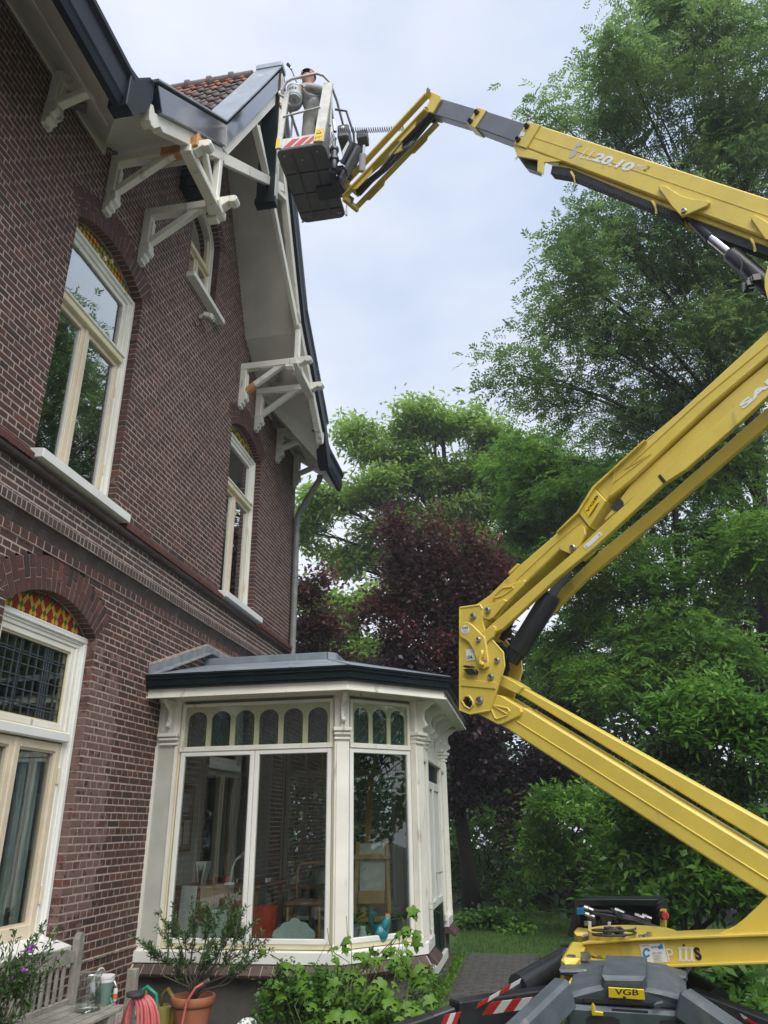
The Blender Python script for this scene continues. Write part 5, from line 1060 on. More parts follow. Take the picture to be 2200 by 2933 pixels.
# engine side behind the turret: open black frame with hoses, emergency stop
mb = MB().use('black_steel'); dF = 5.9
def DB(x0, y0, x1, y1, d0, d1): a = [D(*cL(x, y), d0) for x, y in ((x0, y0), (x1, y0), (x1, y1), (x0, y1))]; return a, (ray(*cL((x0+x1)/2, (y0+y1)/2))*(d1-d0)/F_PX)
for r_ in ((742, 624, 1135, 655), (742, 624, 765, 780), (1125, 640, 1150, 770)):
    a, o = DB(*r_, dF, dF+0.25); mb.prism(a, np.array([0.1, 0.3, 0]), 0.004)
a, o = DB(765, 650, 1130, 790, dF+0.25, dF+0.3); mb.prism(a, np.array([0.03, 0.08, 0]))
obj('engine_frame', mb, None, lift)
mb = MB().use('lift_yellow'); a, o = DB(1145, 672, 1170, 765, dF-0.02, dF); mb.prism(a, np.array([0.02, 0.05, 0])); mb.use('decal_red').lathe(D(*cL(1170, 703), dF-0.08), [(0.0, 0.0), (0.024, 0.0), (0.028, 0.014), (0.02, 0.022), (0.012, 0.045)], 14, (0.3, 0.9, 0)); mb.use('decal_black').lathe(D(*cL(1158, 700), dF-0.04), [(0.03, 0), (0.03, 0.03)], 10, (0, 1, 0)); obj('emergency_stop', mb, None, lift)
for q in range(11):
    x0 = 775+(q % 6)*9; y0 = 660+(q*7) % 40; mb = MB()
    pts = [(x0+(q > 6)*130, y0), (870+q*9, 690-6*(q % 4)+q*3), (1000+q*6, 705+q*5), (1100+q*5, 745+q*4), (1190+q*6, 775+q*2), (1260, 800)]
    mb.tube([D(*cL(x, y), dF-0.10-0.02*(q % 5)) for x, y in pts], 0.012, 7); obj('hose', mb, 'rubber', lift, smooth=True)
for x, y in ((785, 660), (930, 672), (1025, 697), (1060, 700), (790, 690)): mb = MB(); p = D(*cL(x, y), dF-0.16); mb.lathe(p, [(0.016, 0), (0.018, 0.03), (0.014, 0.035), (0.014, 0.07)], 8, (0.9, -0.1, -0.3)); obj('hose_fitting', mb, 'steel', lift)
rnd = random.Random(5); mb = MB().use('black_steel')
for q in range(34):
    x, y = rnd.uniform(760, 1100), rnd.uniform(690, 790); p = D(*cL(x, y), dF-0.02+0.1*rnd.random()); s = rnd.uniform(0.01, 0.035); mb.use(rnd.choice(['black_steel', 'rubber', 'lift_grey', 'rubber', 'steel', 'black_steel'])).obox(p, (1, 0, 0), (0, 1, 0), (0, 0, 1), (s, s, s*rnd.uniform(0.5, 1.5)), 0.003)
obj('valve_block', mb, None, lift, kind='stuff')
for x, y, c in ((812, 745, 'decal_white'), (868, 768, 'decal_white'), (905, 747, 'decal_white'), (768, 680, 'decal_blue')): mb = MB(); p = D(*cL(x, y), dF-0.2); mb.obox(p, RM[:, 0], RM[:, 2], -RM[:, 1], (0.012 if c != 'decal_blue' else 0.03, 0.003, 0.025), 0.001); obj('cable_tag', mb, c, lift)
mb = MB(); a, o = DB(733, 785, 800, 850, 5.5, 5.9); mb.prism([D(*cL(x, y), 5.6) for x, y in ((735, 780), (775, 783), (900, 800), (890, 830), (800, 850), (740, 840))], np.array([0.05, 0.3, 0]), 0.02); obj('engine_cover', mb, 'lift_yellow', lift)
mb = MB(); mb.prism([D(*cL(x, y), 5.3) for x, y in ((772, 800), (850, 786), (870, 795), (868, 808), (775, 822))], np.array([0.02, 0.12, 0]), 0.004); obj('wooden_pad', mb, 'weathered_wood', lift)
mb = MB(); c = D(*cL(930, 802), 4.9); mb.tube([c+np.array([0.14*math.cos(t), 0.1*math.sin(t), 0.004*t]) for t in np.linspace(0, 4*PI, 40)], 0.007, 5); mb.tube([c+np.array([0.06*math.cos(t*1.7), 0.06*math.sin(t), 0.03+0.02*math.sin(t*3)]) for t in np.linspace(0, 9, 40)], 0.010, 5); obj('cable_coil', mb, 'rubber', lift, smooth=True)
mb = MB(); mb.prism([D(*cL(x, y), 5.5) for x, y in ((668, 842), (775, 848), (770, 862), (690, 860))], np.array([0.02, 0.1, 0.0])); obj('running_board', mb, 'black_steel', lift)
# ---- chassis
def DP(name, pts, d, back, m, bev=0.01, f=c9, parent=None):
    mb = MB(); mb.prism([D(*f(x, y), d) for x, y in pts], vv(back), bev); return obj(name, mb, m, parent or lift)
cv_ = np.array([0.10, 0.55, 0])
DP('chassis_casting', [(290, 235), (310, 220), (420, 225), (420, 300), (420, 480), (300, 490), (285, 420), (288, 300)], 4.55, (0.1, 0.75, 0), 'lift_yellow', 0.03)
DP('chassis_casting', [(950, 430), (1070, 410), (1110, 440), (1150, 520), (1150, 640), (960, 640)], 4.35, (0.1, 0.75, 0), 'lift_yellow', 0.03)
DP('chassis_casting', [(340, 380), (440, 410), (430, 470), (330, 470)], 4.3, (0.05, 0.3, 0), 'lift_yellow', 0.02)
DP('cross_beam', [(278, 296), (560, 292), (830, 300), (1120, 340), (1128, 368), (1110, 398), (860, 372), (560, 352), (400, 352), (282, 330)], 4.45, (0.04, 0.22, 0.02), 'lift_grey', 0.012)
DP('cover', [(560, 335), (850, 345), (862, 418), (960, 436), (1080, 470), (1130, 520), (1135, 580), (330, 530), (330, 460), (440, 425), (555, 400)], 4.12, (0.07, 0.40, 0.05), 'lift_grey', 0.02)
DP('cover_front', [(328, 525), (1136, 580), (1136, 900), (328, 900)], 4.08, (0.07, 0.40, 0), 'lift_grey', 0.02)
DP('cover_slot', [(443, 482), (900, 512), (905, 530), (445, 508)], 4.10, (0.0, 0.03, 0), 'dark_in', 0); DP('cover_slot', [(630, 552), (868, 566), (868, 578), (630, 564)], 4.075, (0.0, 0.01, 0), 'dark_in', 0)
DP('cover_slot', [(470, 600), (520, 596), (640, 604), (680, 625), (684, 700), (458, 700), (458, 620)], 4.07, (0, 0.02, 0), 'dark_in', 0); DP('cover_slot', [(955, 628), (1000, 626), (1080, 636), (1090, 720), (950, 720)], 4.07, (0, 0.02, 0), 'dark_in', 0)
DP('warning_plate', [(605, 410), (840, 425), (848, 494), (608, 478)], 4.09, (0.0, 0.012, 0), 'decal_yellow', 0.002)
plane_n = [-RM[:, 2]]
a = D(*c9(645, 458), 4.03); b = D(*c9(803, 462), 4.03); u = (b-a); w_ = np.linalg.norm(u); u /= w_
text('VGB', None, None, 0, 'decal_black', plane=(a, u, w_, 0.034), bold=0.02)
DP('latch', [(706, 474), (720, 474), (720, 496), (706, 496)], 4.07, (0, 0.02, 0), 'decal_black', 0)
DP('latch', [(905, 528), (920, 515), (965, 507), (967, 525), (940, 550), (905, 548)], 4.05, (0.01, 0.05, 0), 'lift_grey', 0.004)
DP('pointer', [(494, 530), (504, 512), (518, 535), (520, 568), (572, 575), (572, 600), (500, 597), (495, 580)], 4.05, (0, 0.015, 0), 'decal_yellow', 0.003)
DP('decal', [(443, 297), (520, 300), (522, 320), (445, 317)], 4.44, (0, 0.01, 0), 'decal_white', 0); DP('decal', [(860, 320), (940, 326), (942, 346), (872, 342)], 4.43, (0, 0.01, 0), 'decal_white', 0); DP('decal', [(620, 296), (752, 300), (758, 322), (632, 318)], 4.44, (0, 0.01, 0), 'decal_grey', 0)
for s in (0, 1):
    for q in range(2):
        P = [(470+q*18, 410), (490+q*14, 355+q*8), (540, 345+q*8), (560, 372)] if s == 0 else [(850, 368+q*6), (890, 370+q*8), (930, 400), (955-q*18, 436)]
        mb = MB(); mb.tube([D(*c9(*p), 4.30) for p in P], 0.010, 7); obj('hose', mb, 'rubber', lift, smooth=True)
for x, y in ((363, 240), (455, 222)): b = MB(); b.lathe(D(*c9(x, y), 4.6), [(0.03, 0), (0.03, 0.035), (0, 0.035)], 6); obj('bolt', b, 'steel', lift)
# outrigger legs with striped plates and cylinders
def leg(name, P, r, m, stripe=None, bars=None):
    mb = MB(); mb.tube([D(*cL(x, y), d) for x, y, d in P], r, 14); return obj(name, mb, m, lift, smooth='auto')
def striped(pts, d0, d1, n, w, name='striped_plate'):
    """a board between two photo points, red and white blocks"""
    a, b = D(*cL(*pts[0]), d0), D(*cL(*pts[1]), d1); L = np.linalg.norm(b-a); dr = (b-a)/L; nn = -RM[:, 2]; up = np.cross(nn, dr); up = up if up[2] > 0 else -up
    for i in range(n):
        s0, s1 = L*i/n, L*(i+1)/n; sh = w*0.5
        mb = MB(); mb.prism([a+dr*(s0-sh*0.5)-up*w/2, a+dr*(s1-sh*0.5)-up*w/2, a+dr*(s1+sh*0.5)+up*w/2, a+dr*(s0+sh*0.5)+up*w/2], nn*0.002); obj(name, mb, 'decal_red' if i % 2 == 0 else 'decal_white', lift)
mb = MB(); a, b = D(*cL(690, 1095), 4.75), D(*cL(170, 1175), 4.35); mb.bar(a, b, 0.12, 0.15, bev=0.008); b2 = D(*cL(60, 1215), 4.3); mb.bar(b, b2, 0.10, 0.10, bev=0.008); b3 = D(*cL(-160, 1290), 4.15); mb.bar(b2, b3, 0.10, 0.10, bev=0.008); mb.lathe(b3-np.array([0, 0, 0.10]), [(0.12, -0.04), (0.13, -0.01), (0.05, 0.02), (0.03, 0.1)], 16); obj('outrigger_leg', mb, 'black_steel', lift)
striped(((322, 1143), (655, 1100)), 4.26, 4.55, 7, 0.085)
striped(((110, 1205), (190, 1188)), 4.2, 4.22, 3, 0.07)
leg('outrigger_cylinder', [(705, 905, 5.15), (470, 1040, 4.75)], 0.075, 'black_steel'); leg('outrigger_rod', [(470, 1040, 4.75), (300, 1140, 4.45)], 0.035, 'black_steel'); leg('cylinder_boss', [(735, 885, 5.15), (715, 895, 5.0)], 0.05, 'lift_grey')
striped(((277, 1130), (482, 1010)), 4.35, 4.62, 4, 0.035)
leg('outrigger_cylinder', [(1215, 985, 5.0), (1425, 1115, 4.6)], 0.085, 'black_steel'); leg('outrigger_rod', [(1425, 1115, 4.6), (1700, 1300, 4.2)], 0.035, 'black_steel')
striped(((1385, 1085), (1600, 1218)), 4.55, 4.3, 5, 0.035)
mb = MB(); a, b = D(*cL(1290, 1100), 4.6), D(*cL(1700, 1260), 4.3); mb.bar(a, b, 0.12, 0.13, bev=0.008); b3 = D(*cL(1950, 1400), 4.15); mb.bar(b, b3, 0.10, 0.10, bev=0.008); mb.lathe(b3-np.array([0, 0, 0.02]), [(0.12, -0.04), (0.13, -0.01), (0.05, 0.02), (0.03, 0.1)], 16); obj('outrigger_leg', mb, 'black_steel', lift)
striped(((1340, 1165), (1470, 1215)), 4.28, 4.2, 3, 0.07)
for P in (((700, 1065), (430, 1330), 4.1, 3.7), ((1245, 1110), (1560, 1330), 4.1, 3.8)):
    mb = MB(); a, b = D(*cL(*P[0]), P[2]), D(*cL(*P[1]), P[3]); mb.bar(a, b, 0.11, 0.16, bev=0.02); obj('outrigger_leg', mb, 'lift_grey', lift)
tr = MB()
for s in (-1, 1):
    c = np.array([S0[0]+s*0.33, S0[1]-0.1, 0.2]); prof = [(-0.75, 0.0), (-0.66, 0.15), (0.66, 0.15), (0.75, 0.0), (0.62, -0.14), (-0.62, -0.14)]
    m = MB(); m.prism([c+np.array([-0.1, y, z]) for y, z in prof], (0.2, 0, 0), 0.02)
    for q in range(22): y = -0.62+q*0.059; m.box(c+np.array([-0.105, y-0.012, -0.155]), c+np.array([0.105, y+0.012, -0.13])); 
    obj('rubber_track', m, 'rubber', lift)
mb = MB(); mb.box((S0[0]-0.26, S0[1]-0.6, 0.15), (S0[0]+0.26, S0[1]+0.5, 0.72), 0.03); obj('chassis', mb, 'lift_grey', lift)
# ---- basket
BZ = 9.62; bx0, bx1, by0, by1 = 1.275, 1.915, 6.62, 7.88
def bl(p): return vv(p)+np.array([(p[2]-BZ)*0.055, 0, 0])           # the basket hangs slightly off plumb
fl = MB(); R_ = 0.09; corner = []
for cx, cy, t0 in ((bx1-R_, by1-R_, 0), (bx0+R_, by1-R_, 90), (bx0+R_, by0+R_, 180), (bx1-R_, by0+R_, 270)):
    for q in range(6): t = math.radians(t0+q*18); corner.append((cx+R_*math.cos(t), cy+R_*math.sin(t)))
fl.prism([bl((x, y, BZ)) for x, y in corner], (0, 0, 0.035), 0.008); bf = obj('basket_floor', fl, 'floor_rubber', lift)
for x in (bx0+0.17, bx0+0.42):
    m = MB(); m.box((x, by0+0.06, BZ-0.02), (x+0.035, by1-0.06, BZ+0.002), 0.004); obj('floor_rib', m, 'alu' if False else 'lift_grey', lift)
for y in (by0+0.38, by0+0.72, by0+1.05): m = MB(); m.box((bx0+0.02, y, BZ-0.014), (bx1-0.02, y+0.012, BZ+0.002)); obj('floor_rib', m, 'rubber', lift)
m = MB(); m.box((bx0+0.36, by0+0.62, BZ-0.07), (bx1+0.06, by0+0.84, BZ-0.015), 0.01); obj('floor_bracket', m, 'black_steel', lift)
for x, y in ((0.09, 0.09), (0.2, 0.12), (0.3, 0.19), (0.52, 0.10), (0.12, 1.16), (0.55, 1.16), (0.58, 1.16)): m = MB(); m.lathe((bx0+x, by0+y, BZ-0.003), [(0.009, 0), (0.009, 0.004)], 8); obj('hole_light', m, 'bright_white', lift)  # white discs imitate daylight coming through holes in the floor
fr = MB(); t = 0.05
m = MB(); m.prism([bl((x, by0, z)) for x, z in ((bx0+0.05, BZ+0.035), (bx1-0.05, BZ+0.035), (bx1-0.06, BZ+0.20), (bx0+0.05, BZ+0.20))], (0, 0.012, 0)); obj('toe_board', m, 'alu', lift)
for q in range(5):
    x0 = bx0+0.10+q*0.135; wq = min(0.09, bx1-0.20-x0)
    if wq > 0.02 and q < 3: m = MB(); m.prism([bl((x, by0-0.003, z)) for x, z in ((x0, BZ+0.045), (x0+wq, BZ+0.045), (x0+wq+0.11, BZ+0.165), (x0+0.11, BZ+0.165))][:4], (0, 0.002, 0)); obj('stripe', m, 'decal_red', lift)
m = MB(); m.bar(bl((bx0+0.035, by0, BZ+0.04)), bl((bx0+0.055, by0, BZ+1.06)), 0.03, 0.07, up=(1, 0, 0), bev=0.01); obj('basket_post', m, 'alu', lift)
m = MB(); m.bar(bl((bx1-0.075, by0, BZ+0.04)), bl((bx1-0.02, by0, BZ+1.08)), 0.035, 0.13, up=(1, 0, 0), bev=0.012); obj('basket_post', m, 'alu', lift)
m = MB(); m.prism([bl((x, by0-0.022, z)) for x, z in ((bx1-0.135, BZ+0.05), (bx1-0.02, BZ+0.05), (bx1-0.015, BZ+0.25), (bx1-0.125, BZ+0.25))], (0, 0.003, 0)); obj('warning_sticker', m, 'decal_yellow', lift)
m = MB(); m.prism([bl((bx1-0.075+dx, by0-0.025, BZ+dz)) for dx, dz in ((-0.035, 0.165), (0.035, 0.165), (0.0, 0.225))], (0, 0.002, 0)); obj('warning_triangle', m, 'decal_black', lift); m = MB(); m.prism([bl((bx1-0.075+dx, by0-0.027, BZ+dz)) for dx, dz in ((-0.024, 0.171), (0.024, 0.171), (0.0, 0.213))], (0, 0.002, 0)); obj('warning_triangle', m, 'decal_yellow', lift)
m = MB(); m.prism([bl((bx0+0.02+dx, by0-0.02, BZ+dz)) for dx, dz in ((-0.02, 0.03), (0.03, 0.04), (0.03, 0.2), (-0.02, 0.2))], (0, 0.003, 0)); obj('warning_sticker', m, 'decal_yellow', lift)
for q in range(4): m = MB(); m.bar(bl((bx1-0.11+q*0.022, by0-0.025, BZ+0.08+0.02*(q % 2))), bl((bx1-0.11+q*0.022, by0-0.025, BZ+0.115)), 0.008, 0.002, up=(0, 1, 0)); obj('warning_mark', m, 'decal_black', lift)
def rail(name, pts, r=0.019, m='alu'): mb = MB(); mb.tube([bl(p) for p in pts], r, 10); return obj(name, mb, m, lift, smooth='auto')
zt = BZ+1.12
rail('top_rail', [(bx0-0.01, by1, BZ+0.9), (bx0-0.01, by1, zt-0.06), (bx0-0.01, by1-0.08, zt), (bx0-0.01, by0+0.12, zt), (bx0-0.04, by0-0.02, zt-0.06), (bx0-0.03, by0-0.05, zt-0.14), (bx0+0.02, by0-0.02, zt-0.17)])
rail('top_rail', [(bx0+0.0, by0-0.06, zt-0.10), (bx0+0.06, by0-0.08, zt+0.02), (bx0+0.14, by0-0.09, zt+0.05), (bx1-0.16, by0-0.09, zt+0.07), (bx1-0.08, by0-0.06, zt+0.05), (bx1, by0-0.0, zt-0.02), (bx1+0.01, by0+0.1, zt-0.3), (bx1+0.0, by0+0.16, BZ+0.5)])
rail('top_rail', [(bx1+0.0, by0+0.02, zt-0.02), (bx1+0.02, by0+0.3, zt), (bx1+0.02, by1-0.1, zt), (bx1+0.0, by1, zt-0.08), (bx1, by1, BZ+0.04)], 0.017)
rail('mid_rail', [(bx0+0.05, by0-0.02, BZ+0.58), (bx1-0.09, by0-0.02, BZ+0.64)], 0.013); rail('mid_rail', [(bx0, by0+0.02, BZ+0.56), (bx0, by1, BZ+0.56), (bx1, by1, BZ+0.56)], 0.013)
rail('basket_post', [(bx0, by1, BZ+0.03), (bx0, by1, zt-0.06)], 0.017); rail('basket_post', [(bx0, by0+0.5, BZ+0.03), (bx0, by0+0.42, zt)], 0.015); rail('basket_post', [(bx0, by0+0.9, BZ+0.03), (bx0, by0+0.82, zt)], 0.015)
rail('top_rail', [(bx0, by1, zt), (bx1, by1, zt)], 0.017)
# controls, shields and rotator on the boom side
m = MB().use('lift_grey'); m.box(bl((bx1+0.02, by0+0.45, BZ+0.62)), bl((bx1+0.16, by0+0.85, BZ+0.86)), 0.02); m.use('decal_white').lathe(bl((bx1+0.09, by0+0.448, BZ+0.79)), [(0.025, 0), (0.025, 0.004)], 12, (0, -1, 0)); obj('control_box', m, None, lift)
rail('guard_rail', [(bx1-0.01, by0+0.34, zt-0.1), (bx1+0.14, by0+0.38, zt-0.12), (bx1+0.22, by0+0.55, BZ+0.75), (bx1+0.24, by0+0.75, BZ+0.3), (bx1+0.05, by0+0.75, BZ+0.1)], 0.016, 'lift_grey')
m = MB(); m.prism([bl((bx1+0.16, by0+0.52, BZ+0.62)), bl((bx1+0.09, by0+0.5, BZ+0.40)), bl((bx1+0.17, by0+0.52, BZ-0.02)), bl((bx1+0.24, by0+0.56, BZ+0.30))], (0, 0.01, 0)); obj('shield', m, 'decal_grey', lift)
m = MB().use('chrome'); m.tube([bl((bx1-0.0, by0+0.3, BZ+0.75)), bl((bx1+0.03, by0+0.3, BZ+0.55))], 0.025, 10); m.use('black_steel'); m.tube([bl((bx1-0.03, by0+0.25, BZ+0.95)), bl((bx1+0.0, by0+0.3, BZ+0.72))], 0.012, 8)
for q in range(5): m.tube([bl((bx1-0.01+q*0.01, by0+0.3+q*0.03, BZ+0.55)), bl((bx1-0.03+q*0.02, by0+0.3, BZ+0.3+q*0.03)), bl((bx1+0.02, by0+0.34+q*0.03, BZ+0.02)), bl((bx1+0.12, by0+0.5, BZ-0.12))], 0.007, 6)
obj('cable_bundle', m, None, lift)
m = MB().use('black_steel'); m.lathe(bl((bx1+0.09, by0+0.22, BZ-0.22)), [(0.03, 0), (0.045, 0.05), (0.045, 0.14), (0.062, 0.15), (0.062, 0.19), (0.045, 0.2), (0.045, 0.31), (0.06, 0.32), (0.06, 0.36), (0.03, 0.37)], 14); obj('rotator', m, None, lift, smooth='auto')
AA = bp(c8(75, 1000)); BB = bp(c8(90, 905))
m = MB(); m.bar(bl((bx1+0.02, by0+0.5, BZ-0.08)), AA+np.array([0, 0, 0.02]), 0.12, 0.12, bev=0.01); m.bar(bl((bx1+0.1, by0+0.4, BZ-0.02)), BB, 0.10, 0.08, bev=0.01); m.bar(bl((bx1+0.02, by0+0.32, BZ-0.1)), bl((bx1+0.02, by0+0.74, BZ-0.1)), 0.07, 0.12, bev=0.01); obj('basket_support', m, 'black_steel', lift)
top = D(*c3(1200, 900), 9.7); m = MB().use('lift_grey'); m.bar(D(*c3(1000, 1230), 9.8), D(*c3(1130, 960), 9.7), 0.16, 0.10, bev=0.01); m.use('boom_grey').bar(D(*c3(950, 1400), 9.6), D(*c3(1160, 1010), 9.6), 0.10, 0.06, bev=0.008); m.use('black_steel').bar(D(*c3(1010, 1380), 9.75), D(*c3(1215, 900), 9.75), 0.08, 0.09, bev=0.008); m.use('decal_grey').tube([D(*c3(1190, 1290), 9.6), D(*c3(1200, 1090), 9.6)], 0.045, 12); m.use('chrome').tube([D(*c3(1205, 1090), 9.6), D(*c3(1215, 980), 9.6)], 0.018, 8); m.use('lift_grey').obox(top, (1, 0, 0), (0, 1, 0), (0, 0, 1), (0.07, 0.08, 0.07), 0.01)
for q in range(5): m.use('black_steel').tube([D(*c3(900+q*6, 1230), 9.55), D(*c3(960+q*12, 1220+q*14), 9.5), D(*c3(1010, 1300+q*12), 9.55)], 0.009, 6)
obj('levelling_unit', m, None, lift)
a, b = bl((bx1+0.05, by0+0.5, BZ+0.21)), bp(c8(610, 420), 0.05)
a = D(*c8(20, 435), 9.7); m = MB(); n = 30; pts = []
for q in range(n*8+1):
    t = q/(n*8); p = a*(1-t)+b*t; ph = q/8*2*PI; pts.append(p+np.array([0, math.cos(ph)*0.028, math.sin(ph)*0.035-0.02*math.sin(PI*t)]))
m.tube(pts, 0.005, 4); obj('coiled_cable', m, 'black_steel', lift, smooth=True)
# ------------------------------------------------------------------ the painter in the basket
mat('skin', (0.42, 0.20, 0.13), (0.36, 0.16, 0.10), 14, 0.55, 0.1); mat('hair', (0.05, 0.035, 0.03), (0.08, 0.06, 0.05), 40, 0.8, 0.3)
mat('overall', (0.30, 0.295, 0.27), (0.20, 0.20, 0.18), 7, 0.9, 0.8, grime=((0.16, 0.16, 0.15), 9, 0.60)); mat('shirt', (0.40, 0.41, 0.40), (0.28, 0.29, 0.29), 9, 0.9, 0.8, grime=((0.13, 0.14, 0.13), 14, 0.6))
mat('bucket_white', (0.62, 0.66, 0.68), (0.55, 0.60, 0.63), 9, 0.45, grime=((0.2, 0.24, 0.26), 12, 0.6)); mat('shoe', (0.05, 0.05, 0.05), None, 9, 0.7)
def skin_mesh(name, verts, edges, radii, m, parent, sub=2, root=0):
    me = bpy.data.meshes.new(name); w0 = wpos(parent); me.from_pydata([tuple(vv(v)-w0) for v in verts], edges, []); o = bpy.data.objects.new(name, me); COL.objects.link(o)
    sk = o.modifiers.new('skin', 'SKIN'); sk.use_smooth_shade = True; o.modifiers.new('sub', 'SUBSURF').levels = sub; o.modifiers['sub'].render_levels = sub
    if not me.skin_vertices: return o
    for i, r in enumerate(radii):
        rr = r if hasattr(r, '__len__') else (r, r); me.skin_vertices[0].data[i].radius = rr; me.skin_vertices[0].data[i].use_root = (i == root)
    bpy.context.view_layer.update()
    ev = bpy.data.meshes.new_from_object(o.evaluated_get(bpy.context.evaluated_depsgraph_get())); bpy.data.objects.remove(o)
    if len(ev.polygons) == 0: return None
    ev.materials.clear(); ev.materials.append(MATS[m]); ev.shade_smooth(); r = bpy.data.objects.new(name, ev); COL.objects.link(r); r.parent = parent; return r
px, py, pz = 1.68, 7.02, BZ+0.05
man = thing('person', (px, py, pz), 'man in pale paint-stained overalls standing in the raised basket, leaning to the gable', 'person')
J = {'pel': (0, 0.02, 0.95), 'spi': (-0.02, 0, 1.12), 'che': (-0.06, -0.02, 1.34), 'neck': (-0.09, -0.03, 1.50), 'nk2': (-0.11, -0.04, 1.57), 'hd': (-0.125, -0.05, 1.67), 'hd2': (-0.11, -0.03, 1.765),
     'hl': (-0.09, 0.02, 0.90), 'kl': (-0.10, -0.02, 0.50), 'al': (-0.10, 0.05, 0.10), 'fl': (-0.12, -0.08, 0.05), 'hr': (0.10, 0.03, 0.90), 'kr': (0.11, 0.0, 0.50), 'ar': (0.12, 0.08, 0.10), 'fr': (0.12, -0.06, 0.05),
     'sl': (-0.20, -0.10, 1.42), 'el': (-0.26, -0.06, 1.15), 'wl': (-0.38, -0.16, 1.02), 'sr': (0.11, 0.0, 1.40), 'er': (0.13, -0.22, 1.16), 'wr': (-0.09, -0.30, 1.19)}
names = list(J); E_ = [('pel', 'spi'), ('spi', 'che'), ('che', 'neck'), ('neck', 'nk2'), ('nk2', 'hd'), ('hd', 'hd2'), ('pel', 'hl'), ('hl', 'kl'), ('kl', 'al'), ('al', 'fl'), ('pel', 'hr'), ('hr', 'kr'), ('kr', 'ar'), ('ar', 'fr'), ('che', 'sl'), ('sl', 'el'), ('el', 'wl'), ('che', 'sr'), ('sr', 'er'), ('er', 'wr')]
Rd = {'pel': (.15, .11), 'spi': (.14, .10), 'che': (.16, .11), 'neck': .06, 'nk2': .058, 'hd': (.092, .105), 'hd2': (.085, .098), 'hl': .085, 'kl': .062, 'al': .045, 'fl': .04, 'hr': .085, 'kr': .062, 'ar': .045, 'fr': .04, 'sl': .06, 'el': .045, 'wl': .03, 'sr': .06, 'er': .045, 'wr': .03}
def P3(k): return vv(J[k])+np.array([px, py, pz])
bd = skin_mesh('body', [P3(k) for k in names], [(names.index(a), names.index(b)) for a, b in E_], [Rd[k] for k in names], 'skin', man)
bd.data.materials.append(MATS['shirt']); bd.data.materials.append(MATS['overall'])
for p_ in bd.data.polygons:
    z_ = p_.center[2]; p_.material_index = 1 if 0.98 < z_ < 1.49 and p_.center[0] > -0.33 else (2 if z_ <= 0.98 and p_.center[0] > -0.30 else 0)
cn = [k for k in names if k not in ('nk2', 'hd', 'hd2', 'fl', 'fr')]; ce_ = [(cn.index(a), cn.index(b)) for a, b in E_ if a in cn and b in cn]
lg = [k for k in ('pel', 'spi', 'hl', 'kl', 'al', 'hr', 'kr', 'ar')]
skin_mesh('trousers', [P3(k) for k in lg], [(lg.index(a), lg.index(b)) for a, b in E_ if a in lg and b in lg], [(tuple(np.array(Rd[k])+0.028) if hasattr(Rd[k], '__len__') else Rd[k]+0.034) for k in lg], 'overall', man)
up = [k for k in ('spi', 'che', 'neck', 'sl', 'el', 'wl', 'sr', 'er', 'wr')]
skin_mesh('shirt', [P3(k) for k in up], [(up.index(a), up.index(b)) for a, b in E_ if a in up and b in up], [(tuple(np.array(Rd[k])+0.024) if hasattr(Rd[k], '__len__') else Rd[k]+(0.026 if k != 'neck' else 0.016)) for k in up], 'shirt', man, root=1)
hd = P3('hd'); m = MB(); f_ = vv((-0.75, -0.66, -0.12)); f_ /= np.linalg.norm(f_); sd_ = np.cross(f_, (0, 0, 1)); sd_ /= np.linalg.norm(sd_); u_ = np.cross(sd_, f_)
def hp(f, s, u): return hd+np.array([0, 0, 0.02])+f_*f+sd_*s+u_*u
m.prism([hp(0.092, 0.0, 0.035), hp(0.130, 0.0, -0.005), hp(0.125, 0.0, -0.018), hp(0.092, 0.0, -0.015)], sd_*0.018); obj('nose', m, 'skin', man)
for s in (-1, 1):
    m = MB(); m.lathe(hp(0.092, s*0.034, 0.03), [(0.0, 0), (0.012, 0.002), (0.010, 0.008), (0, 0.01)], 10, f_); obj('eye', m, 'bright_white', man); m = MB(); m.lathe(hp(0.0985, s*0.034, 0.03), [(0.0, 0), (0.006, 0.001), (0, 0.004)], 8, f_); obj('pupil', m, 'hair', man)
    m = MB(); m.lathe(hp(-0.01, s*0.096, 0.01), [(0.0, 0), (0.026, 0.0), (0.03, 0.01), (0.02, 0.014)], 12, sd_*s); obj('ear', m, 'skin', man)
m = MB(); m.tube([hp(0.096, -0.025, -0.045), hp(0.106, 0, -0.047), hp(0.096, 0.025, -0.045)], 0.006, 6); obj('mouth', m, 'decal_red', man)
m = MB(); 
for i in range(9):
    for j in range(16):
        pass
N1, N2 = 9, 20; V = []
for i in range(N1+1):
    a = i/N1*1.75
    for j in range(N2): b = 2*PI*j/N2; lim = 1.0 if math.cos(b) < 0.3 else 0.62; aa = a*lim; V.append(hp(-0.014+0.114*math.sin(aa)*math.cos(b), 0.100*math.sin(aa)*math.sin(b), 0.045+0.104*math.cos(aa)))
m.add(V, [(i*N2+j, i*N2+(j+1) % N2, (i+1)*N2+(j+1) % N2, (i+1)*N2+j) for i in range(N1) for j in range(N2)]); obj('hair', m, 'hair', man, smooth=True)
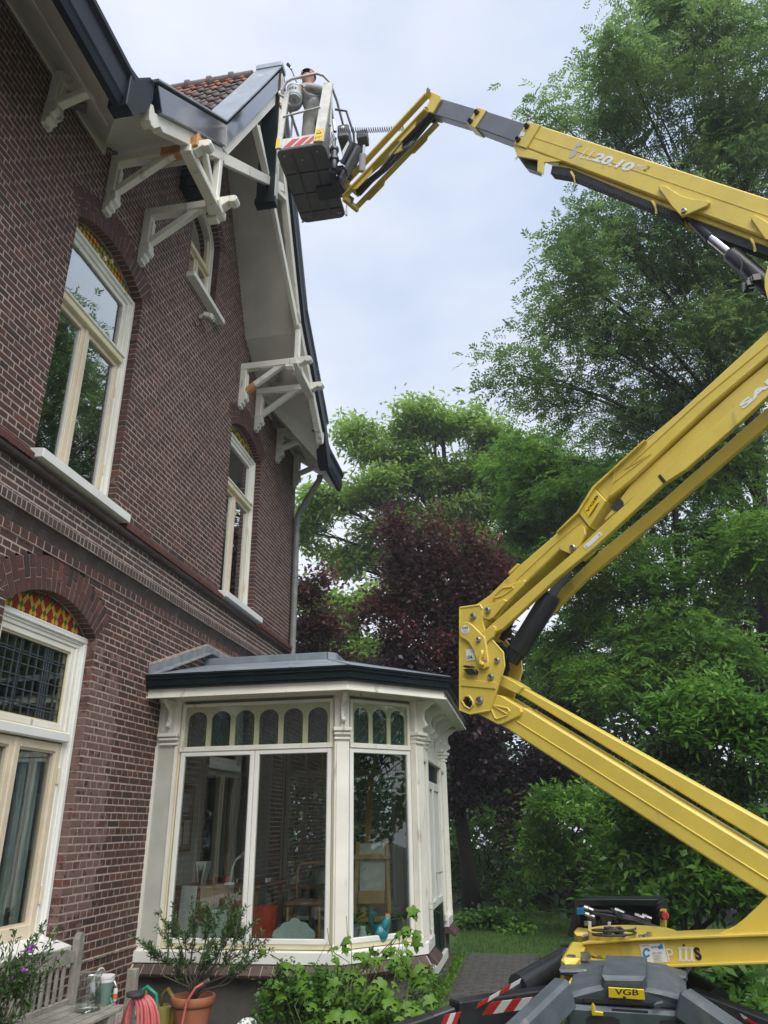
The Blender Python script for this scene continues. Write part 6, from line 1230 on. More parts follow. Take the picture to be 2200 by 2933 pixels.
def hand(w, dr, palm_n, curl, nm='hand'):
    """palm and five fingers of different lengths curling around a grip"""
    w = vv(w); dr = vv(dr)/np.linalg.norm(dr); pn = vv(palm_n); pn -= dr*np.dot(pn, dr); pn /= np.linalg.norm(pn); sd = np.cross(dr, pn)
    vs = [w, w+dr*0.045, w+dr*0.085]; rd = [(0.030, 0.022), (0.040, 0.020), (0.040, 0.018)]; es = [(0, 1), (1, 2)]
    for k, (o, L) in enumerate(((-0.032, 0.062), (-0.011, 0.074), (0.011, 0.070), (0.031, 0.056))):
        b = len(vs); p = w+dr*0.088+sd*o; a = 0.0; vs.append(p); rd.append((0.010, 0.010)); es.append((2, b))
        for q in range(3): a += curl; p = p+(dr*math.cos(a)+pn*math.sin(a))*L/3*1.15; vs.append(p); rd.append((0.009-q*0.001,)*2); es.append((b+q, b+q+1))
    b = len(vs); p = w+dr*0.025+sd*-0.036; vs.append(p); rd.append((0.013, 0.013)); es.append((0, b)); p = p+dr*0.03-sd*0.02+pn*0.02; vs.append(p); rd.append((0.011,)*2); es.append((b, b+1)); p = p+dr*0.022+pn*0.024; vs.append(p); rd.append((0.009,)*2); es.append((b+1, b+2))
    skin_mesh(nm, vs, es, rd, 'skin', man, 1)
hand(P3('wr')-np.array([0.0, 0.0, 0]), (-0.9, -0.15, 0.1), (0, 0.2, -1), 0.75); hand(P3('wl'), (-0.6, -0.5, -0.3), (0.6, -0.5, 0.2), 0.6)
for k in ('fl', 'fr'): m = MB(); p = P3(k); m.box(p+vv((-0.045, -0.12, -0.05)), p+vv((0.045, 0.17, 0.035)), 0.02); obj('shoe', m, 'shoe', man)
# paint bucket hanging from the rail side, brush in the raised hand
bc = P3('wr')+np.array([-0.13, -0.02, -0.24]); b = MB().use('bucket_white'); b.lathe(bc, [(0.0, 0), (0.082, 0), (0.086, 0.01), (0.098, 0.17), (0.104, 0.175), (0.104, 0.195), (0.096, 0.195), (0.094, 0.03), (0.0, 0.03)], 24)
b.use('decal_grey').lathe(bc, [(0.0905, 0.06), (0.0970, 0.135)], 24); bk = obj('paint_bucket', b, None, None, smooth='auto', origin=bc); tag(bk, 'white plastic paint bucket held up in front of the man in overalls', 'bucket')
b = MB(); b.tube([bc+np.array([0.10*math.cos(t), 0.02, 0.17+0.11*math.sin(t)]) for t in np.linspace(0, PI, 12)], 0.003, 5); obj('bucket_handle', b, 'steel', bk)
b = MB(); 
for t in (-1.9, -1.5, -1.1): b.lathe(bc+np.array([0.097*math.cos(t), 0.097*math.sin(t), 0.10]), [(0.012, 0), (0.012, 0.003)], 8, (math.cos(t), math.sin(t), 0))
obj('bucket_print', b, 'decal_black', bk)
e0 = P3('wr')+np.array([-0.09, -0.05, 0.03]); b = MB().use('brown_wood'); b.tube([e0, e0+np.array([-0.03, -0.02, 0.10]), e0+np.array([-0.07, -0.05, 0.22])], 0.008, 8); b.use('steel').tube([e0+np.array([-0.07, -0.05, 0.22]), e0+np.array([-0.08, -0.055, 0.25])], 0.016, 8); b.use('rubber').tube([e0+np.array([-0.08, -0.055, 0.25]), e0+np.array([-0.12, -0.07, 0.31])], [0.018, 0.022], 8)
pb = obj('paint_brush', b, None, None, origin=e0); tag(pb, 'paint brush held up by the man in the raised basket', 'brush')
# ------------------------------------------------------------------ vegetation
leaf_mat('leaf_ash', (0.060, 0.150, 0.026), (0.150, 0.310, 0.048), (0.280, 0.450, 0.065), 0.5, 0.58)
leaf_mat('leaf_robinia', (0.085, 0.155, 0.055), (0.175, 0.295, 0.090), (0.285, 0.405, 0.120), 0.5, 0.6)
leaf_mat('leaf_walnut', (0.17, 0.30, 0.055), (0.27, 0.42, 0.085), (0.37, 0.52, 0.12), 0.5, 0.6)
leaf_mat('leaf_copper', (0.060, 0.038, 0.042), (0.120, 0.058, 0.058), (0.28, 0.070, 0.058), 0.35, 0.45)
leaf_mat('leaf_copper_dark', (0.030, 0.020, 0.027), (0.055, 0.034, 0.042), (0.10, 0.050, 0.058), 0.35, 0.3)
leaf_mat('leaf_laurel', (0.045, 0.125, 0.020), (0.100, 0.230, 0.036), (0.21, 0.39, 0.06), 0.25, 0.42)
leaf_mat('leaf_laurel_light', (0.08, 0.21, 0.03), (0.15, 0.32, 0.05), (0.24, 0.42, 0.07), 0.3, 0.42)
leaf_mat('leaf_dark', (0.020, 0.052, 0.018), (0.042, 0.095, 0.028), (0.09, 0.17, 0.045), 0.4, 0.35)
leaf_mat('leaf_rhodo', (0.065, 0.155, 0.025), (0.14, 0.30, 0.040), (0.28, 0.46, 0.06), 0.3, 0.45)
leaf_mat('leaf_hop', (0.095, 0.20, 0.020), (0.155, 0.31, 0.035), (0.23, 0.40, 0.06), 0.45, 0.45)
leaf_mat('leaf_olive', (0.040, 0.085, 0.025), (0.085, 0.165, 0.042), (0.15, 0.23, 0.07), 0.4, 0.3)
leaf_mat('grass', (0.040, 0.10, 0.014), (0.075, 0.165, 0.022), (0.12, 0.23, 0.035), 0.6, 0.4)
mat('bark', (0.045, 0.038, 0.030), (0.025, 0.022, 0.019), 12, 0.9, 0.6); mat('bark_grey', (0.12, 0.11, 0.09), (0.07, 0.065, 0.055), 12, 0.9, 0.6); mat('stem_green', (0.10, 0.16, 0.05), (0.12, 0.10, 0.05), 9, 0.7)
def unit(a): return a/(np.linalg.norm(a, axis=1, keepdims=True)+1e-9)
def leaves(P, Dr, Nm, L, Wd, fold=0.0):
    """rhombic leaves; returns (N,4,3) or, folded on the midrib, two quads' worth of vertices"""
    Dr = unit(Dr); S_ = unit(np.cross(Dr, Nm)); U = np.cross(S_, Dr); L = L[:, None]; Wd = Wd[:, None]
    a = P; b = P+Dr*L*0.42+S_*Wd*0.5+U*L*0.05; c = P+Dr*L-U*L*0.10; d = P+Dr*L*0.42-S_*Wd*0.5+U*L*0.05
    return np.stack([a, b, c, d], 1)
def quads_obj(name, Q, m, parent, kind=None, label=None, extra=None):
    off = wpos(parent) if parent is not None else np.zeros(3)
    V = (Q-off).reshape(-1, 3).astype(np.float32); n = len(Q); me = bpy.data.meshes.new(name)
    me.vertices.add(len(V)); me.vertices.foreach_set('co', V.ravel()); me.loops.add(n*4); me.loops.foreach_set('vertex_index', np.arange(n*4, dtype=np.int32)); me.polygons.add(n)
    me.polygons.foreach_set('loop_start', np.arange(0, n*4, 4, dtype=np.int32)); me.polygons.foreach_set('loop_total', np.full(n, 4, dtype=np.int32)); me.materials.append(MATS[m]); me.update(calc_edges=True)
    o = bpy.data.objects.new(name, me); COL.objects.link(o)
    if parent is not None: o.parent = parent
    if kind: o['kind'] = kind
    if label: o['label'] = label
    return o
def W2(x, y, d): return CAM+ray(x*KD, y*KD)*d/F_PX
def lobes_px(L): return [(W2(x, y, d), np.array([rx*d/1604., rx*d/1604., ry*d/1604.])) for x, y, d, rx, ry in L]
def clumps(lobes, n, rg, shell=0.45, sub=7, spread=0.42):
    w = np.array([r[0]*r[2] for c, r in lobes]); w = w/w.sum(); C = []; H = []
    for (c, r), k in zip(lobes, np.maximum(2, (w*n).astype(int))):
        sd = rg.normal(size=(sub, 3)); sd = sd/np.linalg.norm(sd, axis=1)[:, None]*rg.uniform(0.35, 0.95, (sub, 1))
        pick = rg.integers(0, sub, k); o = rg.normal(size=(k, 3)); o = o/np.linalg.norm(o, axis=1)[:, None]*rg.uniform(shell, 1.0, (k, 1))*spread
        C.append(c+(sd[pick]+o)*r); H.append(np.repeat(c[None], k, 0))
    return np.concatenate(C), np.concatenate(H)
def make_leaves(C, H, per, sig, L, Wd, rg, style='simple', droop=0.25, flat=0.45, npair=5):
    n = len(C)*per; P = np.repeat(C, per, 0); out = unit(np.repeat(C-H, per, 0)+rg.normal(size=(n, 3))*0.25)
    o = rg.normal(size=(n, 3))*sig; o[:, 2] *= flat; P = P+o
    Dr = out*0.6+rg.normal(size=(n, 3))*0.65; Dr[:, 2] = Dr[:, 2]*0.6-droop; Dr = unit(Dr)
    Nm = rg.normal(size=(n, 3))*0.45; Nm[:, 2] += 1.0
    LL = L*rg.uniform(0.65, 1.25, n); WW = Wd*rg.uniform(0.7, 1.2, n)
    if style == 'simple': return leaves(P, Dr, Nm, LL, WW)
    S_ = unit(np.cross(Dr, Nm)); out_ = []                                        # pinnate leaf: leaflets in pairs along a rachis
    for i in range(npair):
        t = (i+0.6)/npair; base = P+Dr*(LL*t)[:, None]-np.array([0, 0, 1])*(LL*t*t*0.25)[:, None]
        for s in (-1, 1): out_.append(leaves(base, S_*s*0.9+Dr*0.5+rg.normal(size=(n, 3))*0.12, Nm, WW*rg.uniform(0.8, 1.15, n), WW*0.40))
    out_.append(leaves(P+Dr*LL[:, None]-np.array([0, 0, 1])*(LL*0.25)[:, None], Dr, Nm, WW, WW*0.4)); return np.concatenate(out_)
def tree(name, label, cat, base, trunk_r, lobes, n, per, sig, L, Wd, leaf, seed, style='simple', bark='bark', group=None, trunk_top=None, twigs=0.35, droop=0.25, shell=0.4, npair=5, flat=0.45, spread=0.42, limb_r=0.35, sub=7):
    rg = np.random.default_rng(seed); t = thing(name, base, label, cat, group); base = vv(base)
    C, H = clumps(lobes, n, rg, shell, sub, spread)
    quads_obj('crown', make_leaves(C, H, per, sig, L, Wd, rg, style, droop, flat, npair), leaf, t)
    ctr = sum(c for c, r in lobes)/len(lobes); top = vv(trunk_top) if trunk_top is not None else ctr+np.array([0, 0, 0.5*max(c[2]-ctr[2] for c, r in lobes)])
    m = MB(); K = 9; pts = [base*(1-s)+top*s+np.array([math.sin(s*5+seed)*0.12, math.cos(s*4+seed)*0.12, 0])*(s > 0) for s in np.linspace(0, 1, K)]
    m.tube(pts, [trunk_r*(1.35 if i == 0 else 1)*(1-0.8*i/(K-1)) for i in range(K)], 9); obj('trunk', m, bark, t, smooth=True)
    for c, r in lobes:
        m = MB(); s0 = min(0.92, max(0.25, (c[2]-r[2]-base[2])/(top[2]-base[2]+1e-6)*0.8)); a = base*(1-s0)+top*s0; rr = trunk_r*(1-0.8*s0)*limb_r*1.6+0.01
        P = [a*(1-q)+c*q+np.array([math.sin(q*7+c[0])*0.10, math.cos(q*6+c[1])*0.10, 0.35*math.sin(q*PI)*np.linalg.norm((c-a)[:2])*0.35]) for q in np.linspace(0, 1, 7)]
        m.tube(P, [rr*(1-0.75*i/6) for i in range(7)], 6)
        idx = [i for i in range(len(C)) if np.allclose(H[i], c)]
        for i in idx[:int(len(idx)*twigs)]:
            q = rg.integers(2, 7); p0 = P[q]; p1 = C[i]; mid = (p0+p1)/2+rg.normal(size=3)*0.06*np.linalg.norm(p1-p0); r0 = rr*(1-0.75*q/6)*0.45
            m.tube([p0, mid, p1], [max(r0, 0.006), max(r0*0.6, 0.005), 0.004], 4, False)
        obj('limb', m, bark, t, smooth=True)
    return t
T1 = [(1330, 110, 15, 70, 80), (1480, 80, 16, 120, 100), (1620, 160, 16, 120, 150), (1185, 245, 15, 50, 30), (1290, 245, 16, 45, 40), (1420, 250, 16, 110, 80), (1600, 330, 16, 120, 110), (1440, 0, 16, 60, 60),
      (1290, 480, 15, 85, 60), (1420, 530, 16, 130, 100), (1600, 600, 16, 130, 140), (1250, 590, 15, 60, 75), (1330, 700, 16, 110, 80), (1500, 760, 16, 150, 110), (1200, 690, 15, 55, 40), (1120, 800, 15, 65, 40), (1230, 830, 16, 110, 50), (1400, 880, 17, 140, 80), (1560, 930, 17, 140, 100)]
b1 = W2(1700, 1900, 16.5); tree('robinia_tree', 'tall feathery tree with fine leaflets filling the upper right behind the raised boom', 'tree', (b1[0], b1[1], 0), 0.26, lobes_px([(x, y, d, rx*1.12, ry*1.1) for x, y, d, rx, ry in T1]), 1750, 11, 0.29, 0.26, 0.10, 'leaf_robinia', 11, 'pinnate', trunk_top=W2(1560, 200, 16.5), twigs=0.22, droop=0.12, npair=4, spread=0.42, limb_r=0.22, flat=0.6, sub=13, shell=0.2)
T4 = [(1180, 990, 20, 80, 70), (1300, 1060, 19, 130, 80), (1450, 1080, 17, 160, 110), (1610, 1200, 15, 120, 150), (1300, 1230, 16, 120, 90), (1450, 1320, 15, 150, 110), (1250, 1390, 17, 110, 80), (1150, 1130, 20, 80, 90), (1350, 1470, 15, 140, 80), (1530, 1440, 14, 130, 90), (1210, 1500, 18, 90, 70), (1130, 1010, 22, 60, 60)]
b4 = W2(1480, 1960, 15.5); tree('ash_tree', 'dense dark green leafy tree behind the elbow of the boom lift', 'tree', (b4[0], b4[1], 0), 0.24, lobes_px(T4), 2100, 11, 0.25, 0.24, 0.125, 'leaf_ash', 23, 'pinnate', trunk_top=W2(1450, 1050, 16), twigs=0.08, droop=0.25, npair=3, flat=0.35, sub=10, limb_r=0.25)
T2 = [(930, 900, 28, 80, 50), (1040, 935, 28, 60, 50), (860, 975, 28, 80, 60), (775, 935, 28, 28, 55), (960, 1040, 28, 120, 80), (1085, 1050, 28, 75, 80), (800, 1070, 28, 90, 60), (700, 1085, 27, 55, 40), (680, 1150, 27, 45, 40), (850, 1165, 28, 90, 50), (1000, 1170, 28, 90, 60), (745, 1215, 28, 55, 35), (1110, 1180, 28, 60, 60), (880, 1260, 28, 80, 50)]
b2 = W2(1000, 1850, 28); tree('walnut_tree', 'broad light green tree beyond the copper tree, crown against open sky', 'tree', (b2[0], b2[1], 0), 0.35, lobes_px(T2), 2200, 24, 0.34, 0.25, 0.105, 'leaf_walnut', 5, 'simple', trunk_top=W2(960, 940, 28), twigs=0.15, droop=0.25, flat=0.38, spread=0.42, shell=0.3, sub=9)
T2c = [(720, 1330, 24, 60, 60), (700, 1410, 24, 60, 50), (790, 1400, 24, 50, 60), (800, 1290, 24, 40, 35), (660, 1300, 24, 30, 40), (780, 1500, 24, 80, 60)]
b = W2(760, 1880, 24); tree('maple_tree', 'small light green tree low between the downpipe and the copper tree', 'tree', (b[0], b[1], 0), 0.14, lobes_px(T2c), 420, 22, 0.25, 0.24, 0.15, 'leaf_walnut', 6, 'simple', twigs=0.15)
T3 = [(860, 1175, 15.5, 38, 60), (900, 1250, 15.5, 70, 60), (965, 1200, 15.5, 50, 50), (1040, 1230, 15.5, 50, 60), (1030, 1310, 15.5, 70, 70), (850, 1340, 15.5, 60, 60), (950, 1350, 15.5, 80, 70), (830, 1290, 15.5, 35, 40)]
b3 = W2(1022, 1985, 15.5); ct = tree('copper_tree', 'copper-leaved tree with red shoot tips behind the conservatory roof', 'tree', (b3[0], b3[1], 0), 0.17, lobes_px(T3+[(845, 1120, 15.5, 14, 45), (935, 1140, 15.5, 14, 40), (1005, 1170, 15.5, 16, 35), (1085, 1250, 15.5, 25, 40), (790, 1330, 15.5, 25, 18)]), 720, 24, 0.17, 0.11, 0.075, 'leaf_copper', 9, 'simple', trunk_top=W2(960, 1200, 15.5), twigs=0.3, droop=-0.15, flat=1.1, spread=0.55)
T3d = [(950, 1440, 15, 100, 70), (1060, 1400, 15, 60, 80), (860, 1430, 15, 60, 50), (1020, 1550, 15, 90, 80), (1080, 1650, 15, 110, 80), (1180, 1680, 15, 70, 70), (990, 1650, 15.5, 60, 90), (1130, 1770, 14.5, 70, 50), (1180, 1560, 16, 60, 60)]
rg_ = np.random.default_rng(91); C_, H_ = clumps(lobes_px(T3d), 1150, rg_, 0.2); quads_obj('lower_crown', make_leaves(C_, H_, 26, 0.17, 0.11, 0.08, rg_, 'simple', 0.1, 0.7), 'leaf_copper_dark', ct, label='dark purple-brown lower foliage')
T3L = [(675, 1260, 17, 38, 45), (660, 1340, 17, 42, 50), (720, 1350, 17, 45, 30), (650, 1410, 17, 40, 40), (730, 1440, 17, 40, 30)]
b = W2(660, 1980, 17); tree('copper_shrub', 'reddish brown leafed small tree right beside the downpipe', 'tree', (b[0], b[1], 0), 0.08, lobes_px(T3L), 260, 24, 0.16, 0.11, 0.08, 'leaf_copper', 10, 'simple', twigs=0.3, droop=0.0, flat=0.8)
def shrub(name, label, base_px, lobes, n, per, sig, L, Wd, leaf, seed, **k):
    b = W2(*base_px); return tree(name, label, 'shrub', (b[0], b[1], 0), k.pop('tr', 0.05), lobes_px(lobes), n, per, sig, L, Wd, leaf, seed, **k)
shrub('rhododendron', 'bright green rhododendron under the lower arm of the lift', (1230, 1960, 12), [(1230, 1740, 12, 80, 40), (1310, 1800, 12, 80, 60), (1230, 1850, 12.5, 90, 60), (1340, 1900, 11.5, 80, 70), (1170, 1820, 12.5, 50, 50)], 520, 18, 0.13, 0.13, 0.045, 'leaf_rhodo', 31, droop=-0.1, twigs=0.1, flat=0.6)
shrub('rhododendron', 'shrub with backlight put into its yellow-green leaf colour, deep behind the dark copper trunk', (1080, 1960, 17), [(1060, 1790, 17, 50, 60), (1100, 1870, 16.5, 60, 60), (1010, 1830, 17, 30, 70), (1140, 1930, 15, 50, 40), (985, 1900, 17, 22, 80)], 260, 18, 0.16, 0.14, 0.06, 'leaf_laurel_light', 32, droop=-0.1, twigs=0.1)  # the paler leaf material stands in for backlight on this shrub
shrub('laurel_shrub', 'pale fresh-leaved laurel shrub above the link of the lower arm', (1580, 1960, 8.8), [(1480, 1580, 9, 80, 45), (1600, 1540, 8.6, 80, 60), (1440, 1530, 9, 30, 40), (1500, 1510, 9, 22, 40), (1640, 1600, 8.5, 60, 60), (1550, 1490, 9, 16, 40)], 330, 15, 0.11, 0.125, 0.05, 'leaf_laurel_light', 33, droop=-0.05, twigs=0.3, bark='stem_green')
shrub('laurel_shrub', 'grey-green small-leaved shrub below the pale laurel beside the arm', (1500, 1960, 9.2), [(1480, 1650, 9.2, 110, 45), (1600, 1690, 8.8, 90, 45), (1420, 1620, 9.4, 50, 35)], 420, 16, 0.12, 0.085, 0.045, 'leaf_olive', 34, twigs=0.2)
shrub('laurel_shrub', 'big dark laurel behind the turret and engine frame', (1500, 2000, 9), [(1450, 1760, 9.6, 110, 70), (1590, 1840, 8.8, 100, 90), (1390, 1860, 9.8, 100, 80), (1500, 1930, 9, 120, 70), (1640, 1950, 8, 70, 80), (1370, 1960, 10, 80, 50), (1430, 1680, 10, 70, 50)], 800, 16, 0.15, 0.15, 0.065, 'leaf_laurel', 35, twigs=0.05)
shrub('laurel_shrub', 'leafy laurel branch low behind the right outrigger', (1620, 2300, 5.6), [(1600, 2120, 5.6, 50, 35), (1560, 2080, 5.8, 30, 20), (1650, 2190, 5.3, 50, 45)], 60, 14, 0.10, 0.13, 0.055, 'leaf_laurel', 36, tr=0.02, twigs=0.5)
shrub('geranium', 'low mound of lobed leaves at the far end of the paved path', (1080, 2075, 12.6), [(1060, 1990, 13, 60, 28), (1120, 2025, 12.4, 50, 30), (1040, 2035, 12.6, 45, 25), (1095, 1985, 12.8, 22, 30)], 300, 16, 0.10, 0.10, 0.08, 'leaf_laurel', 37, tr=0.015, twigs=0.1)
# darker woodland that closes the garden behind these
rg_ = np.random.default_rng(77); FW = [(700, 1560, 30, 90, 110), (860, 1600, 30, 110, 120), (1000, 1650, 27, 110, 160), (1120, 1450, 26, 90, 110), (1130, 1700, 23, 110, 140), (1260, 1620, 22, 110, 130), (1400, 1560, 21, 120, 130), (1560, 1500, 20, 130, 130), (1660, 1300, 21, 110, 150), (1300, 1820, 18, 120, 110), (1450, 1780, 15, 130, 120), (1620, 1760, 14, 130, 120), (1760, 1600, 14, 130, 200), (1000, 1880, 22, 100, 80), (780, 1720, 22, 110, 120), (880, 1820, 21, 110, 120), (960, 1780, 23, 80, 120), (700, 1850, 20, 100, 120), (620, 1750, 21, 90, 130), (1800, 1900, 12, 140, 160), (1850, 1200, 20, 160, 200), (1150, 1900, 19, 90, 60), (1190, 1935, 16.5, 80, 60), (1290, 1960, 15, 80, 60), (1050, 1945, 18, 60, 45), (1250, 2010, 14, 50, 35)]
C_, H_ = clumps(lobes_px(FW), 3500, rg_, 0.1, 9, 0.5); fw = quads_obj('woodland', make_leaves(C_, H_, 17, 0.35, 0.26, 0.15, rg_, 'simple', 0.2, 0.6), 'leaf_dark', None, kind='stuff'); tag(fw, 'dark mass of woodland foliage closing the back of the garden', 'woodland')
# trees behind the viewer, seen only in the panes
for i, (x, y, h, r) in enumerate(((5.6, -6.5, 5.0, 2.2), (2.6, -9.0, 7.0, 2.8), (10.8, 5.6, 6.5, 2.8))):
    L = [(np.array([x+dx*r, y+dy*r, h*q]), np.array([r*0.6, r*0.6, h*0.22])) for dx, dy, q in ((0, 0, 0.8), (0.4, 0.3, 0.5), (-0.4, 0.2, 0.55), (0.1, -0.4, 0.45), (0, 0.2, 0.25))]
    tree('garden_tree', group='trees around the viewpoint', *[['bushy green tree behind the viewpoint, mirrored in the conservatory panes', 'tall green tree behind the viewpoint near the house wall', 'green tree beyond the right edge of the view, mirrored in the corner pane'][i], 'tree', (x, y, 0), 0.12, L, 420, 16, 0.30, 0.24, 0.12, 'leaf_ash', 50+i], twigs=0.1)
# ------------------------------------------------------------------ ground
mat('soil', (0.030, 0.026, 0.018), (0.05, 0.042, 0.028), 3, 0.95, 0.6); mat('lawn', (0.040, 0.090, 0.014), (0.060, 0.125, 0.02), 2.5, 0.95, 0.5)
mat('paver', (0.085, 0.082, 0.078), (0.055, 0.053, 0.05), 9, 0.85, 0.4, rnd=0.22, grime=((0.045, 0.055, 0.035), 4, 0.6))
g = MB(); g.add([(-60, -60, -0.02), (60, -60, -0.02), (60, 60, -0.02), (-60, 60, -0.02)], [(0, 1, 2, 3)]); obj('ground', g, 'soil', kind='structure')
g = MB(); g.add([(3.75, -3, -0.012), (7.2, -3, -0.012), (8.5, 9, -0.012), (6.5, 20, -0.012), (2.0, 22, -0.012), (2.4, 12.02, -0.012), (3.79, 12.02, -0.012)], [(0, 1, 2, 3, 4, 5, 6)]); obj('lawn', g, 'lawn', kind='structure')
mat('bounce_stone', (0.34, 0.32, 0.29), (0.26, 0.25, 0.22), 2.5, 0.85, 0.3, grime=((0.18, 0.17, 0.13), 2, 0.6)); g = MB(); g.add([(0.0, -9, -0.010), (7.5, -9, -0.010), (7.5, 1.2, -0.010), (2.70, 1.2, -0.010), (2.70, 6.0, -0.010), (0.0, 6.0, -0.010)], [(0, 1, 2, 3, 4, 5)]); obj('bounce_paving', g, 'bounce_stone', kind='structure')  # pale paving added so that light bounces up onto eaves and brackets
ph = thing('garden_path', (3.25, 8, 0), 'x', 'x'); del ph['label']; del ph['category']; ph['kind'] = 'structure'
g = MB(); g.box((2.70, -2, -0.06), (3.78, 12.0, -0.008)); obj('path_bed', g, 'soil', ph)
pav = None; rest = MB(); y = 11.98; row = 0; rd2 = random.Random(3); cnt = 0
while y > -2:
    x = 2.72-(0.0 if row % 2 else 0.10)
    while x < 3.76:
        a, b = max(2.72, x), min(3.76, x+0.2)
        if b-a > 0.05:
            dz = rd2.uniform(-0.003, 0.003)
            if b-a > 0.19 and y > 6.8 and cnt < 300:
                cnt += 1
                if pav is None: m = MB(); m.box((a+0.004, y-0.096, -0.05), (b-0.004, y-0.004, 0.0), 0.006); pav = obj('paver', m, 'paver', ph, origin=((a+b)/2, y-0.05, 0))
                else: o = pav.copy(); COL.objects.link(o); o.location = ((a+b)/2-3.25, y-0.05-8, dz); o.rotation_euler = (rd2.uniform(-0.01, 0.01), rd2.uniform(-0.01, 0.01), rd2.uniform(-0.01, 0.01))
            else: rest.box((a+0.004, y-0.096, -0.05+dz), (b-0.004, y-0.004, dz), 0.006)
        x += 0.2
    y -= 0.1; row += 1
obj('paver', rest, 'paver', ph, kind='stuff')
rg_ = np.random.default_rng(4); n = 34000; P = np.stack([rg_.uniform(2.5, 6.2, n), rg_.uniform(5.0, 17, n), np.full(n, -0.012)], 1); P = P[(P[:, 0] > 3.8) | (P[:, 1] > 12.03)]; n = len(P); Dr = rg_.normal(size=(n, 3))*0.35; Dr[:, 2] = 1; gr = quads_obj('grass', leaves(P, Dr, rg_.normal(size=(n, 3))+np.array([0, -1, 0.3]), rg_.uniform(0.03, 0.07, n), np.full(n, 0.009)), 'grass', None, kind='stuff'); tag(gr, 'short green lawn grass beside the paved path', 'grass')
n = 1500; P = np.stack([rg_.uniform(2.66, 2.76, n)+rg_.normal(size=n)*0.03, rg_.uniform(7.9, 12, n), np.full(n, -0.01)], 1); Dr = rg_.normal(size=(n, 3))*0.5; Dr[:, 2] = 0.8; wd = quads_obj('weeds', leaves(P, Dr, rg_.normal(size=(n, 3)), rg_.uniform(0.02, 0.07, n), rg_.uniform(0.012, 0.028, n)), 'leaf_hop', None, kind='stuff'); tag(wd, 'small weeds along the foot of the conservatory wall', 'weeds')
# ------------------------------------------------------------------ things by the house wall
mat('plastic_green', (0.01, 0.20, 0.13), (0.012, 0.17, 0.11), 9, 0.3); mat('plastic_olive', (0.24, 0.21, 0.035), (0.18, 0.17, 0.03), 9, 0.35, grime=((0.09, 0.09, 0.03), 8, 0.6)); mat('hose_red', (0.50, 0.12, 0.12), (0.42, 0.10, 0.10), 9, 0.45)
mat('terracotta', (0.42, 0.15, 0.07), (0.34, 0.12, 0.06), 6, 0.7, 0.2, grime=((0.25, 0.13, 0.09), 6, 0.62)); mat('cup_white', (0.70, 0.70, 0.68), None, 9, 0.4); mat('cup_green', (0.14, 0.22, 0.19), None, 9, 0.4); mat('orange', (0.65, 0.16, 0.04), None, 9, 0.4); mat('flower', (0.30, 0.05, 0.42), (0.42, 0.09, 0.5), 9, 0.6)
# slatted bench against the wall
BX = 0.22; bench = thing('garden_bench', (0.45, 5.2, 0), 'weathered grey wooden bench with slatted back under the ground-floor window', 'bench')
def bpart(name, mb, m='weathered_wood', label=None): return obj(name, mb, m, bench, label=label)
for y in (6.10, 4.20):
    m = MB(); m.prism([(BX+0.05, y+dy, z) for dy, z in ((-0.04, 0.0), (0.04, 0.0), (0.04, 0.88), (0.028, 0.91), (0, 0.925), (-0.028, 0.91), (-0.04, 0.88))], (-0.05, 0, 0), 0.003); bpart('leg', m)
    m = MB(); m.box((0.80, y-0.035, 0), (0.86, y+0.035, 0.42), 0.005); bpart('leg', m)
m = MB(); m.prism([(BX, y, z) for y, z in ((4.24, 0.72), (6.06, 0.72), (6.06, 0.80), (5.95, 0.825), (5.5, 0.85), (4.8, 0.85), (4.24, 0.83))], (0.03, 0, 0), 0.004); bpart('backrest', m)
m = MB(); m.box((BX, 4.24, 0.44), (BX+0.03, 6.06, 0.49), 0.004); bpart('lower_rail', m)
y = 4.34; sl0 = None
while y < 6.0:
    m = MB(); m.box((BX+0.006, y-0.018, 0.49), (BX+0.022, y+0.018, 0.725), 0.003)
    if sl0 is None: sl0 = obj('slat', m, 'weathered_wood', bench, origin=(BX, y, 0.6))
    else: o = sl0.copy(); COL.objects.link(o); o.location = tuple(vv((BX, y, 0.6))-wpos(bench))
    y += 0.085
for q in range(6): m = MB(); x = BX+0.06+q*0.105; m.box((x, 4.22, 0.42), (x+0.085, 6.14, 0.445), 0.005); bpart('seat_slat', m)
m = MB(); m.box((0.84, 4.22, 0.34), (0.865, 6.1, 0.42), 0.004); bpart('apron', m)
# low slatted table in front of it, with a batten standing on its end
tb_ = thing('slatted_table', (1.15, 5.15, 0), 'weathered slatted wooden table in the lower left corner', 'table')
TZ = 0.62; ang = 0.0
for q in range(5): m = MB(); x = 0.74+q*0.082; m.box((x, 4.0, TZ-0.022), (x+0.066, 5.18, TZ), 0.004); obj('slat', m, 'weathered_wood', tb_)
m = MB(); m.box((0.73, 5.10, TZ-0.09), (1.14, 5.13, TZ-0.022), 0.004); obj('rail', m, 'weathered_wood', tb_)
for x in (0.78, 1.10): m = MB(); m.box((x-0.03, 5.03, 0), (x+0.03, 5.095, TZ-0.022), 0.004); obj('leg', m, 'weathered_wood', tb_); m = MB(); m.box((x-0.03, 4.05, 0), (x+0.03, 4.11, TZ-0.022), 0.004); obj('leg', m, 'weathered_wood', tb_)
p = onY(532, 2810, 5.35); m = MB(); m.box((1.05, 5.35, 0.0), (1.115, 5.40, 0.80), 0.004); o = obj('wooden_post', m, 'weathered_wood', None, origin=(1.08, 5.37, 0)); tag(o, 'square wooden post standing behind the coiled red hose', 'post')
glass_mat('glass_jar', (0.80, 0.84, 0.82), 1.6, base=0.10)
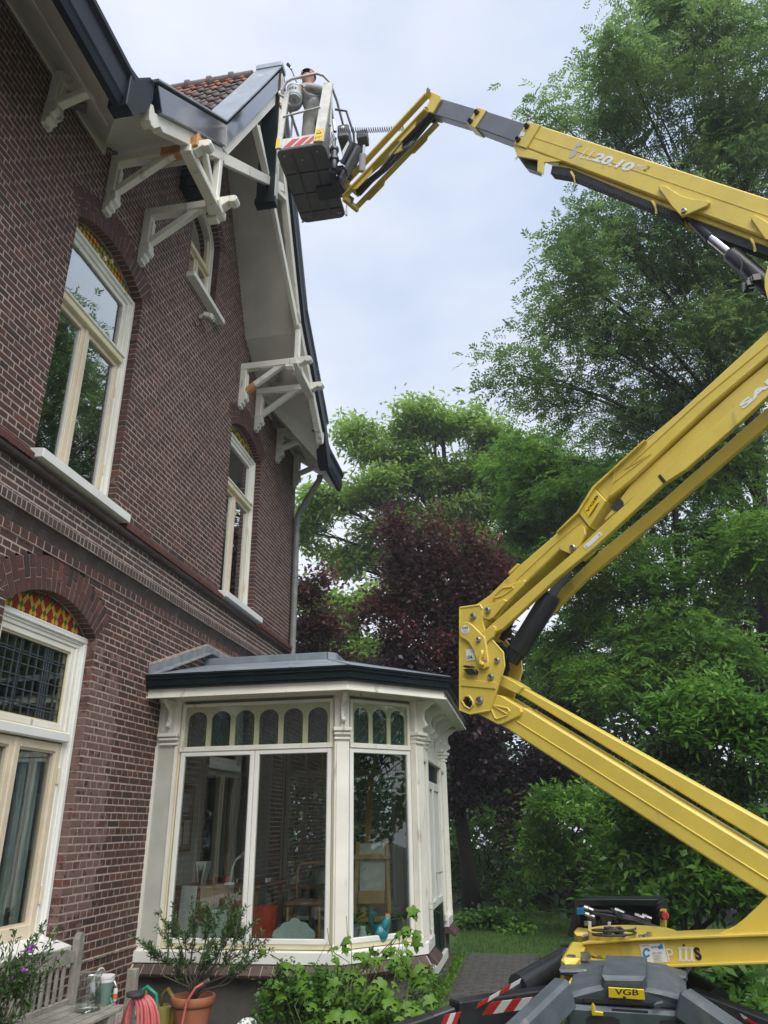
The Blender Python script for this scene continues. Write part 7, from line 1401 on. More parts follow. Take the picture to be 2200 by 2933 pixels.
def glass_jar(c):
    m = MB(); m.lathe(c, [(0.0, 0.205), (0.060, 0.205), (0.066, 0.20), (0.066, 0.185), (0.060, 0.18), (0.068, 0.155), (0.073, 0.13), (0.080, 0.01), (0.076, 0.0)], 28); return obj('glass_jar', m, 'glass_jar', None, smooth=True, origin=c)
j = glass_jar(onZ(250, 2895, TZ)+np.array([0, 0.0, 0])); tag(j, 'clear glass jar standing on the slatted table', 'jar')
c = onZ(292, 2880, TZ); cup = thing('plastic_cup', c, 'grey-green cup with white rims behind the glass jar', 'cup')
m = MB(); m.lathe(c, [(0.0, 0), (0.042, 0), (0.056, 0.13), (0.05, 0.13), (0.038, 0.01), (0, 0.01)], 20); obj('cup_body', m, 'cup_green', cup, smooth='auto')
for dz in (0.13, 0.15): m = MB(); m.lathe(c+np.array([0, 0, dz]), [(0.052, 0), (0.058, 0), (0.061, 0.012), (0.061, 0.017), (0.054, 0.017)], 20); obj('rim', m, 'cup_white', cup, smooth='auto')
# tap with the hose
tp = onX(280, 2812, 0.0); tap = thing('garden_tap', (0.0, tp[1], tp[2]), 'outdoor tap on the wall with orange hose connector and red hose', 'tap'); c = vv((0.0, tp[1], tp[2]))
m = MB(); m.lathe(c, [(0.0, 0), (0.10, 0.0), (0.11, 0.012), (0.095, 0.02), (0.09, 0.008), (0, 0.008)], 24, (1, 0, 0)); obj('rosette', m, 'alu', tap, smooth='auto')
m = MB(); m.tube([c, c+vv((0.08, 0, 0.0)), c+vv((0.15, 0.01, 0.0)), c+vv((0.17, 0.01, -0.03)), c+vv((0.17, 0.01, -0.05))], 0.014, 10); m.tube([c+vv((0.10, 0, 0)), c+vv((0.10, 0, 0.05))], 0.01, 8); m.bar(c+vv((0.10, -0.03, 0.055)), c+vv((0.10, 0.03, 0.055)), 0.012, 0.01); obj('spout', m, 'steel', tap, smooth='auto')
m = MB(); m.use('cup_white').lathe(c+vv((0.17, 0.01, -0.085)), [(0.014, 0.04), (0.018, 0.035), (0.018, 0.0)], 12); m.use('orange').lathe(c+vv((0.17, 0.01, -0.12)), [(0.02, 0.035), (0.022, 0.0)], 12); m.use('cup_white').lathe(c+vv((0.17, 0.01, -0.14)), [(0.02, 0.02), (0.016, 0.0)], 12); obj('connector', m, None, tap, smooth='auto')
m = MB(); m.tube([c+vv((0.17, 0.01, -0.13)), c+vv((0.18, 0.0, -0.3)), c+vv((0.25, -0.2, -0.44)), (0.6, 6.1, 0.03), (0.95, 5.7, 0.1), (1.1, 5.25, 0.5)], 0.011, 8); obj('hose', m, 'hose_red', tap, smooth=True)
hc = thing('coiled_hose', (1.15, 5.22, 0.2), 'coil of salmon red garden hose hanging over the table end', 'hose'); rdh = random.Random(2)
HP = onY(395, 2868, 5.22)
for q in range(9):
    w = 0.04+q*0.010; h = 0.30+q*0.015; pts = []
    for t in np.linspace(0, 2*PI, 26): pts.append(vv((HP[0]+w*math.sin(t)+0.012*(q % 3)-0.01, 5.22+0.012*(q-3), HP[2]-h/2+0.02+h/2*math.cos(t))))
    m = MB(); m.tube(pts, 0.0105, 8); obj('loop', m, 'hose_red', hc, smooth=True)
m = MB(); m.lathe(HP+vv((-0.01, -0.02, 0.03)), [(0, 0), (0.055, 0), (0.06, 0.01), (0.056, 0.025), (0, 0.03)], 20); o = obj('black_lid', m, 'rubber', None, smooth='auto', origin=HP); tag(o, 'round black cap on top of the coiled red hose', 'lid')
def watering_can(c, s, m_, label, rz):
    t = thing('watering_can', c, label, 'watering can', 'watering cans beside the plinth'); R = lambda x, y, z: vv(c)+s*vv((x*math.cos(rz)-y*math.sin(rz), x*math.sin(rz)+y*math.cos(rz), z))
    m = MB(); m.lathe(vv(c), [(0, 0), (0.095*s, 0), (0.105*s, 0.01*s), (0.10*s, 0.21*s), (0.09*s, 0.25*s), (0.07*s, 0.262*s), (0.066*s, 0.255*s), (0.0, 0.235*s)], 24); obj('body', m, m_, t, smooth='auto')
    m = MB(); m.tube([R(-0.03, 0, 0.25), R(-0.02, 0, 0.34), R(0.05, 0, 0.385), R(0.13, 0, 0.33), R(0.155, 0, 0.2), R(0.13, 0, 0.08), R(0.09, 0, 0.05)], [0.012*s, 0.016*s, 0.018*s, 0.018*s, 0.017*s, 0.015*s, 0.012*s], 10); obj('handle', m, m_, t, smooth=True)
    m = MB(); m.tube([R(-0.09, 0, 0.06), R(-0.2, 0, 0.2), R(-0.29, 0, 0.36)], [0.026*s, 0.016*s, 0.012*s], 10); obj('spout', m, m_, t, smooth=True)
gc = onY(400, 2950, 6.55); oc = onY(448, 2950, 6.9)
watering_can((gc[0]-0.02, 6.55, 0.12), 0.95, 'plastic_green', 'green plastic watering can, left of the olive one', 0.15); watering_can((oc[0]+0.02, 6.95, 0.04), 0.95, 'plastic_olive', 'olive yellow plastic watering can between the green one and the flowerpot', -0.5)
m = MB(); m.box((0.15, 6.3, -0.02), (0.75, 6.75, 0.12), 0.01); o = obj('stone_step', m, 'concrete', None, origin=(0.5, 6.5, 0)); tag(o, 'low concrete block under the green watering can', 'block')
# flowerpot with its shrub
pc = vv((0.88, 6.92, 0.0)); rimz = 0.37
pot = thing('flower_pot', pc, 'large terracotta flowerpot holding the leafy shrub', 'flowerpot')
m = MB(); m.lathe(pc, [(0, 0), (0.115, 0), (0.12, 0.01), (0.158, 0.30), (0.172, 0.302), (0.182, 0.315), (0.184, 0.36), (0.178, 0.37), (0.162, 0.37), (0.152, 0.31), (0.0, 0.31)], 36); obj('pot_body', m, 'terracotta', pot, smooth='auto')
m = MB(); m.lathe(pc+vv((0, 0, 0.305)), [(0, 0.012), (0.15, 0.01), (0.15, 0.0)], 20); obj('soil', m, 'soil', pot)
def bushlet(name, label, base, tips, nleaf, L, Wd, leaf, seed, stem='bark_grey', r=0.007, flowers=(), sprig=0.22, cat='plant', droop=-0.5):
    rg = np.random.default_rng(seed); t = thing(name, base, label, cat); Q = []; base = vv(base)
    for tip in tips:
        tip = vv(tip); mid = base*0.45+tip*0.55+rg.normal(size=3)*0.04; mid[2] = base[2]*0.5+tip[2]*0.5-0.03; st = base+np.array([*(tip-base)[:2]*0.12, (tip[2]-base[2])*0.25]); m = MB(); m.tube([base, st, mid, tip], [r, r*0.8, r*0.55, r*0.25], 5); obj('stem', m, stem, t, smooth=True)
        for k in range(3):
            e = tip+rg.normal(size=3)*np.array([0.08, 0.08, 0.06]); m_ = mid*0.5+tip*0.5; P = m_[None]*(1-np.linspace(0, 1, nleaf)[:, None])+e[None]*np.linspace(0, 1, nleaf)[:, None]+rg.normal(size=(nleaf, 3))*0.008; Dr = rg.normal(size=(nleaf, 3))*0.7; Dr += unit((e-m_)[None])*0.7; Dr[:, 2] += 0.25; Q.append(leaves(P, Dr, rg.normal(size=(nleaf, 3))*0.5+np.array([0, 0, 1]), rg.uniform(0.6, 1.2, nleaf)*L, np.full(nleaf, Wd)))
            m = MB(); m.tube([m_, (m_+e)/2+rg.normal(size=3)*0.01, e], [r*0.35, r*0.3, 0.0015], 4, False); obj('twig', m, stem, t)
    quads_obj('foliage', np.concatenate(Q), leaf, t)
    for f in flowers:
        f = vv(f); P = np.repeat(f[None], 9, 0); Dr = rg.normal(size=(9, 3)); quads_obj('flower', leaves(P, Dr, rg.normal(size=(9, 3)), np.full(9, 0.022), np.full(9, 0.016)), 'flower', t)
    return t
SH = [(430, 2690), (470, 2660), (490, 2620), (530, 2640), (560, 2600), (590, 2630), (620, 2590), (650, 2620), (665, 2660), (700, 2640), (690, 2590), (735, 2680), (745, 2730), (560, 2680), (600, 2700), (640, 2700), (680, 2720), (520, 2720), (460, 2720), (610, 2560), (510, 2760), (700, 2760), (575, 2740)]
rs = random.Random(8); bushlet('potted_shrub', 'airy narrow-leaved shrub with a few purple flowers growing in the terracotta pot', pc+vv((0, 0, 0.31)), [onY(x, y, 6.92+rs.uniform(-0.25, 0.3)) for x, y in SH], 46, 0.050, 0.013, 'leaf_olive', 61, flowers=[onY(565, 2640, 6.7), onY(660, 2730, 6.7)], r=0.010)
SB = [(10, 2720), (40, 2700), (60, 2680), (85, 2700), (70, 2740), (30, 2780), (90, 2770), (15, 2820), (50, 2850), (100, 2730), (-20, 2740), (30, 2750)]
bb = onY(-60, 3000, 4.4); bushlet('potted_shrub', 'narrow-leaved shrub with purple flowers poking in at the left edge before the bench', (bb[0], 4.4, 0.2), [onY(x, y, 4.4+rs.uniform(-0.12, 0.12)) for x, y in SB], 40, 0.045, 0.013, 'leaf_olive', 62, flowers=[onY(88, 2718, 4.35), onY(34, 2805, 4.35), onY(70, 2780, 4.35), onY(90, 2712, 4.36)], r=0.005)
m = MB(); m.lathe((bb[0], 4.4, 0.0), [(0, 0), (0.12, 0), (0.15, 0.24), (0.16, 0.25), (0.16, 0.28), (0.13, 0.28), (0, 0.22)], 24); o = obj('flower_pot', m, 'terracotta', None, origin=(bb[0], 4.4, 0), smooth='auto'); tag(o, 'terracotta pot under the shrub at the left edge', 'flowerpot')
m = MB(); m.tube([onY(585, 2815, 6.75), onY(560, 2830, 6.72), onY(535, 2870, 6.70), onY(522, 2933, 6.68), (0.85, 6.6, 0.02)], 0.011, 8); o = obj('garden_hose', m, 'hose_red', None, smooth=True, origin=onY(530, 2900, 6.7)); tag(o, 'end of red hose running up into the potted shrub', 'hose')
m = MB(); e = onY(585, 2815, 6.75); m.tube([e, e+vv((0.04, 0, 0.02))], 0.015, 8); o = obj('hose_nozzle', m, 'steel', None, origin=e); tag(o, 'metal nozzle at the end of the red hose in the shrub', 'nozzle')
# lobed creeper in front of the plinth: every large leaf is cut out and folded
def lobed(rg, s):
    """outline of a five-lobed leaf, stalk at the origin, growing along +y"""
    A = [(0, 0), (0.16, -0.16), (0.42, -0.12), (0.50, 0.10), (0.36, 0.20), (0.62, 0.30), (0.70, 0.58), (0.46, 0.52), (0.24, 0.46), (0.30, 0.80), (0.0, 1.12)]
    P = [(x*(1+rg.normal()*0.07), y*(1+rg.normal()*0.05)) for x, y in A]; P += [(-x*(1+rg.normal()*0.06), y) for x, y in A[-2:0:-1]]
    return [(x*s, y*s) for x, y in P]
def creeper(name, label, spots, seed, leaf='leaf_hop', smin=0.055, smax=0.11):
    rg = np.random.default_rng(seed); base = vv((2.0, 6.9, 0.0)); t = thing(name, base, label, 'plant'); allp = []
    for px_, py_, Y, k in spots:
        c0 = onY(px_, py_, Y); allp.append(c0)
        for q in range(k):
            c = c0+rg.normal(size=3)*np.array([0.07, 0.06, 0.055]); s = rg.uniform(smin, smax); d = rg.normal(size=3)*0.6+np.array([0.1, -0.7, -0.45]); d /= np.linalg.norm(d); n = rg.normal(size=3)*0.35+np.array([0.1, -0.55, 0.85]); sd = np.cross(d, n); sd /= np.linalg.norm(sd); n = np.cross(sd, d)
            m = MB(); V = [c+sd*x+d*y+n*(-abs(x)*0.35-y*y*1.2/s*0.25) for x, y in lobed(rg, s)]; mid = [c+d*y*s-n*(y*y*s*0.3) for y in (0.3, 0.7)]
            nn = len(V); m.add(V+mid, [(0, 1, 2, nn), (2, 3, 4, nn), (4, 5, nn+1, nn), (5, 6, 7, nn+1), (7, 8, nn+1), (8, 9, 10, nn+1), (0, nn-1, nn-2, nn), (nn-2, nn-3, nn-4, nn), (nn-4, nn-5, nn+1, nn), (nn-5, nn-6, nn-7, nn+1), (nn-7, nn-8, nn+1), (nn-8, nn-9, 10, nn+1)])
            m2 = MB(); m2.v = m.v; m2.f = m.f; obj('leaf', m, leaf, t, origin=c, smooth=True)
            st = MB(); b = c+np.array([rg.normal()*0.02, 0.05, -0.06]); st.tube([b, (b+c)/2+np.array([0, 0.0, 0.015]), c], 0.0022, 3, False); 
            if q == 0: obj('stalk', st, 'stem_green', t)
    allp.sort(key=lambda p: p[0]); m = MB()
    for a, b in zip(allp[::3], allp[1::3]): m = MB(); m.tube([base+rg.normal(size=3)*0.1*np.array([1, 1, 0]), (a+base)/2+rg.normal(size=3)*0.08, a, b], [0.006, 0.005, 0.004, 0.002], 4); obj('vine', m, 'stem_green', t, smooth=True)
    return t
K_ = lambda x, y: (750+x/2.552, 2600+y/2.552)
SP = [(225, 430, 7.1, 4), (105, 385, 7.2, 1), (400, 400, 7.25, 1), (470, 400, 7.25, 1), (150, 580, 6.9, 4), (80, 570, 7.0, 2), (330, 530, 7.0, 4), (420, 540, 7.0, 3), (560, 370, 7.15, 3), (660, 410, 7.1, 4), (690, 470, 7.0, 3), (780, 380, 7.1, 4), (850, 300, 7.1, 2), (860, 380, 7.1, 2), (920, 440, 7.1, 3), (950, 260, 7.15, 3), (1000, 300, 7.15, 3), (1020, 400, 7.1, 4), (1060, 440, 7.1, 3), (940, 500, 7.0, 2), (1100, 410, 7.2, 2), (750, 540, 6.9, 3), (880, 590, 6.85, 4), (640, 590, 6.85, 3), (600, 700, 6.7, 4), (700, 740, 6.7, 3), (820, 690, 6.75, 3), (830, 640, 6.7, 2), (960, 600, 6.8, 1), (1030, 650, 6.8, 2), (1150, 690, 6.8, 4), (1230, 640, 6.9, 3), (1280, 680, 6.9, 3), (1180, 570, 7.1, 2), (1410, 740, 6.7, 3), (1440, 760, 6.7, 1), (520, 820, 6.5, 3), (560, 840, 6.5, 2), (940, 840, 6.5, 2), (1040, 780, 6.6, 2), (240, 720, 6.7, 2), (130, 680, 6.8, 2), (1030, 70, 7.3, 1), (1040, 150, 7.3, 2), (1050, 110, 7.3, 1), (1010, 200, 7.25, 2), (480, 250, 7.35, 1), (60, 340, 7.3, 1), (300, 600, 6.9, 3), (500, 620, 6.85, 3), (450, 700, 6.75, 3), (350, 700, 6.75, 3), (740, 660, 6.8, 3)]
creeper('hop_creeper', 'bright green creeper with large lobed leaves climbing before the conservatory plinth', [(*K_(x, y), Y, k) for x, y, Y, k in SP], 71)
rg_ = np.random.default_rng(72)
L_ = [(onY(*K_(x, y), Y), np.array([rx, 0.25, rz])) for x, y, Y, rx, rz in ((200, 660, 7.1, 0.25, 0.2), (420, 660, 7.1, 0.25, 0.2), (600, 600, 7.15, 0.25, 0.16), (300, 780, 7.0, 0.35, 0.15), (640, 780, 7.0, 0.35, 0.15), (850, 790, 7.0, 0.25, 0.12), (1150, 790, 7.0, 0.2, 0.12), (1180, 590, 7.3, 0.12, 0.12))]
C_, H_ = clumps(L_, 420, rg_, 0.1); un = quads_obj('undergrowth', make_leaves(C_, H_, 18, 0.05, 0.045, 0.03, rg_, 'simple', 0.1, 0.9), 'leaf_laurel', None, kind='stuff'); tag(un, 'dark green undergrowth below the lobed creeper', 'undergrowth')
for i, pts in enumerate(([(1028, 70, 7.3), (1045, 130, 7.3), (1010, 210, 7.25), (1000, 330, 7.15), (1060, 300, 7.2), (1050, 130, 7.3)], [(620, 60, 7.38), (625, 190, 7.38), (655, 280, 7.3), (660, 520, 7.0), (640, 700, 6.9)], [(480, 150, 7.4), (490, 240, 7.36), (530, 330, 7.2), (640, 400, 7.0), (500, 700, 6.8)])):
    m = MB(); P = [onY(*K_(x, y), Y) for x, y, Y in pts]; m.tube(P+[(2.0, 6.9, 0.02)], 0.0035, 5); o = obj('climbing_shoot', m, 'stem_green', None, smooth=True, origin=P[-1]); tag(o, ['thin green shoot climbing in front of the rooster pane', 'thin shoot rising in front of the narrow corner post and jug', 'thin shoot rising left of the corner post'][i], 'shoot')
m = MB(); c = onY(530*1.0+185, 2925, 6.6); m.lathe((c[0]-0.02, 6.6, c[2]-0.06), [(0, 0), (0.06, 0.01), (0.085, 0.03), (0.08, 0.035), (0.055, 0.016), (0, 0.008)], 28, (0.1, -0.6, 0.8)); mat('marbled', (0.60, 0.62, 0.60), (0.05, 0.09, 0.07), 38, 0.35, contrast=(0.45, 0.52)); o = obj('patterned_dish', m, 'marbled', None, smooth='auto', origin=(c[0], 6.6, c[2])); tag(o, 'pale dish leaning at the foot of the plinth right of the pot', 'dish')
# ------------------------------------------------------------------ things inside the conservatory and on the inner sill
mat('teal_glaze', (0.01, 0.22, 0.24), (0.02, 0.12, 0.14), 30, 0.25); mat('pale_blue', (0.46, 0.54, 0.52), (0.38, 0.46, 0.45), 14, 0.6, 0.2); mat('cork', (0.30, 0.20, 0.11), None, 9, 0.9); mat('paper', (0.70, 0.70, 0.68), (0.55, 0.56, 0.56), 14, 0.8); mat('red_plastic', (0.55, 0.06, 0.02), None, 9, 0.4); mat('ochre', (0.55, 0.36, 0.12), (0.45, 0.30, 0.11), 9, 0.6)
I2 = lambda x, y: (450+x/1.19, 2350+y/1.19)
def IY(x, y, Y): return onY(*I2(x, y), Y)
inner_sill = MB(); ringpart(inner_sill, -0.32, -0.075, 0.60, 0.63, (0, 1)); obj('window_board', inner_sill, 'bright_white', cons)
def solid(name, mb, m, label, cat, origin, **k): o = obj(name, mb, m, None, origin=origin, **k); tag(o, label, cat); return o
c = IY(462, 432, 7.72); m = MB(); pr = []
for a0, a1, cx, cz, r in ((-0.12, 0.0, -0.155, 0.10, 0.05),): pass
out = [(-0.15, 0.0), (-0.16, 0.04)]+[(-0.155+0.055*math.cos(t), 0.085+0.05*math.sin(t)) for t in np.linspace(-2.6, -4.4, 6)]+[(-0.085+0.05*math.cos(t), 0.145+0.045*math.sin(t)) for t in np.linspace(-3.4, -4.6, 5)]+[(0.0+0.06*math.cos(t), 0.175+0.05*math.sin(t)) for t in np.linspace(-3.5, -5.9, 8)]+[(0.09+0.05*math.cos(t), 0.145+0.045*math.sin(t)) for t in np.linspace(-4.8, -6.0, 5)]+[(0.155+0.055*math.cos(t), 0.085+0.05*math.sin(t)) for t in np.linspace(1.2, -0.8, 6)]+[(0.155, 0.0)]
m.prism([(c[0]+x, 7.72+z*0.15, 0.632+z) for x, z in out], (0, 0.025, 0), 0.004); solid('flower_board', m, 'pale_blue', 'pale blue-grey flower-shaped board standing on the window board', 'board', (c[0], 7.72, 0.632))
c = IY(700, 412, 7.85); c[2] = 0.632; jg = thing('jug', c, 'small pale jug beside the teal rooster figure', 'jug'); m = MB(); m.lathe(c, [(0, 0), (0.06, 0), (0.062, 0.01), (0.028, 0.13), (0.032, 0.15), (0.026, 0.15), (0.0, 0.12)], 20); obj('jug_body', m, 'pale_blue', jg, smooth=True); m = MB(); m.tube([c+vv((-0.02, 0, 0.14)), c+vv((-0.07, 0, 0.12)), c+vv((-0.075, 0, 0.03))], 0.006, 6); obj('handle', m, 'pale_blue', jg); m = MB(); m.tube([c+vv((0.04, 0, 0.05)), c+vv((0.075, 0, 0.09))], [0.012, 0.006], 8); obj('spout', m, 'pale_blue', jg)
c = IY(760, 412, 7.95); c[2] = 0.635; rt = thing('rooster_figure', c, 'teal ceramic rooster with orange comb behind the corner pane', 'figurine')
m = MB(); m.lathe(c+vv((0, 0, 0.0)), [(0, 0), (0.05, 0.0), (0.075, 0.04), (0.085, 0.08), (0.07, 0.12), (0.045, 0.15), (0.0, 0.16)], 18); m.tube([c+vv((0.03, 0, 0.10)), c+vv((0.06, -0.01, 0.15)), c+vv((0.075, -0.01, 0.20)), c+vv((0.08, -0.01, 0.225))], [0.055, 0.042, 0.034, 0.02], 12); obj('rooster_body', m, 'teal_glaze', rt, smooth=True)
m = MB(); 
for q in range(4): m.tube([c+vv((-0.04, 0, 0.09)), c+vv((-0.075-0.006*q, 0, 0.15+0.01*q)), c+vv((-0.07-0.01*q, 0, 0.21+0.012*q)), c+vv((-0.03-0.016*q, 0, 0.25+0.01*q))], [0.02, 0.018, 0.012, 0.005], 8)
obj('tail', m, 'teal_glaze', rt, smooth=True); m = MB(); m.prism([c+vv((0.055, -0.012, 0.225)), c+vv((0.06, -0.012, 0.25)), c+vv((0.078, -0.012, 0.238)), c+vv((0.09, -0.012, 0.25)), c+vv((0.105, -0.012, 0.225)), c+vv((0.10, -0.012, 0.205))], (0, 0.01, 0)); obj('comb', m, 'orange', rt)
c = IY(185, 420, 7.75); m = MB(); m.prism([(c[0]-0.115, 7.78, 0.632), (c[0]+0.115, 7.78, 0.632), (c[0]+0.115, 7.84, 0.92), (c[0]-0.115, 7.84, 0.92)], (0, 0.015, 0), 0.002); solid('canvas', m, 'pale_blue', 'blank pale canvas leaning on the window board behind the potted shrub', 'canvas', (c[0], 7.78, 0.632))
c = IY(70, 330, 7.8); m = MB(); m.prism([(0.22, 7.95, 0.632), (0.42, 7.85, 0.632), (0.42, 7.90, 1.12), (0.22, 8.0, 1.12)], (0.005, 0.02, 0), 0.002); solid('canvas', m, 'paper', 'tall pale blue board leaning in the left corner of the conservatory', 'board', (0.3, 7.9, 0.632))
dk = thing('desk', (0.55, 8.6, 0.45), 'wooden desk inside the conservatory under the pin board', 'desk'); m = MB(); m.box((0.05, 8.15, 1.08), (1.0, 9.1, 1.11), 0.004); obj('desk_top', m, 'brown_wood', dk)
for x, y in ((0.1, 8.2), (0.95, 8.2), (0.1, 9.05), (0.95, 9.05)): m = MB(); m.box((x-0.025, y-0.025, 0.45), (x+0.025, y+0.025, 1.08)); obj('leg', m, 'brown_wood', dk)
m = MB(); m.box((0.1, 8.17, 0.75), (0.9, 8.19, 1.08), 0.003); obj('drawer', m, 'brown_wood', dk)
lb = vv((0.62, 8.3, 1.11)); lp = thing('desk_lamp', lb, 'white bent desk lamp on the wooden desk', 'lamp'); m = MB(); m.lathe(lb, [(0, 0), (0.06, 0), (0.055, 0.02), (0, 0.025)], 18); obj('base', m, 'bright_white', lp); m = MB(); m.tube([lb, lb+vv((0.02, 0, 0.16)), lb+vv((0.06, 0, 0.24)), lb+vv((0.12, 0, 0.28))], 0.012, 8); obj('arm', m, 'bright_white', lp, smooth=True); m = MB(); m.tube([lb+vv((0.11, 0, 0.275)), lb+vv((0.25, -0.02, 0.33))], [0.02, 0.035], 12); obj('lamp_shade', m, 'bright_white', lp, smooth=True)
for i, (x, z, w, h, mm, lab, cat) in enumerate(((0.28, 1.22, 0.05, 0.22, 'paper', 'bundle of papers upright on the desk', 'papers'), (0.50, 1.16, 0.05, 0.05, 'red_plastic', 'small red tin on the desk left of the lamp', 'tin'), (0.85, 1.15, 0.14, 0.04, 'paper', 'pile of papers on the right of the desk', 'papers'))):
    m = MB(); 
    for q in range(5): m.obox((x+q*0.012, 8.32, z), (1, 0, 0), (0, 1, 0), (0.12*(q-2)*(1 if i == 0 else 0.2), 0, 1), (w*0.3 if i == 0 else w, 0.07, h/2), 0.002)
    solid('papers' if i != 1 else 'tin', m, mm, lab, cat, (x, 8.32, 1.11))
m = MB(); 
for q in range(9): a = 0.06*math.cos(q*2.3); m.tube([(0.55+a*0.3, 8.42, 1.12), (0.55+a, 8.42+0.3*a, 1.36+0.03*(q % 3))], 0.004, 5)
solid('brushes', m, 'brown_wood', 'sheaf of paint brushes standing on the desk', 'brushes', (0.55, 8.42, 1.12))
pbd = thing('pin_board', (0.02, 8.25, 1.6), 'pin board with calendar sheets on the whitewashed inner wall', 'pin board'); m = MB(); m.box((0.008, 7.95, 1.45), (0.02, 8.55, 2.1), 0.003); obj('board', m, 'cork', pbd); m = MB(); m.box((0.006, 7.92, 1.42), (0.03, 7.95, 2.13)); m.box((0.006, 8.55, 1.42), (0.03, 8.58, 2.13)); m.box((0.006, 7.95, 1.42), (0.03, 8.55, 1.45)); m.box((0.006, 7.95, 2.10), (0.03, 8.55, 2.13)); obj('frame', m, 'brown_wood', pbd)
for y, z, w, h in ((8.05, 1.55, 0.1, 0.18), (8.2, 1.48, 0.12, 0.2), (8.38, 1.5, 0.14, 0.24), (8.1, 1.85, 0.1, 0.14), (8.3, 1.82, 0.16, 0.2), (8.44, 1.9, 0.08, 0.12)): m = MB(); m.box((0.0205, y, z), (0.024, y+w, z+h)); obj('sheet', m, 'paper', pbd)
c = vv((1.02, 8.0, 0.632)); m = MB(); m.lathe((0.98, 8.3, 0.46), [(0, 0), (0.13, 0), (0.17, 0.45), (0.16, 0.45), (0.12, 0.02), (0, 0.02)], 24); solid('bucket', m, 'red_plastic', 'orange-red bucket on the conservatory floor behind the mullion', 'bucket', (0.98, 8.3, 0.46), smooth='auto')
ez = thing('easel', (2.15, 8.8, 0.45), 'wooden easel with a white panel seen through the corner pane', 'easel')
def bar_(n_, a, b, w, h, m_='ochre', par=ez): m = MB(); m.bar(a, b, w, h, bev=0.004); obj(n_, m, m_, par)
E1 = onY(*I2(672, 0), 8.6)
bar_('mast', (1.95, 8.7, 0.45), (2.02, 8.9, 2.15), 0.06, 0.04); bar_('side_post', (2.25, 8.7, 0.45), (2.22, 8.75, 1.5), 0.04, 0.05); bar_('side_post', (1.85, 8.72, 0.45), (1.9, 8.75, 1.5), 0.04, 0.05)
for z in (0.75, 1.35): bar_('cross_bar', (1.84, 8.72, z), (2.26, 8.72, z), 0.05, 0.05)
m = MB(); m.box((1.92, 8.74, 0.95), (2.2, 8.76, 1.48), 0.003); obj('panel', m, 'paper', ez); m = MB(); m.box((1.92, 8.68, 0.9), (2.2, 8.73, 1.02)); obj('ledge', m, 'ochre', ez)
ch_ = thing('wooden_chair', (1.35, 9.0, 0.45), 'bentwood chair inside the conservatory behind the flower-shaped board', 'chair'); m = MB(); m.tube([(1.15, 9.0, 0.45), (1.15, 9.0, 1.2), (1.19, 9.0, 1.28), (1.48, 9.0, 1.28), (1.52, 9.0, 1.2), (1.52, 9.0, 0.45)], 0.015, 8); obj('backrest', m, 'ochre', ch_, smooth=True); m = MB(); m.box((1.13, 8.6, 0.88), (1.54, 9.0, 0.92), 0.01); obj('seat', m, 'brown_wood', ch_)
for x in (1.16, 1.51): m = MB(); m.tube([(x, 8.63, 0.45), (x, 8.63, 0.88)], 0.015, 8); obj('leg', m, 'ochre', ch_)
m = MB(); m.box((0.95, 9.2, 1.0), (1.75, 10.2, 1.04), 0.006); m.box((1.0, 9.25, 0.45), (1.05, 9.3, 1.0)); m.box((1.65, 9.25, 0.45), (1.7, 9.3, 1.0)); m.box((1.0, 10.1, 0.45), (1.05, 10.15, 1.0)); m.box((1.65, 10.1, 0.45), (1.7, 10.15, 1.0)); solid('table', m, 'brown_wood', 'dark wooden table in the middle of the conservatory', 'table', (1.35, 9.7, 0.45))
def houseplant(label, c, n, L, W_, seed, leaf='leaf_laurel', up_=0.5):
    rg = np.random.default_rng(seed); t = thing('houseplant', c, label, 'plant'); c = vv(c); m = MB(); m.lathe(c, [(0, 0), (0.07, 0), (0.09, 0.14), (0.08, 0.14), (0, 0.12)], 18); obj('pot', m, 'cup_white', t); 
    for q in range(n):
        a = rg.uniform(0, 2*PI); d = vv((math.cos(a), math.sin(a), up_+rg.uniform(0, 0.8))); P = [c+vv((0, 0, 0.12))+d*L*s*0.6+vv((math.cos(a), math.sin(a), 0))*L*0.35*s*s-vv((0, 0, 1))*L*0.5*s**3 for s in np.linspace(0, 1, 7)]; sd = vv((-math.sin(a), math.cos(a), 0)); m = MB(); ws = [0.2, 0.7, 1, 1, 0.8, 0.45, 0.02]; V = [p+sd*w*W_ for p, w in zip(P, ws)]+[p-sd*w*W_ for p, w in zip(P, ws)]; m.add(V, [(i, i+1, 8+i, 7+i) for i in range(6)]); obj('leaf', m, leaf, t, smooth=True)
houseplant('broad-leaved houseplant behind the pane left of the jug', (1.95, 8.15, 0.63), 12, 0.42, 0.04, 5); houseplant('dark houseplant behind the teal rooster', (2.42, 8.6, 0.63), 13, 0.45, 0.03, 6); houseplant('flowering plant on the inner table', (1.3, 9.5, 1.04), 14, 0.4, 0.03, 7); houseplant('small plant in the corner of the left pane', (0.5, 7.95, 0.63), 8, 0.16, 0.015, 8, 'leaf_hop')
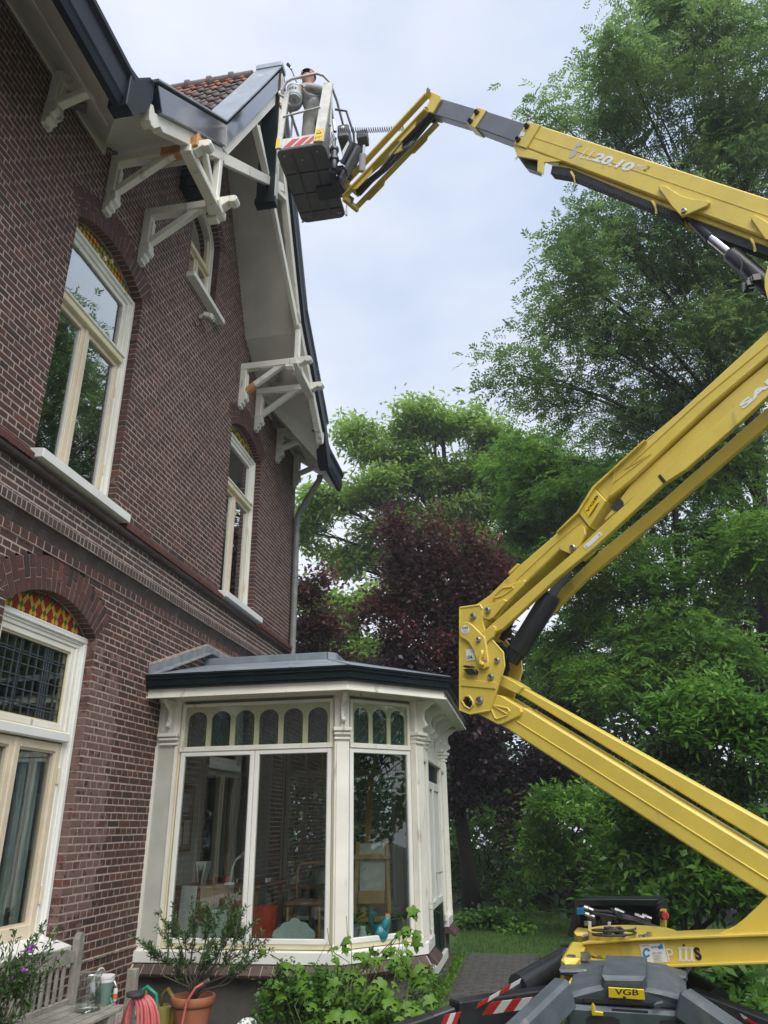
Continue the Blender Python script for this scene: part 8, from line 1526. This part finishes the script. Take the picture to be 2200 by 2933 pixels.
# things behind the ground-floor window
j = vv((-0.35, 5.62, 0.95)); m = MB(); m.lathe(j, [(0, 0), (0.07, 0), (0.09, 0.08), (0.07, 0.2), (0.08, 0.27), (0.07, 0.27), (0, 0.22)], 22); m.tube([j+vv((0, 0.07, 0.24)), j+vv((0, 0.15, 0.2)), j+vv((0, 0.14, 0.08)), j+vv((0, 0.08, 0.05))], 0.012, 8); solid('pitcher', m, 'gl_yellow', 'yellow pitcher behind the ground-floor casement', 'pitcher', j, smooth=True)
j = vv((-0.33, 5.36, 0.95)); m = MB().use('gl_yellow'); m.lathe(j, [(0, 0), (0.09, 0), (0.11, 0.1), (0.07, 0.24), (0.08, 0.3), (0.07, 0.3), (0, 0.25)], 22); m.use('decal_blue').lathe(j, [(0.095, 0.002), (0.114, 0.08), (0.1, 0.12)], 22); m.use('gl_red')
for t in range(5): a = -0.6+t*0.5; m.lathe(j+vv((0.1*math.cos(a), 0.1*math.sin(a), 0.16+0.03*(t % 2))), [(0.014, 0), (0.012, 0.006)], 8, (math.cos(a), math.sin(a), 0))
solid('painted_jug', m, None, 'yellow and blue painted jug with red dots behind the casement', 'jug', j, smooth='auto')
m = MB(); m.box((-0.5, 4.95, 0.90), (-0.17, 6.06, 0.95), 0.006); obj('window_ledge', m, 'bright_white', house)
for y0, y1 in ((5.74, 5.80), (5.92, 5.98)): 
    m = MB(); P = [(-0.24+0.03*math.sin(q*2.4), y0+(y1-y0)*q/9) for q in range(10)]
    for (xa, ya), (xb, yb) in zip(P, P[1:]): m.add([(xa, ya, 0.96), (xb, yb, 0.96), (xb-0.02, yb, 2.3), (xa-0.02, ya, 2.3)], [(0, 1, 2, 3)])
    obj('curtain', m, 'pale_blue', house, smooth=True)
# ------------------------------------------------------------------ the faint haze that lifts the far trees
hm = bpy.data.materials.new('haze'); hm.use_nodes = True; n = hm.node_tree; n.nodes.clear(); o_ = n.nodes.new('ShaderNodeOutputMaterial'); pv = n.nodes.new('ShaderNodeVolumePrincipled')
pv.inputs['Color'].default_value = (0.92, 0.95, 1.0, 1); pv.inputs['Density'].default_value = 0.0015; n.links.new(pv.outputs[0], o_.inputs['Volume'])
hb = MB(); hb.box((-62, -62, -1.0), (62, 62, 24.0)); me_ = bpy.data.meshes.new('haze'); me_.from_pydata(hb.v, [], hb.f); me_.materials.append(hm); ho = bpy.data.objects.new('haze', me_); COL.objects.link(ho)
bm = bmesh.new(); bm.from_mesh(me_); bmesh.ops.recalc_face_normals(bm, faces=bm.faces); bm.to_mesh(me_); bm.free()
tag(ho, 'faint pale haze between the viewer and the far trees', 'haze'); ho['kind'] = 'stuff'
